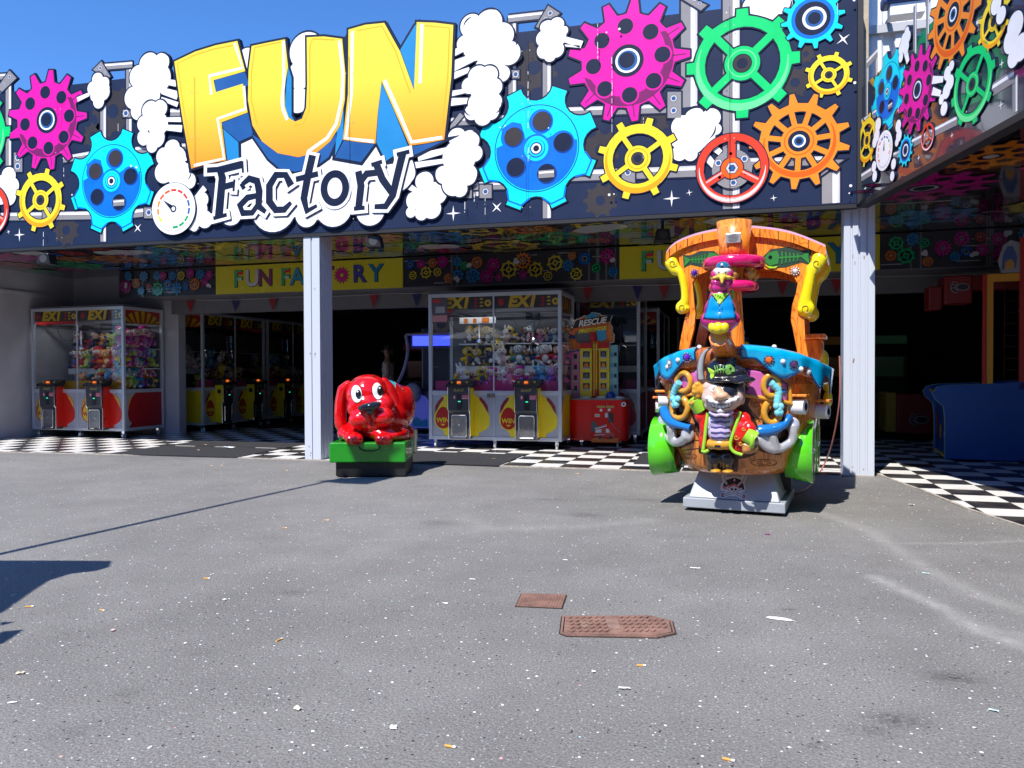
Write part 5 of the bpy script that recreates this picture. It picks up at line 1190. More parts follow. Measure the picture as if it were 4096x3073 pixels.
# ------------------------------------------------------------------ firefighter game
redg = mat('game_red', (.80, .008, .006), .4, coat=.15, spec=.3, noise_amt=.05)
rf = thing('arcade_game', 'red firefighter arcade game with a toy tower block and RESCUE FIREFIGHTER header', 'arcade game', (-2.62, 12.16, .012), R(2))
def rounded(x0, x1, y0, y1, r, n=6):
    P = []
    for cx, cy, a in ((x1 - r, y0 + r, -90), (x1 - r, y1 - r, 0), (x0 + r, y1 - r, 90), (x0 + r, y0 + r, 180)):
        for i in range(n + 1): P.append((cx + r * math.cos(R(a + 90 * i / n)), cy + r * math.sin(R(a + 90 * i / n))))
    return P
RP = rounded(0, .94, 0, .66, .14)
MB().use(redg).poly(RP, flat, .745, .10).build('cabinet', rf, bevel=.008)
MB().use(mat('game_top', (.22, .20, .20), .3)).poly(grow(RP, -.01), flat, .775, .746).build('play_top', rf)
rx = lambda x: (x - 200) * .00178; rzz = lambda y: (1575 - y) * .00178
d_ = MB().use(mat('game_red_door', (.72, .008, .006), .4, spec=.3)).b2((rx(408), -.008, rzz(1535)), (rx(655), .004, rzz(1185))); door = d_.build('door', rf)
pf = lambda a, b, h: Vector((a, -.010 - h, b))
de = MB()
de.use(mat('flame_orange', (.80, .22, .02), .4)).poly([(rx(410), rzz(1530)), (rx(650), rzz(1530)), (rx(650), rzz(1490)), (rx(560), rzz(1505)), (rx(480), rzz(1490)), (rx(410), rzz(1500))], pf, .0015)
de.use(mat('smoke_grey', (.12, .12, .13), .5)).poly([(rx(408), rzz(1440)), (rx(408), rzz(1350)), (rx(430), rzz(1342)), (rx(460), rzz(1365)), (rx(470), rzz(1400)), (rx(440), rzz(1440))], pf, .0015)
de.use(mat('truck_red', (.62, .04, .03), .3)).poly([(rx(440), rzz(1480)), (rx(440), rzz(1420)), (rx(480), rzz(1402)), (rx(570), rzz(1405)), (rx(585), rzz(1440)), (rx(615), rzz(1450)), (rx(618), rzz(1485))], pf, .003)
de.use(mat('card_white')).poly([(rx(448), rzz(1448)), (rx(448), rzz(1422)), (rx(500), rzz(1412)), (rx(500), rzz(1445))], pf, .0045).poly([(rx(540), rzz(1445)), (rx(540), rzz(1410)), (rx(565), rzz(1412)), (rx(578), rzz(1443))], pf, .0045).poly(ribbon([(rx(430), rzz(1468)), (rx(530), rzz(1462))], .008), pf, .006).poly(ribbon([(rx(445), rzz(1408)), (rx(545), rzz(1380))], .03), pf, .0045)
de.use(blackp).poly(circ(rx(486), rzz(1488), .028, 14), pf, .006).poly(circ(rx(583), rzz(1486), .028, 14), pf, .006).use(mat('smoke_grey')).poly(ribbon([(rx(450), rzz(1402)), (rx(540), rzz(1378))], .012), pf, .006)
de.build('truck_picture', door, recalc=False)
MB().use(mat('brass_trim', (.6, .35, .08), .35)).b2((rx(460), -.016, rzz(1225)), (rx(532), -.008, rzz(1205))).b2((rx(540), -.016, rzz(1225)), (rx(612), -.008, rzz(1205))).build('ticket_chute', door)
MB().use(mat('card_white')).cone((rx(497), -.018, rzz(1245)), (rx(497), -.006, rzz(1245)), .022, n=14).cone((rx(570), -.018, rzz(1242)), (rx(570), -.006, rzz(1242)), .022, n=14).build('push_button', door)
MB().use(mat('label_cream', (.75, .68, .5), .5)).b2((rx(441), -.0125, rzz(1305)), (rx(485), -.0085, rzz(1280))).build('ticket_label', door); text_part('ticket_text', 'TICKET', .022, blackp, door, (rx(463), -.0135, rzz(1293)), ext=.0003, bold=.0004)
MB().use(blackp).b2((rx(560), -.02, rzz(1355)), (rx(607), -.006, rzz(1270))).use(mat('notice_white')).b2((rx(532), -.0125, rzz(1310)), (rx(556), -.0085, rzz(1270))).build('coin_slot', door)
MB().use(mat('card_white')).cone((rx(697), -.006, rzz(1192)), (rx(697), .004, rzz(1192)), .038, n=18).use(blackp).cone((rx(697), -.009, rzz(1190)), (rx(697), -.005, rzz(1190)), .018, n=10).build('badge', rf)
sd_ = MB().use(mat('side_flame', (.70, .22, .03), .5)).poly([(.10, .14), (.56, .14), (.52, .38), (.46, .62), (.38, .72), (.30, .60), (.22, .66), (.14, .50)], lambda a, b, h: Vector((-h, a, b)), .004).use(mat('side_yellow', (.75, .6, .1), .5)).poly([(.20, .2), (.46, .2), (.42, .4), (.34, .55), (.26, .42)], lambda a, b, h: Vector((-h, a, b)), .006)
sd_.build('side_picture', rf, recalc=False)
# toy tower
tw = MB(); Yb = .20
TY_ = mat('tower_yellow', (.80, .62, .02), .35); TP = mat('tower_pink', (.62, .22, .33), .4); TC = mat('tower_cyan', (.22, .50, .50), .4); TR = mat('tower_red', (.6, .02, .02), .3)
tw.use(TY_).b2((rx(290), Yb, .78), (rx(398), Yb + .2, rzz(690))).b2((rx(462), Yb, .78), (rx(556), Yb + .2, rzz(690))).use(TR).b2((rx(292), Yb + .002, rzz(690)), (rx(398), Yb + .2, rzz(640))).b2((rx(462), Yb + .002, rzz(690)), (rx(556), Yb + .2, rzz(640))).b2((rx(398), Yb + .05, .78), (rx(462), Yb + .2, rzz(640)))
tw.use(TP).b2((rx(203), Yb + .04, .78), (rx(288), Yb + .18, rzz(715))).use(mat('tower_blue', (.04, .07, .3), .4)).add([(rx(200), Yb + .03, rzz(715)), (rx(288), Yb + .03, rzz(697)), (rx(288), Yb + .19, rzz(697)), (rx(200), Yb + .19, rzz(715)), (rx(200), Yb + .03, rzz(722)), (rx(288), Yb + .03, rzz(712)), (rx(288), Yb + .19, rzz(712)), (rx(200), Yb + .19, rzz(722))], [(0, 1, 2, 3), (4, 5, 6, 7), (0, 1, 5, 4), (1, 2, 6, 5), (2, 3, 7, 6), (3, 0, 4, 7)])
tw.use(TC).b2((rx(558), Yb + .04, .78), (rx(630), Yb + .18, rzz(662))); two = tw.build('tower', rf)
DK = mat('window_dark', (.03, .03, .04), .3)
for r_ in range(4):
    zc = rzz(745 + r_ * 97)
    for x0, x1 in ((316, 378), (476, 530)):
        wn = MB()
        wn.use(mat('sill_grey', (.4, .45, .5), .5)).b2((rx(x0 - 4), Yb - .012, zc - .062), (rx(x1 + 4), Yb, zc - .038)).use(DK).b2((rx(x0), Yb - .004, zc - .038), (rx(x1), Yb + .001, zc + .055)).use(mat('flame_orange') if r_ in (1, 3) else mat('smoke_grey')).poly([(rx(x0 + 8), zc - .03), (rx(x1 - 8), zc - .03), (rx(x1 - 14), zc + .02), (rx((x0 + x1) / 2), zc + .045), (rx(x0 + 14), zc + .015)], lambda a, b, h: Vector((a, Yb - .004 - h, b)), .002)
        wn.use(mat('sill_grey')).ell((rx(x0 - 2), Yb - .004, zc + .055), .012, n=8, m=6).ell((rx(x1 + 2), Yb - .004, zc + .055), .012, n=8, m=6); wn.build('window', two)
    wn = MB()
    wn.use(DK).b2((rx(230), Yb + .034, zc - .05 - .02), (rx(258), Yb + .041, zc + .03 - .02)).use(mat('sill_grey')).b2((rx(222), Yb + .03, zc - .085), (rx(266), Yb + .041, zc - .07)).b2((rx(203), Yb + .032, zc - .10), (rx(288), Yb + .041, zc - .09)); wn.build('window', two); wn = MB()
    wn.use(mat('sill_blue', (.05, .35, .6), .5)).b2((rx(566), Yb + .034, zc - .04), (rx(588), Yb + .041, zc + .03)).use(DK).b2((rx(596), Yb + .034, zc - .03), (rx(620), Yb + .041, zc + .03)).use(mat('sill_grey')).b2((rx(558), Yb + .03, zc - .07), (rx(630), Yb + .041, zc - .055)); wn.build('window', two)
ld = MB().use(TY_); 
for x in (418, 444): ld.b2((rx(x) - .006, Yb - .03, .80), (rx(x) + .006, Yb - .015, rzz(645)))
k = .82
while k < rzz(650): ld.b2((rx(418), Yb - .028, k), (rx(444), Yb - .018, k + .012)); k += .032
ld.build('ladder', rf)
dm = MB().use(mat('ball_blue', (.02, .06, .35), .3), True).ell((rx(572), .12, rzz(1122)), .078, n=20, m=12).use(TY_, True).torus((rx(560), .12, rzz(1122)), .073, .018, Matrix.Rotation(0, 3, 'Z'), sx=.3); dm.build('water_cannon', rf)
for x in (348, 487, 650): MB().use(mat('card_white')).lathe((rx(x), .13, .775), [(.085, 0), (.085, .012), (.05, .028), (0, .03)]).build('push_pad', rf)
MB().use(TR, True).ell((rx(442), .12, .83), (.03, .03, .045), n=12, m=8).ell((rx(440), .12, .89), .022, n=10, m=8).build('toy_fireman', rf)
hd = MB(); hfn = lambda a, b, h: Vector((a, Yb + .05 - h, b))
HPz = [(190, 640), (183, 560), (215, 500), (235, 430), (300, 405), (330, 385), (350, 400), (400, 358), (470, 372), (480, 390), (585, 392), (560, 460), (585, 500), (580, 540), (602, 570), (598, 640), (560, 640), (560, 700), (205, 710)]
hd.use(mat('header_white', (.7, .7, .68), .4)).poly([(rx(a), rzz(b)) for a, b in HPz], hfn, .012, -.01)
hd.use(mat('header_flame', (.62, .13, .02), .4)).poly(grow([(rx(a), rzz(b)) for a, b in HPz], -.012), hfn, .014)
hd.use(mat('smoke_grey')).poly([(rx(a), rzz(b)) for a, b in [(240, 540), (230, 600), (270, 640), (380, 640), (380, 560), (300, 520)]], hfn, .016).use(mat('sill_blue')).poly([(rx(a), rzz(b)) for a, b in [(440, 520), (520, 520), (530, 600), (480, 630), (430, 600)]], hfn, .016)
hd.use(mat('flame_orange')).poly([(rx(a), rzz(b)) for a, b in [(545, 470), (575, 500), (575, 560), (595, 600), (560, 630), (535, 560)]], hfn, .018).poly([(rx(a), rzz(b)) for a, b in [(200, 560), (225, 620), (250, 600), (240, 680), (205, 680)]], hfn, .018)
hd.use(mat('sill_blue')).poly([(rx(a), rzz(b)) for a, b in [(330, 400), (400, 365), (465, 380), (440, 405), (350, 420)]], hfn, .016)
ho = hd.build('header_sign', rf, recalc=False)
MB().use(blackp).poly([(rx(a), rzz(b)) for a, b in [(212, 508), (250, 432), (578, 388), (560, 450)]], hfn, .020).build('text_plate', ho, recalc=False)
text_part('header_text', 'RESCUE', .135, mat('card_white'), ho, (rx(395), Yb + .028, rzz(452)), rot=(PI / 2, R(-7), 0), bold=.004, ext=.001, shear=.35, spacing=.95)
text_part('header_text', 'FIREFIGHTER', .085, mat('text_yellow', (.85, .75, .05), .4), ho, (rx(400), Yb + .024, rzz(522)), rot=(PI / 2, R(-7), 0), bold=.003, ext=.001, shear=.3, spacing=.95)
MB().use(TR).cone((rx(410), Yb + .02, rzz(620)), (rx(410), Yb + .02, rzz(550)), .058, .05, 18).build('beacon', rf)
for x, y in ((.2, .1), (.78, .1), (.2, .55), (.78, .55)):
    MB().use(mat('castor_tyre')).cone((x - .014, y, .04), (x + .014, y, .04), .04, n=14).use(chrome).b2((x - .03, y - .02, .075), (x + .03, y + .02, .10)).build('castor', rf)
MB().use(mat('cord_grey', (.3, .3, .3), .5)).tube(smooth_path([(rx(545), .02, rzz(1150)), (rx(552), -.02, rzz(1230)), (rx(570), -.02, rzz(1320)), (rx(620), -.02, rzz(1400)), (rx(670), -.02, rzz(1440))]), .004, 6).build('cord', rf)

# ------------------------------------------------------------------ blue lit shooting game behind the puppy ride
bg_ = thing('arcade_game', 'blue lit water shooting game glowing in the dark behind the puppy ride', 'arcade game', (-6.15, 13.6, .014), R(8))
neon = mat('neon_blue', (.02, .03, .3), .4, emit=(.05, .08, 1.0), estr=1.6); dkb = mat('cab_darkblue', (.02, .03, .10), .3, coat=.4); lil = mat('cab_lilac', (.28, .27, .45), .4)
MB().use(dkb).b2((0, .3, .08), (1.7, 1.3, .85)).b2((.1, 1.0, .85), (1.7, 1.3, 2.1)).build('cabinet', bg_, bevel=.02)
MB().use(mat('header_case', (.05, .06, .25), .4)).b2((.1, .2, 1.66), (1.7, .35, 1.95)).build('header_case', bg_)
MB().use(neon).b2((.14, .185, 1.71), (1.68, .198, 1.90)).build('header_light', bg_)
MB().use(lil).tube(smooth_path([(.0, .22, 1.92), (.04, .2, 1.6), (-.06, .2, 1.2), (-.28, .22, .82)]), .035, 8).tube([(0, .22, 1.93), (1.7, .22, 1.96)], .03, 8).build('arch', bg_)
for x in (-.22, .16, .95): MB().use(mat('dome_white', (.35, .34, .42), .3), True).ell((x, .12, .80), (.17, .12, .20)).build('water_gun_hood', bg_)
MB().use(mat('panel_glow', (.08, .09, .35), .4, emit=(.08, .10, .6), estr=.22)).poly([(.05, .12), (.05, .60), (.12, .72), (.25, .78), (.38, .72), (.46, .60), (.46, .12)], lambda a, b, h: Vector((a, .28 - h, b)), .02, -.01).use(mat('sill_blue')).poly([(.10, .14), (.42, .14), (.40, .30), (.30, .26), (.2, .34), (.12, .28)], lambda a, b, h: Vector((a, .28 - h, b)), .025).build('front_panel', bg_, recalc=False)
for a_n, b_n in (((.50, .262, .12), (.512, .29, .66)), ((.56, .262, .12), (.572, .29, .66)), ((.46, .262, .66), (1.7, .29, .675))): MB().use(neon).b2(a_n, b_n).build('neon_strip', bg_)
MB().use(mat('wheel_pink', (.3, .2, .22), .5)).cone((.72, .15, 2.12), (.72, .22, 2.12), .18, n=24).use(dkb).cone((.72, .14, 2.12), (.72, .149, 2.12), .09, n=20).build('round_topper', bg_)

# ------------------------------------------------------------------ basketball game on the right
bb_ = thing('arcade_game', 'blue sided basketball arcade game with red and yellow cage posts at the right edge', 'arcade game', (2.62, 11.5, .012), R(-6))
cab = mat('cab_blue', (.002, .065, .30), .45, noise_amt=.06)
SPf = [(0.02, .02), (.02, .55), (.0, .72), (-.10, .82), (-.13, .90), (-.08, .97), (.05, 1.0), (.6, 1.02), (1.1, 1.07), (1.7, 1.22), (2.4, 1.5), (3.2, 1.5), (3.2, .02)]
for y0, nm in ((0, 'near'), (1.15, 'far')):
    MB().use(cab).poly(SPf, lambda a, b, h: Vector((a, y0 + .02 + h, b)), .02, -.02).build('side_panel', bb_)
    MB().use(mat('edge_green', (.30, .42, .22), .4)).tube([(a, y0 + .02, b) for a, b in SPf[:8]], .006, 6).build('edge_trim', bb_)
MB().use(mat('cab_blue2', (.004, .055, .24), .45)).b2((.05, .045, .06), (.09, 1.125, .78)).add([(.05, .045, .78), (.05, 1.125, .78), (-.05, 1.125, .95), (-.05, .045, .95)], [(0, 1, 2, 3)]).build('front_panel', bb_)
MB().use(mat('trim_amber', (.75, .40, .03), .4)).poly([(.12, .93), (1.0, .93), (1.0, .83), (.80, .72), (.55, .68), (.30, .74), (.12, .86)], lambda a, b, h: Vector((-.055 - h + (.93 - b) * .55, a, b)), .012).b2((.02, .045, .03), (.05, 1.125, .06)).build('display_surround', bb_, recalc=False)
MB().use(blackp).poly([(.25, .90), (.88, .90), (.84, .80), (.55, .73), (.30, .80)], lambda a, b, h: Vector((-.055 - h + (.93 - b) * .55, a, b)), .02).build('display', bb_, recalc=False)
MB().use(blackp).b2((.038, .10, .15), (.049, .26, .68)).b2((.038, .90, .15), (.049, 1.06, .68)).build('coin_panel', bb_)
MB().use(mat('sticker_red', (.55, .05, .05), .5)).b2((.033, .12, .55), (.037, .24, .58)).b2((.033, .95, .30), (.037, 1.0, .56)).use(mat('card_white')).cone((.03, .18, .33), (.037, .18, .33), .02, n=12).use(mat('sticker_orange', (.6, .25, .08), .5)).b2((.033, .50, .26), (.037, .66, .44)).build('sticker', bb_)
cg = MB().use(mat('post_red', (.45, .02, .012), .4)); 
for x in (.50, 1.05):
    cg.b2((x - .05, .02, .9), (x - .005, .07, 2.45)); cg.build('cage_post', bb_); cg = MB().use(mat('post_red'))
cg.use(mat('post_amber', (.70, .30, .02), .4))
for x in (.50,): cg.b2((x, .018, .9), (x + .07, .075, 2.35)); cg.b2((x, .018, 2.35), (1.6, .075, 2.45))
cg.build('cage_post', bb_)
for a_n, b_n in (((.86, .0, .95), (.96, .06, 2.9)), ((1.4, 1.10, .9), (1.45, 1.15, 2.45)), ((3.0, .02, .9), (3.06, .08, 2.5))): MB().use(mat('post_red')).b2(a_n, b_n).build('cage_post', bb_)
nt_ = MB().use(mat('net_dark', (.12, .02, .02), .6))
for k in range(14): nt_.tube([(.70 + k * .16, .05, 1.0), (.70 + k * .16, .05, 2.35)], .0035, 4)
for k in range(9): nt_.tube([(.70, .05, 1.05 + k * .15), (2.9, .05, 1.05 + k * .15)], .0035, 4)
nt_.build('cage_net', bb_)
MB().use(mat('topper_white', (.30, .29, .34), .5)).poly([(.66, 2.46), (.62, 2.62), (.68, 2.82), (.76, 2.88), (.86, 2.84), (.98, 2.80), (.98, 2.46)], lambda a, b, h: Vector((a, .04 + h, b)), .02, -.02).use(mat('topper_blue', (.05, .10, .28), .5)).poly([(.66, 2.50), (.67, 2.68), (.72, 2.80), (.78, 2.80), (.83, 2.66), (.82, 2.52)], lambda a, b, h: Vector((a, .018 - h, b)), .004).use(mat('topper_amber', (.5, .25, .05), .5)).poly([(.69, 2.49), (.70, 2.60), (.76, 2.64), (.80, 2.58), (.80, 2.52)], lambda a, b, h: Vector((a, .018 - h, b)), .006).build('topper_sign', bb_, recalc=False)
MB().use(mat('ball_grey', (.5, .55, .55), .5), True).ell((1.0, .5, 2.0), .06).build('hoop_ball', bb_)

# red game with paw marks
pw = thing('arcade_game', 'dark red arcade game with black paw marks behind the blue basketball game', 'arcade game', (2.60, 14.55, .014), R(0))
prd = mat('paw_red', (.17, .007, .005), .5)
MB().use(prd).b2((0, 0, .12), (.95, .9, .80)).build('cabinet', pw, bevel=.015)
MB().use(mat('paw_amber', (.35, .22, .02), .5)).b2((-.16, .05, .14), (-.002, .85, .82)).build('front_panel', pw, bevel=.01)
ax0 = on_plane(2008 * SPX, 1163, Vector((0, 11.7, 0)), Vector((0, 1, 0))); AX_ = ax0.x - 2.60; AZ_ = ax0.z
MB().use(prd).b2((AX_ + .25, -2.84, AZ_ - .02), (AX_ + 2.4, -2.5, AZ_ + .17)).b2((AX_ + .18, -2.86, AZ_ - .20), (AX_ + .52, -2.45, AZ_ + .18)).b2((AX_, -2.80, AZ_ - .27), (AX_ + .17, -2.5, AZ_ + .05)).b2((AX_ + 2.1, -2.8, .1), (AX_ + 2.3, -2.5, AZ_)).build('overhead_arm', pw, bevel=.02)
def paw(cx, cz, s, y, par):
    m = MB(); fn = lambda a, b, h: Vector((a, y - h, b))
    parts = [circ(cx + .3 * s, cz, .55 * s, 18, .33 * s)] + [circ(cx + a * s, cz + b * s, .20 * s, 12, .14 * s) for a, b in ((-.45, .38), (-.62, .10), (-.60, -.22), (-.38, -.42))]
    for i, q in enumerate(parts): m.use(mat('paw_rim', (.4, .38, .42), .5)).poly(grow(q, .05 * s), fn, .002 + i * .0003)
    for i, q in enumerate(parts): m.use(blackp).poly(q, fn, .005 + i * .0003)
    m.build('paw_mark', par, recalc=False)
paw(.34, .36, .17, 0, pw); paw(AX_ + .36, AZ_ + .02, .13, -2.862, pw)

# ceiling fittings
def hang(u, v, d, label):
    q = on_plane(u, v, Vector((0, 0, 3.0)), Vector((0, 0, 1)))
    t = thing('ceiling_speaker', label, 'loudspeaker', (q.x, q.y, 3.15), R(10), 'black speakers hung under the canopy')
    MB().use(blackp).cone((0, 0, 0), (0, 0, -.10), .02, n=10).build('bracket', t)
    MB().use(blackp).add([Vector((a * (.11 if c < 0 else .08), b * .09, -.10 - (.16 if c < 0 else 0))) for a in (-1, 1) for b in (-1, 1) for c in (-1, 1)], [(0, 1, 3, 2), (4, 6, 7, 5), (0, 4, 5, 1), (2, 3, 7, 6), (0, 2, 6, 4), (1, 5, 7, 3)]).build('housing', t, bevel=.012)
    MB().use(mat('grille', (.04, .04, .045), .6)).cone((0, -.092, -.18), (0, -.086, -.18), .06, n=18).build('grille', t)
hang(1500, 960, 0, 'small black speaker hanging from the canopy ceiling right of the left pillar')
hang(2650, 935, 0, 'small black speaker hanging from the canopy ceiling left of the pirate ship roof')
hang(189, 1030, 0, 'small black speaker hanging from the canopy ceiling above the red claw machine')
hang(3660, 1005, 0, 'small black speaker hanging from the canopy ceiling right of the right pillar')

bt = thing('bunting', 'string of red and blue pennants hanging below the back beam', 'bunting', (0, 12.58, 2.6))
MB().use(mat('cord_white', (.5, .5, .5), .6)).tube([(x * .5 - 10, 0, .012 - .02 * math.sin((x % 4) / 4 * PI)) for x in range(0, 32)], .004, 5).build('cord', bt)
for u, col in ((1495, 'r'), (1665, 'b'), (1840, 'r'), (1260, 'b'), (2200, 'r'), (2351, 'r'), (2550, 'b'), (2656, 'r'), (2900, 'b'), (3130, 'r'), (3346, 'r'), (1090, 'r'), (940, 'b'), (760, 'r')):
    x = on_plane(u, 1180, Vector((0, 12.58, 0)), Vector((0, 1, 0))).x
    MB().use(mat('pennant_' + col, (.26, .01, .015) if col == 'r' else (.01, .015, .10), .7)).poly([(x - .085, 0), (x + .085, 0), (x, -.24)], lambda a, b, h: Vector((a, h, b)), .002, 0).build('pennant', bt)
# narrow uprights deep inside
ot = thing('partition', 'two pale uprights of a partition in the dark interior', 'partition', (-1.2, 16, .014))
MB().use(mat('upright', (.20, .20, .22), .5)).b2((0, 0, 0), (.05, .05, 2.3)).b2((.55, -.5, 0), (.62, -.43, 2.3)).build('upright', ot)
gw = thing('lit_sign', 'small yellow glints of a lit game far inside between the pillar and the claw machine', 'sign', (-6.6, 17, 1.3))
for i, (x, z, w_) in enumerate(((.55, .42, .16), (.98, .34, .10), (.98, .18, .08), (1.02, .03, .06), (.3, .42, .04))):
    MB().use(mat('glint', (.4, .3, .1), .4, emit=(1, .75, .25), estr=.8)).b2((x, 0, z), (x + w_, .02, z + .03)).build('lamp', gw)

# ------------------------------------------------------------------ person inside
def skin_chain(verts, edges, rad_, root=0, name='body'):
    me = bpy.data.meshes.new(name); me.from_pydata(verts, edges, []); o = bpy.data.objects.new(name, me); COL.objects.link(o)
    o.modifiers.new('s', 'SKIN'); sk = me.skin_vertices[0].data
    for i, r_ in enumerate(rad_): sk[i].radius = (r_, r_) if not isinstance(r_, tuple) else r_
    for d in sk: d.use_root = False
    sk[root].use_root = True
    ss = o.modifiers.new('u', 'SUBSURF'); ss.levels = 2; ss.render_levels = 2
    dg = bpy.context.evaluated_depsgraph_get(); dg.update(); me2 = bpy.data.meshes.new_from_object(o.evaluated_get(dg)); o.modifiers.clear(); o.data = me2
    for p in me2.polygons: p.use_smooth = True
    return o
pe = thing('person', 'dark haired person in a pale vest facing left inside the dim arcade', 'person', (-7.28, 15.3, .014), R(-70))
V = [(0, 0, .95), (0, 0, 1.12), (0, .01, 1.30), (0, .02, 1.45), (0, .0, 1.54), (0, -.02, 1.64), (0, -.02, 1.72),
     (-.10, 0, .90), (-.11, -.03, .50), (-.11, .03, .09), (-.11, -.12, .035), (.10, 0, .90), (.11, .03, .50), (.11, .05, .09), (.11, -.10, .035),
     (-.19, .02, 1.42), (-.24, .03, 1.14), (-.22, -.16, .98), (-.21, -.24, .95), (.19, .02, 1.42), (.24, .04, 1.14), (.22, -.14, .97), (.21, -.22, .94)]
E = [(0, 1), (1, 2), (2, 3), (3, 4), (4, 5), (5, 6), (0, 7), (7, 8), (8, 9), (9, 10), (0, 11), (11, 12), (12, 13), (13, 14), (3, 15), (15, 16), (16, 17), (17, 18), (3, 19), (19, 20), (20, 21), (21, 22)]
rr_ = [(.15, .11), (.13, .10), (.15, .11), (.12, .08), .05, .075, .07, .10, .065, .045, .035, .10, .065, .045, .035, .055, .042, .034, .022, .055, .042, .034, .022]
hb = len(V)
for s in (-1, 1):       # five fingers per hand
    w_i = 18 if s < 0 else 22; wx_, wy_, wz_ = V[w_i]
    for f_ in range(5):
        ox = (-.028 + f_ * .014); thumb = f_ == 0
        a = (wx_ + (ox if not thumb else -s * .03), wy_ - (.03 if not thumb else .01), wz_ - .005); b = (a[0] * 1.0 - (s * .012 if thumb else 0), a[1] - (.045 - abs(f_ - 2.3) * .006 if not thumb else .03), a[2] - .014); c_ = (b[0], b[1] - .015, b[2] - .022)
        i0 = len(V); V += [a, b, c_]; E += [(w_i, i0), (i0, i0 + 1), (i0 + 1, i0 + 2)]; rr_ += [.010, .009, .007]
bo = skin_chain(V, E, rr_, 0, 'body'); bo.parent = pe; bo.data.materials.append(mat('skin', (.50, .30, .22), .6))
vest = MB().use(mat('vest_white', (.75, .73, .74), .8), True).lathe((0, .01, 0), [(.17, .92), (.165, 1.0), (.15, 1.12), (.165, 1.28), (.155, 1.38), (.12, 1.44)], sx=1.05, sy=.82); vest.build('vest', pe)
MB().use(mat('trousers_pale', (.45, .42, .44), .8), True).cone((-.10, 0, .96), (-.11, .0, .42), .115, .085, 18).cone((.10, 0, .96), (.11, .03, .42), .115, .085, 18).ell((0, 0, .93), (.185, .14, .12)).build('shorts', pe)
MB().use(mat('hair_dark', (.02, .013, .01), .6), True).ell((0, .012, 1.735), (.093, .10, .085)).ell((0, .10, 1.66), (.05, .06, .10)).build('hair', pe)
MB().use(mat('skin'), True).ell((0, -.115, 1.66), (.014, .02, .018), n=8, m=6).ell((-.085, -.0, 1.665), (.012, .02, .03), n=8, m=6).ell((.085, .0, 1.665), (.012, .02, .03), n=8, m=6).use(mat('bead_black'), True).ell((-.032, -.095, 1.685), .009, n=8, m=6).ell((.032, -.095, 1.685), .009, n=8, m=6).use(mat('lips', (.4, .12, .1), .5), True).ell((0, -.10, 1.62), (.022, .008, .007), n=8, m=6).build('face', pe)
MB().use(blackp).tube(smooth_path([(.17, 0, 1.44), (.0, -.14, 1.25), (-.18, -.06, 1.0), (-.20, .05, .95)]), .012, 8).build('bag_strap', pe)

def cabinet(x, y, rz, col, label, glow):
    t = thing('arcade_cabinet', label, 'arcade cabinet', (x, y, .014), R(rz), 'dim upright cabinets deep inside the arcade')
    B = mat('cab_side_%d' % int(col[0] * 1000 + col[1] * 100), col, .4)
    MB().use(B).poly([(0, 0), (.85, 0), (.85, 1.85), (.15, 1.95), (.05, 1.75), (.32, 1.5), (.38, 1.05), (-.02, .92), (.0, .75), (.1, .7)], lambda a, b, h: Vector((h, a, b)), .36, -.36).build('body', t)
    MB().use(mat('screen_%s' % int(glow[0] * 10), (.01, .01, .01), .2, emit=glow, estr=.005)).add([(-.29, .30, 1.49), (.29, .30, 1.49), (.29, .35, 1.08), (-.29, .35, 1.08)], [(0, 1, 2, 3)]).build('screen', t)
    MB().use(mat('marquee_%s' % int(glow[0] * 10), (.01, .01, .01), .3, emit=glow, estr=.010)).add([(-.33, .03, 1.76), (.33, .03, 1.76), (.33, .13, 1.93), (-.33, .13, 1.93)], [(0, 1, 2, 3)]).build('marquee', t)
    MB().use(blackp).b2((-.3, -.03, .93), (.3, .3, .98)).cone((-.12, .08, .98), (-.12, .08, 1.06), .012, n=8).build('control_panel', t)
cabinet(-5.3, 17.6, -10, (.03, .01, .05), 'dim purple upright arcade cabinet left of the blue lit game', (.5, .15, .8)); cabinet(-.1, 17.4, 8, (.01, .03, .06), 'dim blue upright arcade cabinet seen behind the pirate ship ride', (.1, .35, .9))
cabinet(1.9, 17.8, 0, (.05, .02, .01), 'dim upright arcade cabinet with an amber marquee right of the right pillar', (.9, .45, .1)); cabinet(3.0, 17.6, -6, (.02, .04, .02), 'dim greenish upright arcade cabinet above the red paw game', (.2, .6, .35)); cabinet(-7.9, 18.2, 5, (.04, .01, .01), 'dim red upright arcade cabinet just right of the left pillar', (.8, .15, .1))
# ------------------------------------------------------------------ sculpting helpers for the rides
from mathutils.bvhtree import BVHTree
class Frame:
    """local measuring frame of a ride: turns measurements taken on its front into local points at a real depth"""
    def __init__(s, loc, rz, ox, oy, k):
        s.M = Matrix.Translation(loc) @ Matrix.Rotation(rz, 4, 'Z'); s.I = s.M.inverted(); s.ox, s.oy, s.k = ox, oy, k
    def px(s, x, y): return s.ox + s.k * x, s.oy + s.k * y
    def L(s, x, y, yl):
        P = s.M @ Vector((0, yl, 0)); N = s.M.to_3x3() @ Vector((0, 1, 0)); return s.I @ on_plane(*s.px(x, y), P, N)
    def hit(s, bvh, x, y, off=0.0):
        o = s.I @ CAM_C; d = (s.I.to_3x3() @ ray(*s.px(x, y))).normalized(); h = bvh.ray_cast(o, d)
        if h[0] is None: return None
        n = h[1]; n = -n if n.dot(d) > 0 else n
        return h[0] + n * off, n
def bvh_of(o):
    me = o.data; return BVHTree.FromPolygons([v.co.copy() for v in me.vertices], [tuple(p.vertices) for p in me.polygons])
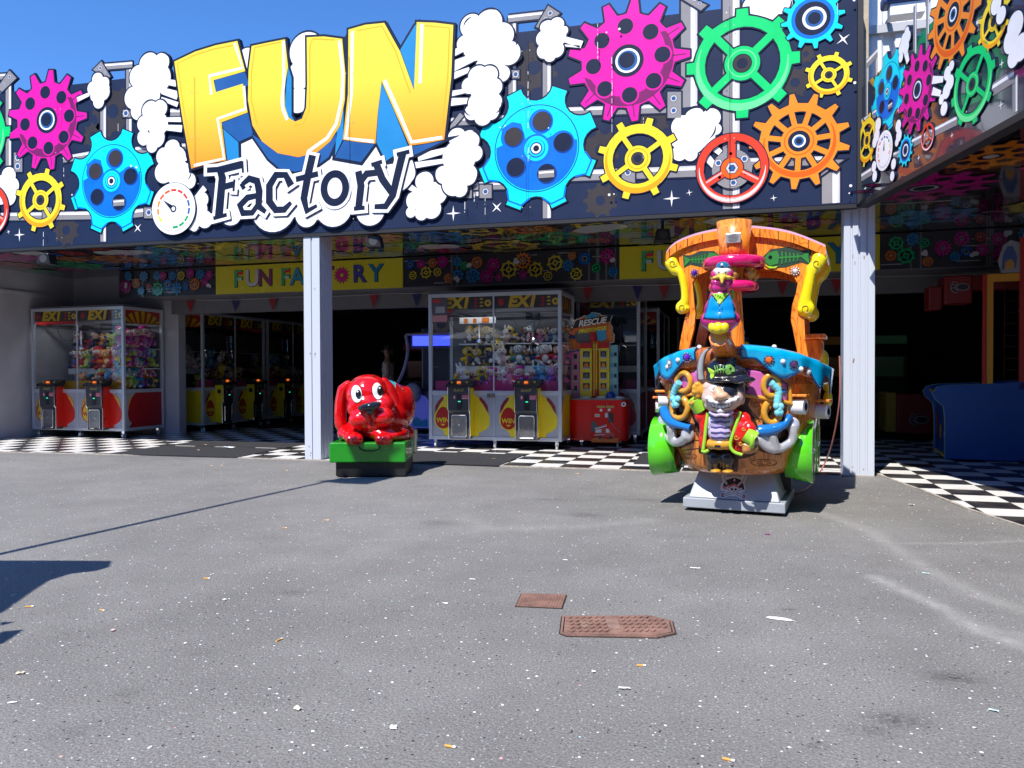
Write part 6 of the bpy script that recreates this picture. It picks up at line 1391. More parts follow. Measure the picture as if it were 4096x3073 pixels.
class Multi:
    def __init__(s, *b): s.b = b
    def ray_cast(s, o, d):
        best = (None, None, None, None)
        for q in s.b:
            h = q.ray_cast(o, d)
            if h[0] is not None and (best[0] is None or h[3] < best[3]): best = h
        return best
def patch(mb, M, F, bvh, pts, off=.004, rings=6, sub=3, th=.006):
    """thin raised patch that follows the surface it lies on"""
    P = []
    for i in range(len(pts)):
        a = Vector(pts[i]); b = Vector(pts[(i + 1) % len(pts)])
        for j in range(sub): P.append(a + (b - a) * j / sub)
    c = sum(P, Vector((0, 0))) / len(P); n = len(P); vs = []; last = None
    h = F.hit(bvh, c.x, c.y, off)
    if h is None: return
    vs.append(h[0]); last = h[0]
    rows = [[0] * n]
    for r_ in range(1, rings + 1):
        row = []
        for q in P:
            w_ = c + (q - c) * r_ / rings; h = F.hit(bvh, w_.x, w_.y, off)
            if h is None: p_ = vs[rows[-1][len(row)]]
            else: p_ = h[0]
            row.append(len(vs)); vs.append(p_)
        rows.append(row)
    fs = [(0, rows[1][i], rows[1][(i + 1) % n]) for i in range(n)]
    for r_ in range(1, rings):
        for i in range(n): fs.append((rows[r_][i], rows[r_ + 1][i], rows[r_ + 1][(i + 1) % n], rows[r_][(i + 1) % n]))
    base = []
    for i in range(n):      # skirt to the surface
        q = P[i]; h = F.hit(bvh, q.x, q.y, -.004); base.append(len(vs)); vs.append(h[0] if h else vs[rows[-1][i]])
    for i in range(n): fs.append((rows[-1][i], base[i], base[(i + 1) % n], rows[-1][(i + 1) % n]))
    mb.use(M, True).add(vs, fs)
def oval(cx, cy, rx, ry, n=14, rot=0.0):
    return [(cx + rx * math.cos(t) * math.cos(rot) - ry * math.sin(t) * math.sin(rot), cy + rx * math.cos(t) * math.sin(rot) + ry * math.sin(t) * math.cos(rot)) for t in [2 * PI * k / n for k in range(n)]]
def gloss(n, c, r=.2, **k): return mat('gloss_' + n, c, r, coat=.8, noise_amt=.07, nscale=9, spec=.35, **k)

# ------------------------------------------------------------------ red puppy ride
DL = Vector((-4.20, 8.46, 0)); DR = R(16.5)
dog = thing('kiddie_ride', 'glossy red puppy coin ride lying on a bright green box beside the left pillar', 'kiddie ride', DL, DR, 'coin operated rides standing in front of the arcade')
FD = Frame(DL, DR, 1200, 1400, .36145); L = FD.L
bxl = L(322, 1150, -.455).x; bxr = L(1168, 1150, -.455).x
dred = gloss('dog_red', (.60, .004, .006), .13)
MB().use(mat('plinth_black', (.012, .012, .013), .4, noise_amt=.2)).b2((bxl + .062, -.40, .012), (bxr - .005, .26, .175)).build('plinth', dog, bevel=.008)
MB().use(mat('box_green', (.008, .25, .010), .28, coat=.5, noise_amt=.05)).b2((bxl, -.455, .175), (bxr, .30, .405)).build('green_box', dog, bevel=.014)
MB().use(blackp).tube([L(650, 1065, -.46), L(665, 1100, -.48), L(720, 1118, -.48), L(820, 1118, -.48), L(875, 1098, -.48), L(885, 1068, -.46)], .007, 8).build('handle', dog)
MB().use(mat('coin_box_steel', (.55, .55, .45), .25, metal=.7)).b2((bxr - .14, .315, .20), (bxr + .03, .45, .50)).build('coin_box', dog, bevel=.015)
def blobs(F, lst, M, name, par, voxel=.014, smooth=10, chain=0):
    m = MB().use(M, True)
    if chain:
        out = []
        for a, b in zip(lst[:-1], lst[1:]):
            for j in range(chain):
                t = j / chain; out.append((a[0] + (b[0] - a[0]) * t, a[1] + (b[1] - a[1]) * t, a[2] + (b[2] - a[2]) * t, tuple(p + (q - p) * t for p, q in zip(a[3], b[3]))))
        lst = out + [lst[-1]]
    for it in lst:
        x, y, yl, r = it[:4]; rot = it[4] if len(it) > 4 else None
        m.ell(F.L(x, y, yl), r, rot, n=24, m=14)
    return fuse(m.build(name, par, recalc=False), voxel, smooth)
body = blobs(FD, [(930, 740, .10, (.32, .40, .27)), (1000, 640, .16, (.25, .34, .30)), (1120, 650, .24, (.17, .28, .26)), (1170, 600, .30, (.12, .22, .23)), (930, 900, -.05, (.26, .36, .13)), (1040, 930, .0, (.20, .40, .12)), (500, 915, -.10, (.085, .22, .10)), (560, 950, -.24, (.085, .20, .085)), (930, 950, -.24, (.09, .20, .085)), (760, 860, .0, (.30, .28, .14)), (960, 480, .12, (.20, .26, .16)), (1040, 520, .2, (.16, .26, .17))], dred, 'body', dog, .014, 26)
head = blobs(FD, [(742, 500, -.16, (.252, .22, .235)), (755, 400, -.14, (.215, .20, .14)), (745, 600, -.22, (.235, .20, .16)), (668, 768, -.34, (.138, .135, .118)), (912, 745, -.34, (.140, .135, .118)), (785, 690, -.31, (.20, .15, .11)), (790, 840, -.29, (.14, .12, .08)), (650, 640, -.24, (.14, .16, .14)), (920, 620, -.24, (.14, .16, .14))], dred, 'head', dog, .0105, 9)
blobs(FD, [(535, 380, -.10, (.05, .09, .05)), (480, 450, -.09, (.072, .11, .08)), (455, 570, -.08, (.072, .11, .09)), (447, 700, -.09, (.072, .11, .09)), (450, 810, -.10, (.072, .10, .08)), (455, 850, -.11, (.060, .08, .055))], dred, 'ear', dog, .012, 14, chain=4)
blobs(FD, [(930, 345, -.08, (.05, .10, .05)), (985, 440, -.05, (.075, .12, .09)), (1040, 560, -.03, (.080, .12, .10)), (1075, 680, -.03, (.078, .11, .10)), (1095, 765, -.03, (.062, .09, .07))], dred, 'ear', dog, .012, 14, chain=4)
for x in (600, 925):
    pwm = blobs(FD, [(x - 45, 990, -.44, (.055, .085, .066)), (x + 5, 990, -.455, (.058, .09, .068)), (x + 50, 990, -.44, (.055, .085, .066)), (x, 970, -.34, (.10, .14, .07))], dred, 'paw', dog, .010, 3)
    bv = bvh_of(pwm); g_ = MB()
    for dx in (-22, 26): patch(g_, mat('toe_line', (.10, .0, .0), .3), FD, bv, [(x + dx - 2, 945), (x + dx + 2, 945), (x + dx + 3, 1035), (x + dx - 1, 1035)], .002, 3, 4)
    g_.build('toe_line', pwm, recalc=False)
blobs(FD, [(1215, 925, .10, (.055, .10, .065)), (1205, 900, .18, (.06, .12, .07))], dred, 'hind_paw', dog, .012, 4)
blobs(FD, [(690, 648, -.475, (.052, .04, .038)), (730, 640, -.49, (.075, .05, .048)), (775, 632, -.495, (.08, .05, .052)), (825, 615, -.485, (.070, .045, .045)), (860, 600, -.47, (.04, .035, .032)), (775, 685, -.485, (.050, .04, .040)), (772, 705, -.47, (.025, .03, .030))], gloss('nose_black', (.008, .008, .012), .08), 'nose', dog, .007, 10)
bh = bvh_of(head); bb2 = bvh_of(body)
for (x, y, rx, ry, px_, py_, prx, pry, rt) in ((628, 490, 58, 98, 650, 495, 30, 55, -.10), (858, 458, 56, 94, 884, 458, 32, 58, -.14)):
    m = MB(); patch(m, mat('toe_line'), FD, bh, oval(x, y, rx + 5, ry + 5, 18, rt), .003, 6, 2); patch(m, gloss('eye_white', (.85, .85, .84)), FD, bh, oval(x, y, rx, ry, 18, rt), .006, 6, 2)
    eo = m.build('eye', dog, recalc=False); m = MB(); patch(m, gloss('nose_black', (0, 0, 0)), FD, bh, oval(px_, py_, prx, pry, 16, rt), .011, 5, 2); patch(m, gloss('eye_white', (1, 1, 1)), FD, bh, oval(px_ - 8, py_ - 32, 10, 11, 10), .015, 3, 2); m.build('pupil', eo, recalc=False)
m = MB()
for P in ([(580, 345), (615, 322), (622, 328), (590, 352)], [(785, 292), (850, 300), (850, 308), (788, 300)]): patch(m, mat('brow_dark', (.12, .0, .0), .3), FD, bh, P, .003, 3, 4)
m.build('eyebrow', dog, recalc=False)
m = MB(); patch(m, mat('toe_line'), FD, bh, [(778, 725), (786, 725), (792, 880), (782, 880)], .002, 3, 5); m.build('muzzle_crease', dog, recalc=False)
m = MB(); patch(m, gloss('eye_white', (1, 1, 1)), FD, bb2, [(872, 282), (950, 296), (1010, 320), (1062, 365), (1056, 430), (1044, 480), (985, 430), (930, 350)], .004, 7, 5)
patch(m, gloss('saddle_teal', (.0, .42, .50)), FD, bb2, [(895, 292), (950, 305), (1000, 328), (1045, 372), (1042, 425), (1034, 458), (985, 415), (935, 345)], .009, 7, 5); m.build('saddle', dog, recalc=False)

# ------------------------------------------------------------------ pirate ship ride
PL_ = Vector((0.02, 7.25, 0)); PR = R(-8)
ship = thing('kiddie_ride', 'cartoon pirate ship coin ride with parrot, captain figure and green wheels before the right pillar', 'kiddie ride', PL_, PR, 'coin operated rides standing in front of the arcade')
F5 = Frame(PL_, PR, 2550, 1350, .48186); F4 = Frame(PL_, PR, 2550, 850, .40687); L5 = F5.L; L4 = F4.L
wood = wood_mat('ship_wood', (.58, .19, .028), (.34, .09, .012), 4); wood2 = wood_mat('bright_wood', (.78, .235, .022), (.48, .10, .010), 4); woodd = wood_mat('dark_wood', (.42, .11, .02), (.15, .035, .006), 6)
green = gloss('wheel_green', (.10, .60, .015)); lime_ = gloss('lime', (.30, .62, .03)); gold = gloss('gold', (.62, .30, .03)); sky_ = gloss('drape_blue', (.0, .36, .68)); skyd = gloss('stock_blue', (.01, .16, .50)); silver_ = gloss('anchor_silver', (.50, .50, .53), metal=.3)
pinkg = gloss('ship_pink', (.52, .12, .38)); magenta = gloss('ring_magenta', (.62, .008, .14)); yel_ = gloss('scroll_yellow', (.82, .68, .01)); blk = gloss('ship_black', (.010, .010, .016)); redc = gloss('coat_red', (.68, .012, .01)); skin_ = gloss('face_skin', (.62, .45, .38)); whit = gloss('white', (.80, .80, .82)); orng = gloss('hand_amber', (.66, .32, .03)); cyan_ = gloss('rope_cyan', (.18, .60, .70))
# base
bs = MB().use(mat('base_grey', (.33, .36, .40), .45, noise_amt=.12, nscale=4, bump=.05))
bs.b2((-.42, -.475, .030), (.42, .455, .115))
V8 = [(-.375, -.455, .117), (.375, -.455, .117), (.375, .43, .117), (-.375, .43, .117), (-.29, -.30, .40), (.29, -.30, .40), (.29, .30, .40), (-.29, .30, .40)]
bs.add(V8, [(0, 1, 5, 4), (1, 2, 6, 5), (2, 3, 7, 6), (3, 0, 4, 7), (4, 5, 6, 7), (0, 3, 2, 1)]); bs.build('base', ship, bevel=.008)
MB().use(blackp).b2((-.20, -.2, .38), (.25, .45, .47)).b2((.30, .1, .14), (.42, .30, .42)).build('mechanism', ship)
for x in (-.33, .33):
    for y in (-.40, .40): MB().use(blackp).cone((x - .015, y, .022), (x + .015, y, .022), .022, n=14).b2((x - .02, y - .02, .02), (x + .02, y + .02, .031)).build('castor', ship)
# skull mark
sl = math.atan2(.13, .243)
em = MB(); efn = lambda a, b, h: Vector((a, -.455 + (b - .117) * .5477 - .003 - h, b))
E5 = lambda x, y: ((x - 765) * .00096 + .0, .130 + (1375 - y) * .00096)
def ep(M_, P, h): em.use(mat(*M_) if isinstance(M_, tuple) else M_).poly([E5(x, y) for x, y in P], efn, h)
HALO = mat('mark_halo', (.62, .64, .68), .4); BK_ = mat('mark_black', (.02, .018, .03), .4); PK = mat('mark_pink', (.55, .15, .18), .4); WH = mat('mark_white', (.6, .6, .62), .4)
def sw(P, w_, M_, h): em.use(M_).poly(ribbon([E5(x, y) for x, y in P], w_), efn, h)
for P in ([(665, 1180), (680, 1230), (705, 1265)], [(850, 1180), (835, 1230), (800, 1270)]): sw(P, .042, HALO, .0004 if P[0][0] < 700 else .0006); sw(P, .018, WH, .0034); sw([(x + 6, y) for x, y in P], .004, BK_, .004)
for P in ([(670, 1360), (760, 1325), (835, 1290)], [(858, 1360), (770, 1325), (700, 1290)]): sw(P, .042, HALO, .0008 if P[0][0] < 700 else .001); sw(P, .020, BK_, .0035); sw(P, .012, WH, .0045)
for x in (675, 855): ep(HALO, oval(x, 1355, 24, 24), .0012); ep(BK_, oval(x, 1355, 17, 17), .004); ep(PK, oval(x, 1355, 11, 11), .005)
ep(HALO, [(650, 1315), (650, 1265), (680, 1230), (700, 1205), (765, 1190), (825, 1205), (850, 1240), (868, 1290), (860, 1315), (800, 1330), (790, 1352), (765, 1362), (740, 1352), (720, 1330)], .0015)
ep(BK_, [(668, 1300), (672, 1262), (700, 1225), (765, 1203), (822, 1222), (845, 1258), (858, 1305), (800, 1285), (765, 1262), (720, 1272)], .003); ep(PK, [(665, 1300), (668, 1282), (715, 1282), (712, 1308)], .004); ep(PK, [(720, 1272), (765, 1252), (808, 1272), (808, 1290), (765, 1272), (722, 1290)], .005)
ep(WH, oval(765, 1298, 40, 32), .0042); ep(WH, [(742, 1320), (788, 1320), (782, 1348), (748, 1348)], .0046); ep(BK_, oval(750, 1302, 11, 10), .006); ep(BK_, oval(782, 1302, 11, 10), .006); ep(BK_, [(766, 1312), (772, 1324), (760, 1324)], .006); sw([(750, 1334), (782, 1334)], .0022, BK_, .006); ep(WH, [(760, 1212), (770, 1212), (772, 1232), (765, 1238), (758, 1232)], .0045)
em.build('skull_mark', ship, recalc=False)
# hull
def hull_ring(z, hw, f, b, n=56, e=.82):
    out = []
    for i in range(n):
        a = 2 * PI * i / n; c, s = math.cos(a), math.sin(a)
        x = hw * math.copysign(abs(c) ** e, c); y0 = (f + b) / 2; y = y0 + (b - f) / 2 * math.copysign(abs(s) ** e, s); out.append((x, y, z))
    return out
HR = [(.335, .32, -.50, .50), (.355, .44, -.61, .60), (.42, .49, -.66, .66), (.55, .57, -.66, .72), (.72, .63, -.68, .78), (.88, .65, -.69, .82), (1.02, .665, -.69, .84), (1.15, .675, -.69, .86)]
hv = []; hf_ = []
for z, hw, f, b in HR: hv += hull_ring(z, hw, f, b)
n = 56
for j in range(len(HR) - 1):
    for i in range(n): hf_.append((j * n + i, j * n + (i + 1) % n, (j + 1) * n + (i + 1) % n, (j + 1) * n + i))
hf_.append(tuple(range(n)))
hull = MB().use(wood, True).add(hv, hf_).build('hull', ship)
def rim(i, n=96):
    a = 2 * PI * i / n; c, s = math.cos(a), math.sin(a); e = .82
    x = .69 * math.copysign(abs(c) ** e, c); y = .085 + .785 * math.copysign(abs(s) ** e, s); fr = max(0, -s)
    return Vector((x, y, 1.165 + .17 * fr ** 1.6 + .08 * max(0, s) ** 2)), Vector((c, s, 0)).normalized()
gv = []; gf = []; N_ = 96; prof = [(-.05, -.06), (.0, -.095), (.035, -.06), (.05, 0), (.045, .05), (.0, .075), (-.05, .06)]
for i in range(N_):
    P, nr = rim(i)
    for o, z in prof: gv.append(P + nr * o + Vector((0, 0, z)))
k = len(prof)
for i in range(N_):
    for j in range(k): gf.append((i * k + j, i * k + (j + 1) % k, ((i + 1) % N_) * k + (j + 1) % k, ((i + 1) % N_) * k + j))
gun = MB().use(woodd, True).add(gv, gf).build('gunwale', ship)
deck = MB().use(wood2); deck.add([rim(i)[0] - Vector((0, 0, .10)) for i in range(0, N_, 2)], [tuple(range(N_ // 2))]); deck.build('deck', ship)
bH = bvh_of(hull); bG = bvh_of(gun)
# hull skirting between the gunwale and hull
hv = []; 
for z_, o_ in ((-.02, .0), (-.10, .02)): pass
sk_ = MB().use(woodd, True); vs_ = []; 
for i in range(N_):
    P, nr = rim(i); vs_ += [P + nr * -.01 + Vector((0, 0, -.06)), Vector((P.x * .985, .085 + (P.y - .085) * .985, 1.10))]
sk_.add(vs_, [(2 * i, 2 * ((i + 1) % N_), 2 * ((i + 1) % N_) + 1, 2 * i + 1) for i in range(N_)]); sk_.build('rail_board', ship)
# blue cloth draped over the rail with a pointed edge
def drape(i0, i1, tips):
    dv = []; df = []; rows = 8; cols = int((i1 - i0) * 4)
    for c_ in range(cols + 1):
        ii = i0 + (i1 - i0) * c_ / cols; P, nr = rim(ii); t = c_ / cols
        dip = .055
        for tx, w_, d_ in tips: dip = max(dip, d_ * max(0, 1 - (abs(t - tx) / w_) ** 1.5) + .05)
        for r_ in range(rows + 1):
            q = r_ / rows
            if q < .35: a = q / .35; o = -.03 + .10 * a; z = .085 + .0 * a - .03 * a * a
            else: a = (q - .35) / .65; o = .07 - .012 * a; z = .055 - a * (dip + .02)
            dv.append(P + nr * (o + .006 * math.sin(ii * 1.3)) + Vector((0, 0, z)))
    for c_ in range(cols):
        for r_ in range(rows): a = c_ * (rows + 1) + r_; df.append((a, a + 1, a + rows + 2, a + rows + 1))
    ed = MB().use(gloss('drape_edge', (.0, .04, .18)), True).tube([dv[c_ * (rows + 1) + rows] for c_ in range(0, cols + 1, 2)], .009, 6).tube([dv[r_] for r_ in range(rows + 1)], .008, 6).tube([dv[cols * (rows + 1) + r_] for r_ in range(rows + 1)], .008, 6)
    o = MB().use(sky_, True).add(dv, df).build('blue_drape', ship); ed.build('drape_edge', o); md = o.modifiers.new('s', 'SOLIDIFY'); md.thickness = .012; md.offset = 0; return o
d1 = drape(49, 67.5, [(.16, .10, .11), (.34, .08, .06), (.66, .22, .12)]); d2 = drape(73.5, 99, [(.25, .17, .14), (.58, .11, .14), (.83, .10, .14)])
bD = [bvh_of(d1), bvh_of(d2)]
def near_hit(F, x, y, off, lst):
    best = None
    for b_ in lst:
        h = F.hit(b_, x, y, off)
        if h and (best is None or h[0].y < best[0].y): best = h
    return best
def gem(F, x, y, r, col, lst, name='gem', yl=None):
    r *= 1.22
    h = near_hit(F, x, y, .008, lst) if lst else None
    if h is None: h = (F.L(x, y, yl if yl is not None else -.5), Vector((0, -1, 0)))
    c, nrm = h; Q = nrm.to_track_quat('Z', 'Y').to_matrix(); m = MB()
    m.use(gloss('gem_%d%d%d' % tuple(int(v * 9) for v in col), col, .05)).lathe(c, [(r * .62, 0), (r * .62, r * .15), (r * .35, r * .45), (0, r * .5)], 8, Q)
    m.use(chrome)
    for k in range(10):
        a = 2 * PI * k / 10; m.lathe(c + Q @ Vector((math.cos(a) * r * .84, math.sin(a) * r * .84, 0)), [(r * .22, 0), (r * .12, r * .22), (0, r * .26)], 6, Q)
    m.build(name, ship, recalc=False)
AL = [bD[0], bD[1], bG, bH]
gem(F5, 415, 165, .036, (.12, .01, .45), AL); gem(F5, 1090, 188, .036, (.85, .13, .01), AL); gem(F5, 1292, 225, .034, (.10, .02, .10), AL); gem(F5, 272, 215, .030, (.55, .55, .6), AL); gem(F5, 1412, 285, .032, (.50, .55, .62), AL)
for x, y in ((340, 188), (1203, 200), (1352, 262), (1135, 80), (255, 245), (515, 88)):
    h = near_hit(F5, x, y, .006, AL)
    c = h[0] if h else L5(x, y, -.45); MB().use(gloss('stud_pearl', (.72, .72, .74)), True).ell(c, .021, n=14, m=10).build('stud', ship)
# pink panels with gilt frames on the bow
bRB = bvh_of(bpy.data.objects['rail_board']); bHR = Multi(bH, bRB)
for P in ([(270, 350), (480, 285), (500, 265), (505, 470), (300, 480), (285, 400)], [(905, 262), (1040, 290), (1235, 385), (1240, 535), (1050, 500), (890, 470), (950, 370)]): m = MB(); patch(m, gloss('panel_edge', (.10, .01, .10)), F5, bHR, grow(P, 7), .006, 7, 4); patch(m, pinkg, F5, bHR, P, .011, 7, 4); m.build('pink_panel', ship, recalc=False)
def surf_tube(F, bv, P, r, off, M_, name, par=ship, close=False, n=8, per=5):
    pts = []
    for q in (smooth_path(P, per) if per > 1 else [Vector(p) for p in P]):
        h = F.hit(bv, q.x, q.y, off)
        if h: pts.append(h[0])
    return MB().use(M_, True).tube(pts, r, n, closed=close).build(name, par)
surf_tube(F5, bHR, [(268, 500), (400, 480), (520, 468)], .016, .012, gold, 'gilt_rail'); surf_tube(F5, bHR, [(885, 480), (1050, 505), (1180, 530), (1270, 550)], .018, .012, gold, 'gilt_rail'); surf_tube(F5, bHR, [(1255, 405), (1258, 470), (1262, 545)], .016, .012, gold, 'gilt_rail'); surf_tube(F5, bHR, [(290, 375), (285, 440), (278, 500)], .016, .012, gold, 'gilt_rail')
gem(F5, 1205, 450, .030, (.02, .12, .35), [bH]); gem(F5, 303, 420, .022, (.6, .05, .12), [bH])
# plank joints
m = MB()
for P in ([(330, 945), (550, 915)], [(880, 530), (1020, 700)], [(900, 640), (1010, 690), (1300, 760)], [(930, 920), (1190, 975)], [(350, 790), (520, 775)], [(1250, 600), (1330, 740)], [(340, 860), (560, 850)]):
    patch(m, mat('joint_dark', (.05, .015, .004), .5), F5, bH, ribbon([P[0], P[-1]], 6), .003, 2, 6)
for cx, cy, rx, ry in ((425, 985, 70, 26), (1050, 1040, 110, 30), (980, 560, 40, 22), (920, 190, 40, 14)):
    for k_ in (1, .55):
        O = oval(cx, cy, rx * k_, ry * k_, 20); I_ = oval(cx, cy, rx * k_ - 5, ry * k_ - 5, 20)
        for i in range(20): patch(m, mat('knot_dark', (.22, .05, .01), .4), F5, bH, [O[i], O[(i + 1) % 20], I_[(i + 1) % 20], I_[i]], .003, 1, 1)
m.build('plank_joint', ship, recalc=False)
# painted dark outlines on the hull round the relief figures
m = MB(); DKO = mat('outline_brown', (.045, .014, .006), .35)
for P in (ribbon([(402, 300), (320, 370), (300, 560), (380, 670)], 90), ribbon([(1100, 320), (1190, 430), (1190, 600), (1100, 705)], 100), ribbon([(255, 610), (340, 725), (480, 760)], 80), ribbon([(985, 780), (1120, 765), (1250, 660)], 90), ribbon([(250, 700), (290, 830), (360, 875), (450, 830)], 95), ribbon([(1010, 820), (1060, 905), (1150, 925), (1250, 850), (1275, 730)], 110)):
    patch(m, DKO, F5, bHR, P, .0045, 3, 4)
patch(m, mat('outline_brown2', (.05, .016, .007), .35), F5, bHR, [(430, 560), (430, 450), (500, 350), (600, 340), (900, 380), (960, 430), (920, 560), (1010, 760), (1040, 880), (970, 975), (900, 1000), (840, 1010), (830, 1110), (590, 1105), (600, 980), (510, 950), (520, 800), (450, 640)], .0075, 9, 3)
m.build('relief_outline', ship, recalc=False)
# anchors
def anchor(sx):
    a = bpy.data.objects.new('anchor', None)
    g = MB().use(gold, True)
    if sx < 0: c1, c2, r1 = (402, 370), (378, 582), (66, 74)
    else: c1, c2, r1 = (1100, 398), (1102, 618), (74, 76)
    def ringp(c, r, a0, a1, off, n=22):
        out = []
        for i in range(n + 1):
            t = R(a0 + (a1 - a0) * i / n); h = F5.hit(bHR, c[0] + .82 * r * math.cos(t), c[1] - r * 1.15 * math.sin(t), off)
            if h: out.append(h[0])
        return out
    g.tube(ringp(c1, r1[0], 0, 360, .03)[:-1], .024, 10, closed=True); o = g.build('gold_ring', ship)
    MB().use(gold, True).tube(ringp(c2, r1[1], 120, 425, .035), .027, 10).build('gold_ring', ship)
    P = [(385, 372), (350, 440), (340, 500), (370, 560)] if sx < 0 else [(1090, 375), (1145, 440), (1135, 530), (1140, 600)]
    pts = [F5.hit(bHR, q.x, q.y, .055)[0] for q in smooth_path(P, 8)]
    rr = [.026 + .006 * abs(math.sin(i * 1.15)) for i in range(len(pts))]
    MB().use(cyan_, True).tube(pts, rr, 10).build('rope', ship)
    for kk in range(2, len(pts) - 1, 3): pass
    kn = MB().use(cyan_, True)
    q = (365, 520) if sx < 0 else (1140, 580)
    for dx, dy in ((-18, -14), (16, -12), (0, 14), (-8, 36), (12, 34)):
        kn.ell(F5.hit(bH, q[0] + dx, q[1] + dy, .07)[0], (.028, .026, .030), n=12, m=8)
    kn.build('knot', ship)
    P = [(262, 590), (300, 670), (360, 715), (470, 745)] if sx < 0 else [(990, 770), (1080, 762), (1180, 720), (1240, 640)]
    pts = [F5.hit(bH, q.x, q.y, .05)[0] for q in smooth_path(P, 6)]
    MB().use(skyd, True).tube(pts, [.028 + .024 * math.sin(PI * min(1, .25 + i / len(pts))) for i in range(len(pts))], 8).build('anchor_stock', ship)
    S = MB().use(silver_, True)
    A_ = [(310, 700), (325, 770), (335, 840)] if sx < 0 else [(1090, 790), (1105, 850), (1125, 910)]
    B_ = [(252, 690), (265, 770), (300, 820), (350, 860), (400, 850), (440, 800)] if sx < 0 else [(1000, 820), (1040, 880), (1110, 915), (1190, 890), (1250, 830), (1262, 720)]
    C_ = [(250, 650), (262, 790)] if sx < 0 else [(1255, 720), (1245, 850)]
    for P, r_ in ((A_, .044), (B_, .040)):
        S.tube([F5.hit(bH, q.x, q.y, .045)[0] for q in smooth_path(P, 6) if F5.hit(bH, q.x, q.y, .035)], r_, 10)
    for q in (B_[0], B_[-1]): 
        h = F5.hit(bH, q[0], q[1], .035)
        if h: S.ell(h[0], (.060, .035, .065), n=14, m=10)
    so_ = S.build('anchor_fluke', ship, recalc=False); fuse(so_, .010, 4)
anchor(-1); anchor(1)
# wheels
def wheel(c, w_, r, sg):
    c = Vector(c); MX = Matrix.Rotation(PI / 2, 3, 'Y')
    o = MB().use(green, True).lathe(c, [(r * .72, -w_ / 2), (r * (.86 if sg > 0 else 1.03), -w_ / 2), (r * (1.03 if sg > 0 else .86), w_ / 2), (r * .80, w_ / 2), (r * .78, w_ / 2 - .02), (r * .70, -w_ / 2 + .02), (r * .72, -w_ / 2)], 56, MX).build('wheel', ship, bevel=0)
    for p in o.data.polygons: p.use_smooth = abs(p.normal.x) < .5
    f = MB().use(mat('wheel_face', (.12, .22, .42), .3, coat=.5)).cone(c - Vector((w_ / 2 - .03, 0, 0)), c + Vector((w_ / 2 - .03, 0, 0)), r * .785, n=36); f.build('wheel_face', o)
    s_ = MB().use(mat('spoke_brown', (.35, .16, .05), .35, coat=.5))
    for k in range(6):
        a = k * PI / 3; d = Vector((0, math.cos(a), math.sin(a)))
        for sd in (-1, 1): s_.cone(c + d * .03 + Vector((sd * (w_ / 2 - .02), 0, 0)), c + d * r * .74 + Vector((sd * (w_ / 2 - .02), 0, 0)), .018, .022, 8)
    s_.use(whit, True).ell(c, (w_ / 2 + .005, .045, .045), n=16, m=10); s_.build('spokes', o)
wl = L5(232, 890, -.18); wr = L5(1350, 958, -.18)
zc = (wl.z + wr.z) / 2
wheel((wl.x + .02, -.20, zc + .0), .22, .262, -1); wheel((wr.x - .0, -.20, zc - .0), .22, .262, 1); wheel((wr.x + .03, .52, zc), .17, .262, 1); wheel((wl.x, .52, zc), .17, .262, -1)
# googly side cannons
for (x, y, yl, r, sgn) in ((1325, 572, -.34, .058, 1), (1455, 612, -.12, .058, 1), (240, 522, -.36, .052, -1), (190, 572, -.16, .050, -1)):
    h = F5.hit(bHR, x, y, .03) if abs(x - 800) < 600 else None
    c = h[0] if h else L5(x, y, yl); d = Vector((sgn, -.30, 0)).normalized(); r *= 1.15
    if not h: c.x = sgn * max(abs(c.x), .69)
    o = MB().use(whit, True).cone(c - d * .10, c + d * .045, r, r * .96, 22).build('side_cannon', ship, bevel=.012)
    MB().use(mat('lime_shade', (.25, .5, .08), .3)).cone(c - d * .13, c - d * .101, r * 1.04, n=22).build('cannon_collar', o)
    MB().use(blk, True).cone(c + d * .046, c + d * .050, r * .45, n=16).build('pupil', o)
    MB().use(wood2).box(c + Vector((-sgn * .01, -.02, r + .025)), (.15, .10, .022), R(-12 * sgn)).build('lid_plank', o, bevel=.006)
# captain
L5c = lambda x, y, yl: L5(x, y, yl - .07)
def B5(lst, M_, name, par, vox=.009, sm=5): return blobs(F5, [(q[0], q[1], q[2] - .07, tuple(v * 1.04 for v in q[3])) for q in lst], M_, name, par, vox, sm)
cap = bpy.data.objects.new('captain_figure', None); COL.objects.link(cap); cap.parent = ship
pants = B5([(640, 1000, -.62, (.060, .06, .075)), (745, 1000, -.62, (.060, .06, .075)), (645, 1060, -.60, (.048, .05, .06)), (742, 1060, -.60, (.048, .05, .06))], blk, 'trousers', cap)
B5([(650, 1108, -.63, (.045, .06, .018))], gold, 'shoe', cap, .006, 2); B5([(750, 1112, -.63, (.045, .06, .018))], gold, 'shoe', cap, .006, 2)
coat = B5([(860, 780, -.70, (.075, .08, .12)), (880, 690, -.70, (.06, .06, .07)), (925, 770, -.73, (.055, .06, .07)), (850, 890, -.66, (.065, .06, .09)), (560, 720, -.68, (.045, .06, .13)), (555, 850, -.66, (.045, .06, .10)), (525, 650, -.70, (.05, .05, .06)), (800, 640, -.68, (.07, .06, .05)), (600, 640, -.68, (.06, .06, .05))], redc, 'coat', cap, .009, 6)
shirt = B5([(690, 690, -.72, (.105, .075, .10)), (685, 790, -.72, (.095, .08, .09)), (690, 640, -.70, (.12, .06, .05))], gloss('shirt_lilac', (.50, .42, .68)), 'shirt', cap, .009, 5)
bS = bvh_of(shirt); m = MB()
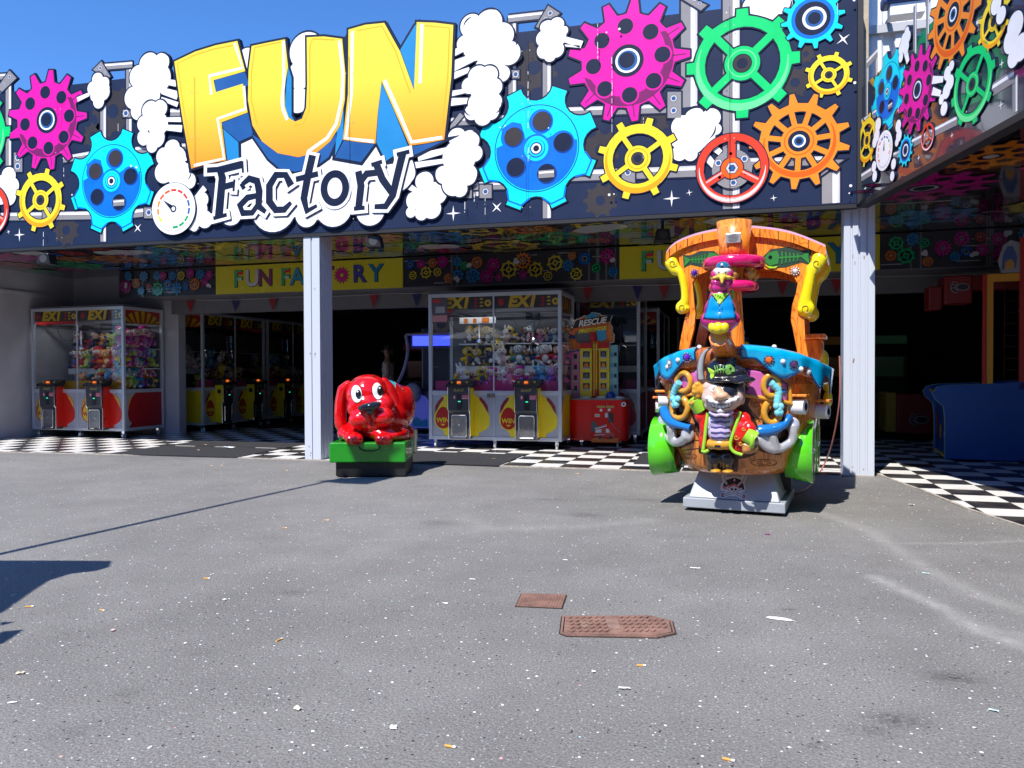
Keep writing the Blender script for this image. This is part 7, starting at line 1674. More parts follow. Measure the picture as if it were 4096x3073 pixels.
for yy in (650, 690, 735, 780, 822): patch(m, gloss('stripe_navy', (.07, .06, .20)), F5, bS, [(610, yy + 2), (650, yy + 8), (690, yy), (730, yy + 10), (768, yy + 2), (766, yy + 16), (728, yy + 26), (690, yy + 16), (650, yy + 24), (612, yy + 16)], .003, 3, 3)
for x0, x1 in ((560, 602), (778, 820)): patch(m, gloss('shirt_pale', (.62, .55, .72)), F5, bS, [(x0, 630), (x1, 625), (x1 - 2, 760), (x0 + 12, 780)], .004, 3, 3)
m.build('stripes', shirt, recalc=False)
m = MB().use(lime_, True)
for P in ([(585, 625), (570, 720), (560, 820), (545, 930)], [(855, 615), (835, 680), (800, 780), (770, 890), (800, 950), (870, 975)], [(530, 940), (560, 950), (590, 935)]): m.tube([L5c(q.x, q.y, -.765) for q in smooth_path(P, 5)], .014, 8)
m.build('coat_edging', cap)
m = MB().use(gold, True)
for cx_, cy_, r_ in ((820, 830, 24), (855, 880, 20), (880, 760, 18)):
    m.tube([L5c(cx_ + r_ * (1 - t / 16) * math.cos(t * .5), cy_ + r_ * (1 - t / 16) * math.sin(t * .5), -.785) for t in range(14)], .004, 6)
m.build('coat_scroll', cap)
MB().use(gloss('collar_lilac', (.55, .46, .66)), True).tube([L5c(600, 622, -.80), L5c(650, 650, -.83), L5c(690, 640, -.84), L5c(740, 650, -.83), L5c(790, 618, -.80)], .014, 8).build('collar', cap)
B5([(680, 888, -.74, (.095, .05, .045)), (620, 885, -.72, (.05, .05, .045)), (745, 888, -.72, (.05, .05, .045))], gold, 'belt', cap, .008, 3)
MB().use(blk).box(L5c(665, 905, -.80), (.045, .008, .02)).build('buckle', cap)
m = MB().use(lime_, True); a = L5c(985, 790, -.74); b = L5c(905, 850, -.76); m.cone(L5c(900, 835, -.76) + Vector((0, 0, .03)), L5c(975, 850, -.76) - Vector((0, 0, -.0)), .062, .066, 20); m.torus(L5c(938, 850, -.76), .060, .018, Matrix.Rotation(R(-70), 3, 'Z') @ Matrix.Rotation(0, 3, 'X')); m.build('cuff', cap)
B5([(925, 915, -.74, (.055, .055, .05)), (900, 935, -.76, (.03, .04, .03)), (960, 920, -.74, (.04, .045, .035)), (890, 900, -.76, (.025, .03, .03))], gloss('fist_brown', (.42, .18, .05)), 'hand', cap, .007, 3)
cf = MB().use(lime_, True).cone(L5c(470, 510, -.74), L5c(530, 590, -.70), .060, .072, 22).build('cuff', cap, bevel=.01)
bC = bvh_of(cf); m = MB(); patch(m, gold, F5, bC, oval(450, 545, 18, 20), .004, 3, 2); m.build('cuff_button', cf, recalc=False)
B5([(515, 430, -.76, (.052, .055, .055)), (480, 415, -.78, (.028, .04, .03)), (478, 450, -.78, (.028, .04, .03)), (500, 390, -.78, (.03, .04, .025)), (545, 445, -.76, (.03, .045, .04)), (500, 480, -.76, (.035, .04, .035))], orng, 'hand', cap, .007, 3)
bl = [(528, 350), (522, 280), (530, 200), (555, 130), (610, 80)]
m = MB().use(gloss('blade_grey', (.42, .44, .46), metal=.3), True); pts = [L5c(q.x, q.y, -.80) for q in smooth_path(bl, 6)]
vs_ = []
for i, p in enumerate(pts):
    w_ = .030 * (1.05 - .6 * (i / len(pts)) ** 2); vs_ += [p + Vector((-w_, .0, 0)), p + Vector((0, -.018, 0)), p + Vector((w_, 0, 0)), p + Vector((0, .02, 0))]
m.add(vs_, [(4 * i + j, 4 * i + (j + 1) % 4, 4 * i + 4 + (j + 1) % 4, 4 * i + 4 + j) for i in range(len(pts) - 1) for j in range(4)] + [(0, 3, 2, 1), tuple(len(vs_) - 4 + j for j in range(4))]); m.build('sword', cap)
hd_ = B5([(700, 475, -.76, (.152, .11, .112)), (690, 560, -.76, (.130, .10, .065)), (640, 410, -.77, (.095, .075, .055)), (590, 500, -.77, (.055, .07, .065)), (810, 495, -.76, (.065, .07, .08)), (862, 515, -.72, (.03, .04, .045))], skin_, 'head', cap, .009, 5)
B5([(668, 455, -.86, (.040, .05, .045)), (700, 485, -.88, (.052, .055, .036)), (660, 500, -.87, (.035, .04, .03)), (740, 495, -.86, (.03, .03, .022))], gloss('nose_skin', (.72, .42, .26)), 'nose', hd_, .007, 4)
B5([(590, 505, -.86, (.030, .03, .018)), (625, 528, -.87, (.035, .03, .020)), (660, 540, -.87, (.025, .03, .016))], whit, 'moustache', hd_, .006, 3); B5([(740, 535, -.87, (.035, .03, .018)), (785, 520, -.855, (.038, .03, .018)), (825, 498, -.83, (.022, .025, .014))], whit, 'moustache', hd_, .006, 3)
B5([(690, 608, -.83, (.035, .03, .022))], whit, 'beard', hd_, .006, 2)
bF = bvh_of(hd_); m = MB(); patch(m, blk, F5, bF, [(600, 540), (690, 562), (790, 535), (770, 578), (690, 598), (620, 580)], .003, 4, 3); patch(m, whit, F5, bF, [(608, 548), (690, 566), (782, 542), (764, 572), (690, 590), (626, 574)], .006, 4, 3)
for x in (640, 668, 697, 726, 752): patch(m, mat('tooth_gap', (.1, .1, .12), .4), F5, bF, ribbon([(x, 556), (x, 588)], 2.5), .009, 1, 4)
m.build('teeth', hd_, recalc=False)
m = MB(); patch(m, whit, F5, bF, oval(632, 425, 34, 30), .004, 4, 2); patch(m, blk, F5, bF, oval(640, 432, 15, 17), .008, 3, 2); patch(m, whit, F5, bF, oval(635, 424, 4, 4, 8), .011, 2, 1); m.build('eye', hd_, recalc=False)
m = MB(); patch(m, blk, F5, bF, [(700, 400), (770, 388), (830, 410), (820, 470), (790, 495), (750, 480), (715, 440)], .010, 5, 3); patch(m, blk, F5, bF, ribbon([(700, 400), (620, 375)], 10), .006, 2, 4); m.build('eye_patch', hd_, recalc=False)
MB().use(gloss('hair_grey', (.10, .10, .11)), True).ell(L5c(840, 440, -.74), (.05, .05, .07)).ell(L5c(860, 475, -.73), (.035, .04, .04)).build('hair', hd_)
hat = B5([(700, 270, -.76, (.125, .10, .095)), (760, 300, -.74, (.14, .10, .075)), (720, 200, -.72, (.10, .09, .05)), (640, 330, -.78, (.07, .07, .035)), (860, 350, -.76, (.11, .09, .032)), (740, 360, -.78, (.16, .11, .028)), (920, 345, -.72, (.045, .06, .02))], blk, 'hat', cap, .010, 5)
bHt = bvh_of(hat); m = MB(); fg = gloss('fish_green', (.14, .34, .06)); fgl = gloss('fish_lime', (.38, .62, .04))
patch(m, fg, F5, bHt, [(730, 235), (765, 222), (800, 250), (812, 285), (780, 290), (790, 300), (745, 318), (728, 290)], .004, 4, 3); patch(m, blk, F5, bHt, oval(768, 258, 9, 9, 8), .009, 2, 1); patch(m, fg, F5, bHt, ribbon([(735, 268), (690, 262), (635, 285)], 12), .005, 2, 3)
for x, dx in ((650, -10), (668, -8), (690, -4), (712, 0)): patch(m, fg, F5, bHt, ribbon([(x + dx, 235), (x, 268), (x + 2, 305)], 7), .0065, 2, 3)
patch(m, fgl, F5, bHt, [(640, 280), (610, 262), (585, 250), (592, 280), (608, 300), (605, 330), (612, 350), (635, 330), (640, 300)], .006, 4, 3); m.build('fish_mark', hat, recalc=False)
MB().use(gloss('hair_grey', (.1, .1, .1)), True).tube([L5c(780, 372, -.85), L5c(850, 378, -.85), L5c(930, 352, -.80)], .009, 6).build('hat_piping', hat)
# bowsprit gun
p0 = L4(895, 1460, -.55); p1 = L4(802, 1225, -1.0); ax = (p1 - p0).normalized()
bsn = MB().use(wood2, True).cone(p0, p1, .105, .078, 28, False).cone(p1, p1 + ax * .002, .078, .062, 28, False).build('bowsprit', ship)
MB().use(gloss('bore_amber', (.70, .35, .10))).cone(p1 - ax * .004, p1 + ax * .001, .066, n=24).build('bowsprit_end', bsn)
# parrot
def B4(lst, M_, name, par, vox=.008, sm=5): return blobs(F4, lst, M_, name, par, vox, sm)
par_ = bpy.data.objects.new('parrot_figure', None); COL.objects.link(par_); par_.parent = ship
pb = B4([(812, 1055, -.98, (.155, .12, .095)), (812, 960, -.98, (.125, .10, .12)), (812, 850, -.98, (.09, .08, .09)), (812, 1120, -.97, (.11, .09, .06))], gloss('parrot_pink', (.55, .02, .22)), 'body', par_, .010, 8)
bP = bvh_of(pb); m = MB()
patch(m, blk, F4, bP, [(648, 1050), (700, 860), (732, 805), (805, 915), (900, 800), (942, 865), (975, 1050), (810, 1062)], .003, 6, 5); patch(m, gloss('vest_blue', (.0, .24, .62)), F4, bP, [(656, 1040), (706, 868), (734, 820), (805, 928), (898, 815), (936, 872), (966, 1040), (810, 1052)], .006, 6, 5)
patch(m, lime_, F4, bP, [(738, 800), (893, 798), (806, 912)], .007, 5, 6)
for k in range(14): patch(m, mat('dot_green', (.03, .15, .03), .4), F4, bP, oval(770 + (k * 37) % 90, 815 + (k * 23) % 60, 4, 4, 6), .012, 1, 1)
patch(m, blk, F4, bP, ribbon([(810, 925), (812, 1048)], 5), .010, 2, 5)
for yy in (950, 975): patch(m, blk, F4, bP, oval(832, yy, 6, 4, 8), .010, 1, 1)
m.build('waistcoat', pb, recalc=False)
B4([(738, 1130, -1.06, (.035, .04, .045)), (795, 1135, -1.07, (.042, .045, .050)), (855, 1130, -1.06, (.036, .04, .045)), (800, 1170, -1.04, (.055, .05, .025))], yel_, 'feet', par_, .007, 2)
B4([(800, 740, -1.0, (.062, .07, .055)), (860, 700, -1.0, (.055, .065, .05)), (770, 690, -1.02, (.04, .05, .03)), (905, 680, -1.0, (.03, .05, .03))], gloss('parrot_pink', (0, 0, 0)), 'lower_beak', par_, .007, 4)
m_ = B4([(820, 700, -1.055, (.05, .02, .032))], gloss('mouth_dark', (.22, .01, .08)), 'mouth', par_, .006, 2)
B4([(770, 615, -.985, (.040, .06, .050)), (895, 610, -.985, (.040, .06, .050)), (832, 600, -.97, (.075, .06, .055))], gloss('parrot_pink', (0, 0, 0)), 'cheeks', par_, .008, 5)
ph_ = B4([(832, 592, -1.01, (.062, .062, .040)), (800, 580, -1.01, (.045, .055, .032)), (865, 580, -1.01, (.045, .055, .032))], whit, 'head', par_, .008, 4)
B4([(830, 636, -1.05, (.050, .05, .022)), (780, 645, -1.035, (.036, .045, .018)), (884, 643, -1.035, (.036, .045, .018)), (832, 655, -1.10, (.020, .03, .024)), (832, 680, -1.115, (.012, .018, .022)), (745, 652, -1.01, (.02, .03, .012)), (922, 648, -1.01, (.02, .03, .012))], gloss('beak_yellow', (.80, .52, .06)), 'upper_beak', par_, .006, 3)
MB().use(blk, True).ell(L4(800, 588, -1.068), (.0065, .005, .0065), n=10, m=8).ell(L4(866, 588, -1.068), (.0065, .005, .0065), n=10, m=8).build('eyes', ph_)
B4([(838, 522, -1.0, (.052, .05, .024)), (845, 540, -1.01, (.066, .055, .008)), (838, 504, -.99, (.040, .04, .016))], gloss('cap_blue', (.01, .12, .26)), 'cap', par_, .007, 2)
MB().use(whit, True).ell(L4(830, 513, -1.065), (.010, .005, .010), n=8, m=6).build('cap_badge', ph_)
MB().use(lime_, True).ell(L4(925, 800, -.92), (.022, .02, .034)).ell(L4(935, 830, -.92), (.018, .02, .02)).build('scarf_knot', par_)
# mast, crow's nest and funnel
cR = L4(948, 505, -.25); cN = L4(940, 735, -.25); cF = L4(950, 95, -.25); base_m = L4(1000, 1290, -.10)
mst = MB().use(wood2, True).cone((cR.x + .04, -.20, 1.28), (cR.x, -.25, cN.z), .055, .06, 18).cone((cR.x, -.25, cN.z), (cR.x, -.25, cR.z), .085, n=18).build('mast', ship)
nest = MB().use(magenta, True).lathe((cR.x, -.25, cR.z), [(.0, -.045), (.245, -.045), (.262, -.03), (.266, .0), (.262, .03), (.245, .045), (.0, .045)], 40).lathe((cR.x - .005, -.25, cN.z), [(0, -.04), (.19, -.04), (.208, -.025), (.212, 0), (.206, .03), (.19, .04), (0, .04)], 40).build('crows_nest', ship)
for k in range(7):
    a = k * 2 * PI / 7 + .35; x = cR.x + .165 * math.cos(a); y = -.25 + .165 * math.sin(a); z0 = cN.z + .04; hh = cR.z - cN.z - .085
    MB().use(gold, True).lathe((x, y, z0), [(.02, 0), (.02, hh * .1), (.045, hh * .35), (.05, hh * .5), (.02, hh * .72), (.038, hh * .82), (.02, hh)], 14).build('baluster', nest)
hF = cF.z - cR.z - .045
MB().use(wood2, True).lathe((cF.x, -.25, cR.z + .046), [(.0, 0), (.122, 0), (.128, hF * .3), (.150, hF), (.135, hF), (.12, hF - .05), (0, hF - .05)], 36).build('funnel', ship)
pl_c = L4(940, 252, -.40); MB().use(mat('plate_metal', (.55, .52, .50), .35, metal=.7)).box(pl_c + Vector((0, .004, 0)), (.125, .006, .082)).build('plate', ship, bevel=.004)
m = MB().use(mat('etched', (.12, .11, .1), .5))
for i, w_ in enumerate((.05, .08, .09, .07, .085, .06)): m.box(pl_c + Vector((0, -.001, .028 - i * .011)), (w_, .002, .0025))
m.build('plate_marks', ship)
MB().use(gloss('pot_blue', (.01, .06, .30)), True).lathe(L4(975, 1275, -.02), [(.0, 0), (.055, 0), (.062, .03), (.058, .055), (.072, .075), (.072, .10), (0, .10)], 28).build('capstan', ship)
MB().use(lime_, True).lathe(L4(1000, 1310, -.02), [(0, 0), (.08, 0), (.084, .015), (.078, .03), (0, .034)], 28).build('capstan_base', ship)
# canopy
def arch(yl, name, M_):
    O = [(415, 1350), (440, 1200), (470, 1060), (497, 930), (495, 800), (470, 680), (430, 560), (412, 440), (500, 370), (620, 310), (800, 262), (1050, 240), (1300, 255), (1500, 300), (1720, 410), (1700, 520), (1668, 640), (1640, 760), (1628, 900), (1640, 1050), (1652, 1250), (1690, 1480), (1592, 1480), (1545, 1220), (1510, 1060), (1522, 920), (1562, 790), (1578, 700), (1530, 625), (1400, 578), (1200, 558), (900, 560), (690, 585), (590, 625), (545, 690), (560, 850), (576, 1000), (560, 1150), (507, 1350)]
    pts = [(q.x, q.z) for q in [L4(x, y, -.05) for x, y in O]]
    return MB().use(M_).poly(pts, lambda a, b, h: Vector((a, yl + h, b)), .03, -.03).build(name, ship, bevel=.012)
arch(-.05, 'canopy_frame', wood2); arch(.66, 'canopy_frame', woodd)
TOPC = [(278, 405), (330, 340), (430, 278), (600, 218), (800, 178), (1050, 150), (1300, 168), (1500, 205), (1680, 268), (1850, 340)]
tc = [L4(x, y, -.12) for x, y in TOPC]; xs_m = sum(q.x for q in tc) / len(tc)
tc = [(q.x, q.z) for q in smooth_path([Vector((p.x, p.z)) for p in tc], 5) for q in [Vector((q.x, 0, q.y))]]
pr = tc + [(a, b - .075) for a, b in tc[::-1]]
MB().use(wood2).poly(pr, lambda a, b, h: Vector((a, h, b)), .80, -.12).build('canopy_roof', ship, bevel=.014)
MB().use(gloss('roof_lilac', (.62, .38, .55))).poly([(a * .995, b + .022) for a, b in tc] + [(a, b + .001) for a, b in tc[::-1]], lambda a, b, h: Vector((a, h, b)), .80, -.105).build('roof_skin', ship)
m = MB().use(mat('joint_dark'))
for i in range(4, len(tc) - 2, 4):
    a, b = tc[i]; m.b2((a - .0035, -.1225, b - .074), (a + .0035, -.116, b - .004))
m.build('roof_joint', ship)
m = MB().use(mat('board_brown', (.20, .055, .02), .4)); 
def fish(cx, cy, s, d):
    fn = lambda a, b, h: Vector((a, -.082 - h, b)); q = L4(cx, cy, -.08)
    def P(L_): return [(q.x + d * a * s, q.z + b * s) for a, b in L_]
    f = MB().use(mat('fish_board_dark', (.02, .05, .03), .4)).poly(P([(-.20, .02), (-.12, .09), (.02, .10), (.13, .06), (.21, .07), (.20, -.07), (.13, -.04), (.0, -.075), (-.13, -.075)]), fn, .001).use(gloss('fish_board', (.04, .22, .05)))
    f.poly(P([(-.19, .0), (-.14, .06), (-.07, .075), (-.05, .03), (-.06, -.04), (-.13, -.055)]), fn, .006, .0).poly(P(ribbon([(-.06, .01), (.14, .012)], .016)), fn, .0055, .0)
    f.poly(P([(.12, .012), (.20, .055), (.185, .01), (.195, -.06)]), fn, .0065, 0)
    for k in range(5): f.poly(P(ribbon([(-.03 + k * .032, .062 - k * .006), (-.045 + k * .032 + .02, .012), (-.03 + k * .032, -.045 + k * .005)], .011)), fn, .0075 + k * .0004, 0)
    f.use(blk).poly(P(circ(-.125, .02, .016, 10)), fn, .009, 0).use(fgl).poly(P([(-.17, -.05), (-.10, -.065), (-.06, -.06), (-.08, -.078), (-.13, -.078)]), fn, .009, 0)
    f.build('fish_skeleton', ship, recalc=False)
fish(1455, 455, 1.0, 1); fish(640, 470, .85, -1)
gem(F4, 560, 595, .032, (.06, .01, .35), None, yl=-.09); gem(F4, 1550, 578, .032, (.62, .62, .66), None, yl=-.09)
for yl in (-.08, .66):
    dd = 0 if yl < 0 else 1
    def Bs(lst): 
        m = MB().use(yel_, True); l2 = []
        for a, b in zip(lst[:-1], lst[1:]):
            for j in range(5): l2.append(tuple(a[q] + (b[q] - a[q]) * j / 5 for q in range(3)))
        for x, y, r in l2 + [lst[-1]]:
            q = L4(x, y, -.08); m.ell((q.x, yl, q.z), (r * .00092, .05, r * .00092), n=18, m=12)
        o = m.build('scroll', ship, recalc=False); return fuse(o, .008, 6)
    Bs([(335, 500, 68), (370, 560, 60), (420, 590, 38), (440, 640, 40), (455, 700, 40), (465, 760, 40), (470, 820, 42), (468, 880, 45), (440, 935, 68), (480, 950, 40)])
    Bs([(1790, 455, 70), (1765, 520, 62), (1720, 560, 60), (1700, 620, 48), (1685, 690, 50), (1670, 760, 52), (1655, 830, 54), (1645, 890, 60), (1655, 945, 80), (1620, 960, 46)])
m = MB().use(mat('scroll_line', (.40, .28, .01), .4), True)
for cx, cy, r in ((440, 935, 44), (1655, 945, 52), (345, 500, 40), (1760, 500, 44)):
    pts = [L4(cx + r * (1 - t / 30) * math.cos(t * .35), cy + r * (1 - t / 30) * math.sin(t * .35), -.132) for t in range(22)]
    m.tube(pts, .0035, 6)
m.build('scroll_line', ship)
MB().use(wood2).b2((.46, .55, 1.22), (.66, .80, 1.50)).b2((.43, .52, 1.50), (.69, .83, 1.55)).build('stern_box', ship, bevel=.015); MB().use(wood2).b2((-.62, .55, 1.2), (-.42, .8, 1.45)).build('stern_box', ship, bevel=.015)
MB().use(yel_, True).ell((.66, .60, 1.30), (.05, .06, .10)).ell((.70, .50, 1.10), (.045, .05, .09)).ell((.71, .40, .95), (.04, .05, .08)).build('stern_scroll', ship)
MB().use(gloss('seat_blue', (.03, .08, .3))).b2((-.35, .25, 1.05), (.35, .60, 1.18)).b2((-.35, .55, 1.18), (.35, .66, 1.42)).build('seat', ship, bevel=.03)
# cable from the pillar to the ride
q0 = on_plane(3358, 1600, Vector((0, 9.5, 0)), Vector((0, 1, 0))); q0.x = min(q0.x, 1.12); q1 = ground(3285, 1880, .02)
tag(MB().use(mat('cable_red', (.38, .14, .10), .5)).tube(smooth_path([q0 + Vector((0, 0, .5)), q0, (q0 * .45 + q1 * .55) + Vector((.03, 0, -.05)), q1, Vector((.65, 8.3, .012)), Vector((.35, 7.75, .012))], 6), .009, 7).build('power_cable'), 'thin reddish power cable running from the right pillar down to the pirate ship ride', 'cable')

# ------------------------------------------------------------------ iron covers
iron = mat('rusty_iron', (.27, .15, .115), .8, metal=.1, noise_amt=.45, nscale=9, bump=.35, bscale=90)
Gp = lambda x, y, z=0: ground(1900 + .45208 * x, 2300 + .45208 * y, z)
t = thing('drain_cover', 'long rusty iron cover with raised chevrons and a clipped end set in the asphalt', 'manhole cover', (*Gp(1250, 460).xy, 0))
O = Vector((t.location.x, t.location.y, 0)); PP = [(800, 385), (1540, 380), (1715, 420), (1740, 520), (1600, 550), (830, 536), (785, 520)]
pts = [(Gp(x, y) - O).xy for x, y in PP]; pts = [tuple(p) for p in pts]
MB().use(mat('iron_gap', (.02, .015, .012), .9)).poly(grow(pts, .022), flat, .0025, -.02).build('frame_gap', t)
MB().use(iron).poly([grow(pts, .015), grow(pts, .006)[::-1]], flat, .008, -.02).build('frame', t)
MB().use(iron).poly(pts, flat, .009, -.02).build('lid', t)
ch = MB().use(iron); e0 = Vector(pts[0]); ex = (Vector(pts[1]) - e0).normalized(); ey = (Vector(pts[5]) - e0).normalized(); Wd = (Vector(pts[5]) - e0).length; Ln = (Vector(pts[1]) - e0).length
for i in range(15):
    if 6 <= i <= 7: continue
    for j in range(5):
        c = e0 + ex * (Ln * (i + .5) / 13.2) + ey * (Wd * (j + .5) / 5)
        if i > 12 and j in (0, 4): continue
        s_ = Wd / 13
        a = [tuple(c + ex * (s_ * q[0]) * 1.1 + ey * (s_ * q[1])) for q in ((-.75, -.45), (0, .55), (.75, -.45))]
        ch.poly(ribbon(a, .0085), flat, .0145, .0085)
ch.build('chevrons', t)
MB().use(mat('worn_iron', (.29, .18, .14), .7, metal=.1, noise_amt=.4, nscale=14, bump=.5, bscale=60)).poly([tuple(e0 + ex * Ln * a + ey * Wd * b) for a, b in ((.46, .22), (.60, .22), (.60, .8), (.46, .8))], flat, .013, .0085).poly([tuple(e0 + ex * Ln * a + ey * Wd * b) for a, b in ((.155, .3), (.235, .3), (.235, .75), (.155, .75))], flat, .0115, .0085).build('maker_panel', t)
t = thing('drain_cover', 'small square rusty iron cover with a fine grid pattern set in the asphalt', 'manhole cover', (*Gp(590, 235).xy, 0))
O = Vector((t.location.x, t.location.y, 0)); pts = [tuple((Gp(x, y) - O).xy) for x, y in ((415, 172), (805, 185), (765, 300), (365, 282))]
MB().use(mat('iron_gap')).poly(grow(pts, .006), flat, .003, -.02).build('frame_gap', t); MB().use(iron).poly(pts, flat, .0065, -.02).build('lid', t)
g_ = MB().use(iron); A, B, C_, D_ = [Vector(p) for p in pts]
for i in range(1, 16): g_.poly(ribbon([A.lerp(B, i / 16), D_.lerp(C_, i / 16)], .004), flat, .0095, .006)
for i in range(1, 12): g_.poly(ribbon([A.lerp(D_, i / 12), B.lerp(C_, i / 12)], .004), flat, .0090, .006)
g_.build('grid', t)

# ------------------------------------------------------------------ litter
def butt(u, v, rz, where, burnt=False):
    q = ground(u, v); rng = random.Random(int(u * 7 + v)); rad_ = .0042
    t = thing('cigarette_butt', 'cigarette butt with tan filter ' + where, 'cigarette butt', (q.x, q.y, q.z + .004), rz, 'cigarette butts dropped on the asphalt')
    if q.y > 9.3: t.location.z += .022
    MB().use(mat('filter_tan', (.72, .36, .08), .8, noise_amt=.2, nscale=80), True).tube([(-.014, 0, 0), (.002, .0008, 0), (.013, 0, 0)], rad_, 8).build('filter', t)
    MB().use(mat('cig_paper', (.80, .78, .74), .8), True).tube([(.013, 0, 0), (.019, .001, .0005), (.024, .0, .0)], rad_ * .98, 8).build('paper_end', t)
def scrap(u, v, w_, h_, col, label, cat='paper scrap', name='paper_scrap', rz=0.0, seed=1):
    q = ground(u, v); rng = random.Random(seed + int(u)); z = q.z + .003 + (.022 if q.y > 9.35 else 0); n = 5; vs = []
    for j in range(n):
        for i in range(n):
            x = (i / (n - 1) - .5) * w_ * (1 + rng.uniform(-.15, .15)); y = (j / (n - 1) - .5) * h_ * (1 + rng.uniform(-.2, .2)); vs.append((x, y, rng.uniform(0, min(w_, h_) * .35)))
    fs = [(j * n + i, j * n + i + 1, (j + 1) * n + i + 1, (j + 1) * n + i) for j in range(n - 1) for i in range(n - 1)]
    o = MB().use(mat('scrap_%02d%02d%02d' % tuple(int(c * 99) for c in col), col, .6)).add(vs, fs).build(name); o.location = (q.x, q.y, z); o.rotation_euler = (0, 0, rz)
    md = o.modifiers.new('s', 'SOLIDIFY'); md.thickness = .0012; md.offset = 1
    return tag(o, label, cat)
G1_ = lambda x, y: (x * .6463, 2000 + y * .6463); G2_ = lambda x, y: (1400 + x * .6463, 2000 + y * .6463); G3_ = lambda x, y: (2700 + x * .6764, 1950 + y * .6764); G5_ = lambda x, y: (600 + x * .3165, 1700 + y * .3165)
butt(*G2_(612, 1532), R(-3), 'nearest the viewer at the bottom edge, left of centre'); butt(*G3_(307, 1615), R(-12), 'at the bottom edge right of centre'); butt(*G2_(1817, 832), R(60), 'lying on the long iron cover'); butt(*G2_(1795, 1030), R(10), 'just in front of the long iron cover')
butt(*G1_(177, 665), R(30), 'beside the big shadow at the left edge'); butt(*G1_(630, 687), R(-14), 'right of the big shadow'); butt(*G1_(1725, 873), R(80), 'alone left of the small iron cover'); butt(*G1_(2018, 128), R(4), 'between the thin pole shadow and the red puppy ride')
butt(*G1_(1755, 178), R(40), 'just below the thin pole shadow'); butt(*G5_(765, 520), R(20), 'in front of the left rubber mat, left of its pair'); butt(*G5_(900, 515), R(-5), 'in front of the left rubber mat, right of its pair'); butt(*G5_(605, 338), R(15), 'on the front rubber mat at the left'); butt(*G5_(700, 270), R(0), 'on the rubber mats behind the front one'); butt(*G5_(1725, 578), R(-20), 'in front of the left pillar')
butt(*G1_(1275, 490), R(15), 'between the big shadow and the small iron cover'); butt(2306, 1896, R(10), 'in front of the checkered tiles below the claw machine'); butt(2508, 1887, R(-8), 'on the asphalt left of the pirate ship ride')
W_ = (.82, .82, .80)
scrap(*G2_(268, 1417), .024, .022, W_, 'small white paper scrap in front of the nearest cigarette butt', rz=.4); scrap(*G2_(1698, 1172), .040, .016, (.75, .77, .82), 'silvery white wrapper scrap in front of the long iron cover', rz=.25); scrap(*G2_(590, 643), .026, .012, W_, 'white paper flake left of the small iron cover'); scrap(*G2_(1507, 1070), .014, .014, W_, 'tiny white scrap below the long iron cover')
scrap(*G1_(700, 812), .018, .020, (.75, .48, .45), 'pinkish scrap of paper below the big shadow'); scrap(*G1_(125, 1078), .030, .018, (.62, .55, .42), 'beige leaf scrap near the left edge', rz=.5); scrap(*G1_(1842, 1300), .030, .022, (.78, .66, .58), 'crumpled pale wrapper left of the near cigarette butt', rz=-.4); scrap(*G1_(1145, 892), .012, .010, W_, 'white pebble of chewing gum on bare asphalt', 'chewing gum', 'chewing_gum')
scrap(*G1_(1390, 622), .014, .018, W_, 'small white scrap right of the big shadow'); scrap(*G1_(75, 1260), .030, .008, W_, 'thin white strip of paper near the bottom left corner', rz=.5); scrap(*G3_(545, 280), .040, .022, (.30, .06, .22), 'crushed purple wrapper in front of the pirate ship ride', 'sweet wrapper', 'sweet_wrapper', .2)
scrap(*G3_(1400, 108), .040, .034, (.78, .80, .80), 'crumpled white tissue near the corner of the checkered floor', 'tissue', 'tissue'); scrap(*G3_(1485, 512), .040, .014, (.45, .60, .60), 'pale green flake of plastic on the dusty tyre track', 'plastic scrap', 'plastic_scrap'); scrap(*G3_(120, 480), .055, .014, W_, 'flat white paper strip in front of the grey ride base', rz=.1)
scrap(*G5_(1000, 312), .16, .07, (.72, .76, .84), 'crumpled clear plastic bag on the rubber mats at the left', 'plastic bag', 'plastic_bag'); scrap(*G2_(1332, 376), .030, .010, W_, 'white flake above the long iron cover'); scrap(*G2_(758, 495), .034, .008, W_, 'faint white strip above and left of the small iron cover'); scrap(*G3_(1885, 1325), .030, .012, (.5, .66, .66), 'pale green glassy flake near the right edge', 'plastic scrap', 'plastic_scrap', -.4)
scrap(*G2_(1285, 48), .020, .010, W_, 'white scrap on the asphalt between the two rides'); scrap(*G2_(152, 97), .022, .010, W_, 'white scrap in front of the red puppy ride'); scrap(1975, 1842, .05, .012, (.50, .26, .10), 'brown dead leaf on the rubber mat below the claw machine', 'leaf', 'dead_leaf'); scrap(3416, 1946, .05, .012, (.70, .62, .5), 'dry leaf at the foot of the right pillar', 'leaf', 'dead_leaf')
# feather
q = ground(*G3_(625, 785)); fe = thing('feather', 'white gull feather lying on the asphalt to the right', 'feather', (q.x, q.y, .004), R(-7))
fp_ = [(-.066, .006), (-.055, .010), (-.02, .011), (.02, .009), (.045, .006), (.052, .0), (.045, -.004), (.02, -.007), (-.02, -.008), (-.05, -.002)]
MB().use(mat('feather_white', (.82, .83, .86), .7, bump=.4, bscale=200)).poly(fp_, lambda a, b, h: Vector((a, b - a * a * 3, h + b * .3)), .004, .001).build('vane', fe); MB().use(mat('quill', (.7, .68, .6), .5), True).tube([(-.06, -.008, .005), (0, .001, .006), (.045, -.004, .005), (.072, -.014, .002)], .0012, 6).build('quill', fe)

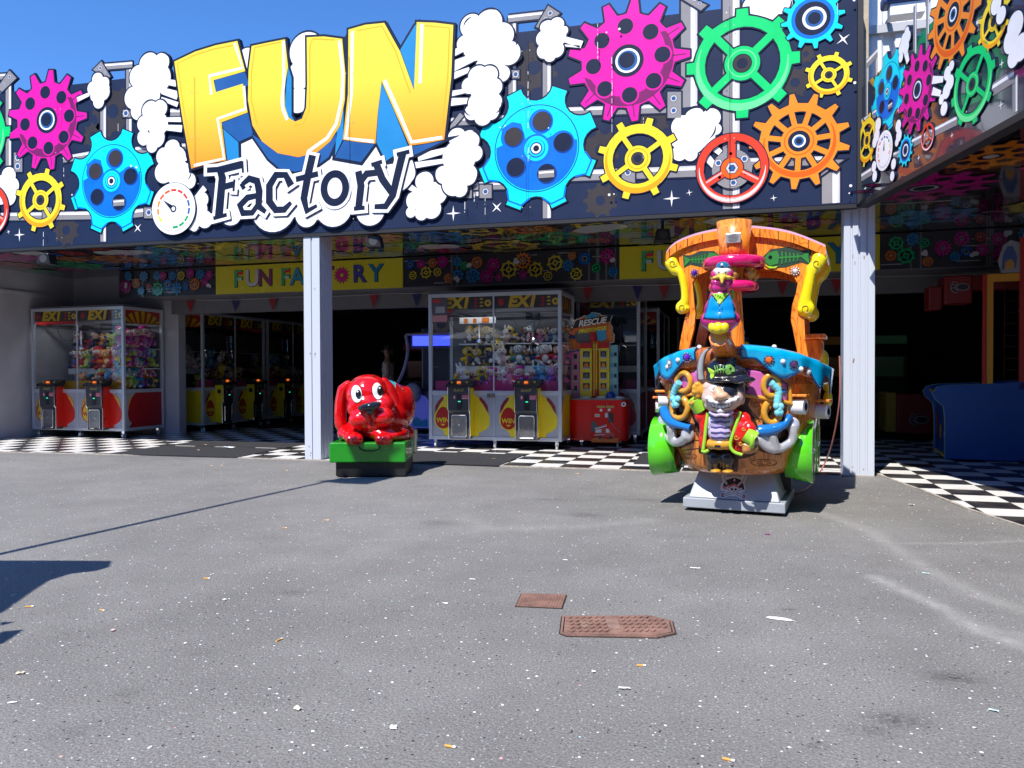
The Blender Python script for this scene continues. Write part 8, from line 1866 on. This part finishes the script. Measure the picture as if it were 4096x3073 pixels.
# ------------------------------------------------------------------ things outside the frame that throw the shadows at the left, and what the glass mirrors
def up_(p, z): return Vector((p[0] + SUN_DIR.x / SUN_DIR.z * z, p[1] + SUN_DIR.y / SUN_DIR.z * z, z))
SD = [g2(u * SPX, v * SPX) for u, v in ((0, 1212), (120, 1212), (237, 1213), (232, 1226), (205, 1234), (150, 1240), (100, 1256), (60, 1282), (0, 1325))]
SD = SD + [(-4.0, 2.4), (-5.2, 2.3), (-5.8, 3.6)]; zz = 2.3
ps = thing('parasol', 'dark fabric sunshade on a pole standing left of the view', 'parasol', (-5.6, 1.3, 0))
MB().use(mat('awning', (.05, .06, .12), .8)).poly([(up_(p, zz).x + 5.6, up_(p, zz).y - 1.3) for p in SD], lambda a, b, h: Vector((a, b, h)), zz + .02, zz).poly([(up_(p, 1.9).x + 5.6, up_(p, 1.9).y - 1.3) for p in [g2(u * SPX, v * SPX) for u, v in ((0, 1345), (26, 1346), (0, 1352), (0, 1392))] + [(-4.2, 2.6)]][:3], flat, 1.92, 1.9).poly([(up_(p, 1.9).x + 5.6, up_(p, 1.9).y - 1.3) for p in [g2(u * SPX, v * SPX) for u, v in ((0, 1366), (46, 1362), (0, 1392), (-40, 1390))]], flat, 1.92, 1.9).build('canopy', ps)
MB().use(colm).cone((0, 0, 0), (0, 0, 2.3), .025, n=12).build('pole', ps)
a0 = Vector(g2(0, 1197 * SPX)); a1 = Vector(g2(722 * SPX, 1037 * SPX)); dr = (a1 - a0).normalized(); tip = a1 + dr * .25; hh = 6.0
top = up_(tip, hh); b0 = a0 - dr * 4.0
fp2 = thing('flagpole', 'leaning flagpole standing left of the view', 'flagpole', (b0.x, b0.y, 0))
MB().use(colm).cone((0, 0, 0), top - Vector((b0.x, b0.y, 0)), .036, .030, 12).build('pole', fp2)
tt = top - Vector((b0.x, b0.y, 0)); 
def bxp(x, y):
    q = FD.M @ L(x, y, -.455); return (q.x + .2 * q.z, q.y + .71 * q.z)
FL = [g2(1262, 1925), bxp(618, 1258), bxp(522, 1062), bxp(1180, 1058), g2(1600, 1905), g2(1470, 1938), g2(1380, 1935)]
MB().use(mat('flag_red', (.4, .03, .03), .8)).poly([tuple(up_(p, hh - .1).xy - Vector((b0.x, b0.y))) for p in FL], flat, hh - .1, hh - .105).build('pennant', fp2)
bk = thing('sky_block_building', 'tall dark building with awnings added behind the viewer to block low sky', 'building', (0, -16, 0))  # added out of view; tall dark wall keeps low sky light off the arcade
MB().use(mat('far_wall', (.16, .15, .15), .8, noise_amt=.3, nscale=1)).b2((-30, 0, 0), (26, 4, 10)).build('wall', bk)
for i in range(6): MB().use(mat('awning_white', (.8, .8, .8), .7)).add([(-22 + i * 7, 0, 3.1), (-17 + i * 7, 0, 3.1), (-17 + i * 7, -0 + 2.2, 2.5), (-22 + i * 7, 2.2, 2.5), (-22 + i * 7, 0, 3.0), (-17 + i * 7, 0, 3.0), (-17 + i * 7, 2.2, 2.4), (-22 + i * 7, 2.2, 2.4)], [(0, 1, 2, 3), (4, 5, 6, 7), (0, 1, 5, 4), (1, 2, 6, 5), (2, 3, 7, 6), (3, 0, 4, 7)]).build('awning', bk).location = (0, 4, 0)
for i in range(9): MB().use(mat('far_window', (.04, .05, .06), .1)).b2((-22 + i * 4.6, 4.0, .4), (-19.5 + i * 4.6, 4.04, 2.3)).build('window', bk)

for (px_, py_, lab) in ((-8.8, -5.0, 'white market parasol standing behind the viewer, left one'), (-4.6, -7.5, 'white market parasol standing behind the viewer, right one')):
    t = thing('parasol', lab, 'parasol', (px_, py_, 0))
    MB().use(mat('parasol_white', (.85, .85, .85), .7)).add([(-1.4, -1.4, 2.45), (1.4, -1.4, 2.45), (1.4, 1.4, 2.45), (-1.4, 1.4, 2.45), (0, 0, 3.0)], [(0, 1, 4), (1, 2, 4), (2, 3, 4), (3, 0, 4), (0, 3, 2, 1)]).build('canopy', t)
    MB().use(colm).cone((0, 0, 0), (0, 0, 3.05), .03, n=12).build('pole', t)
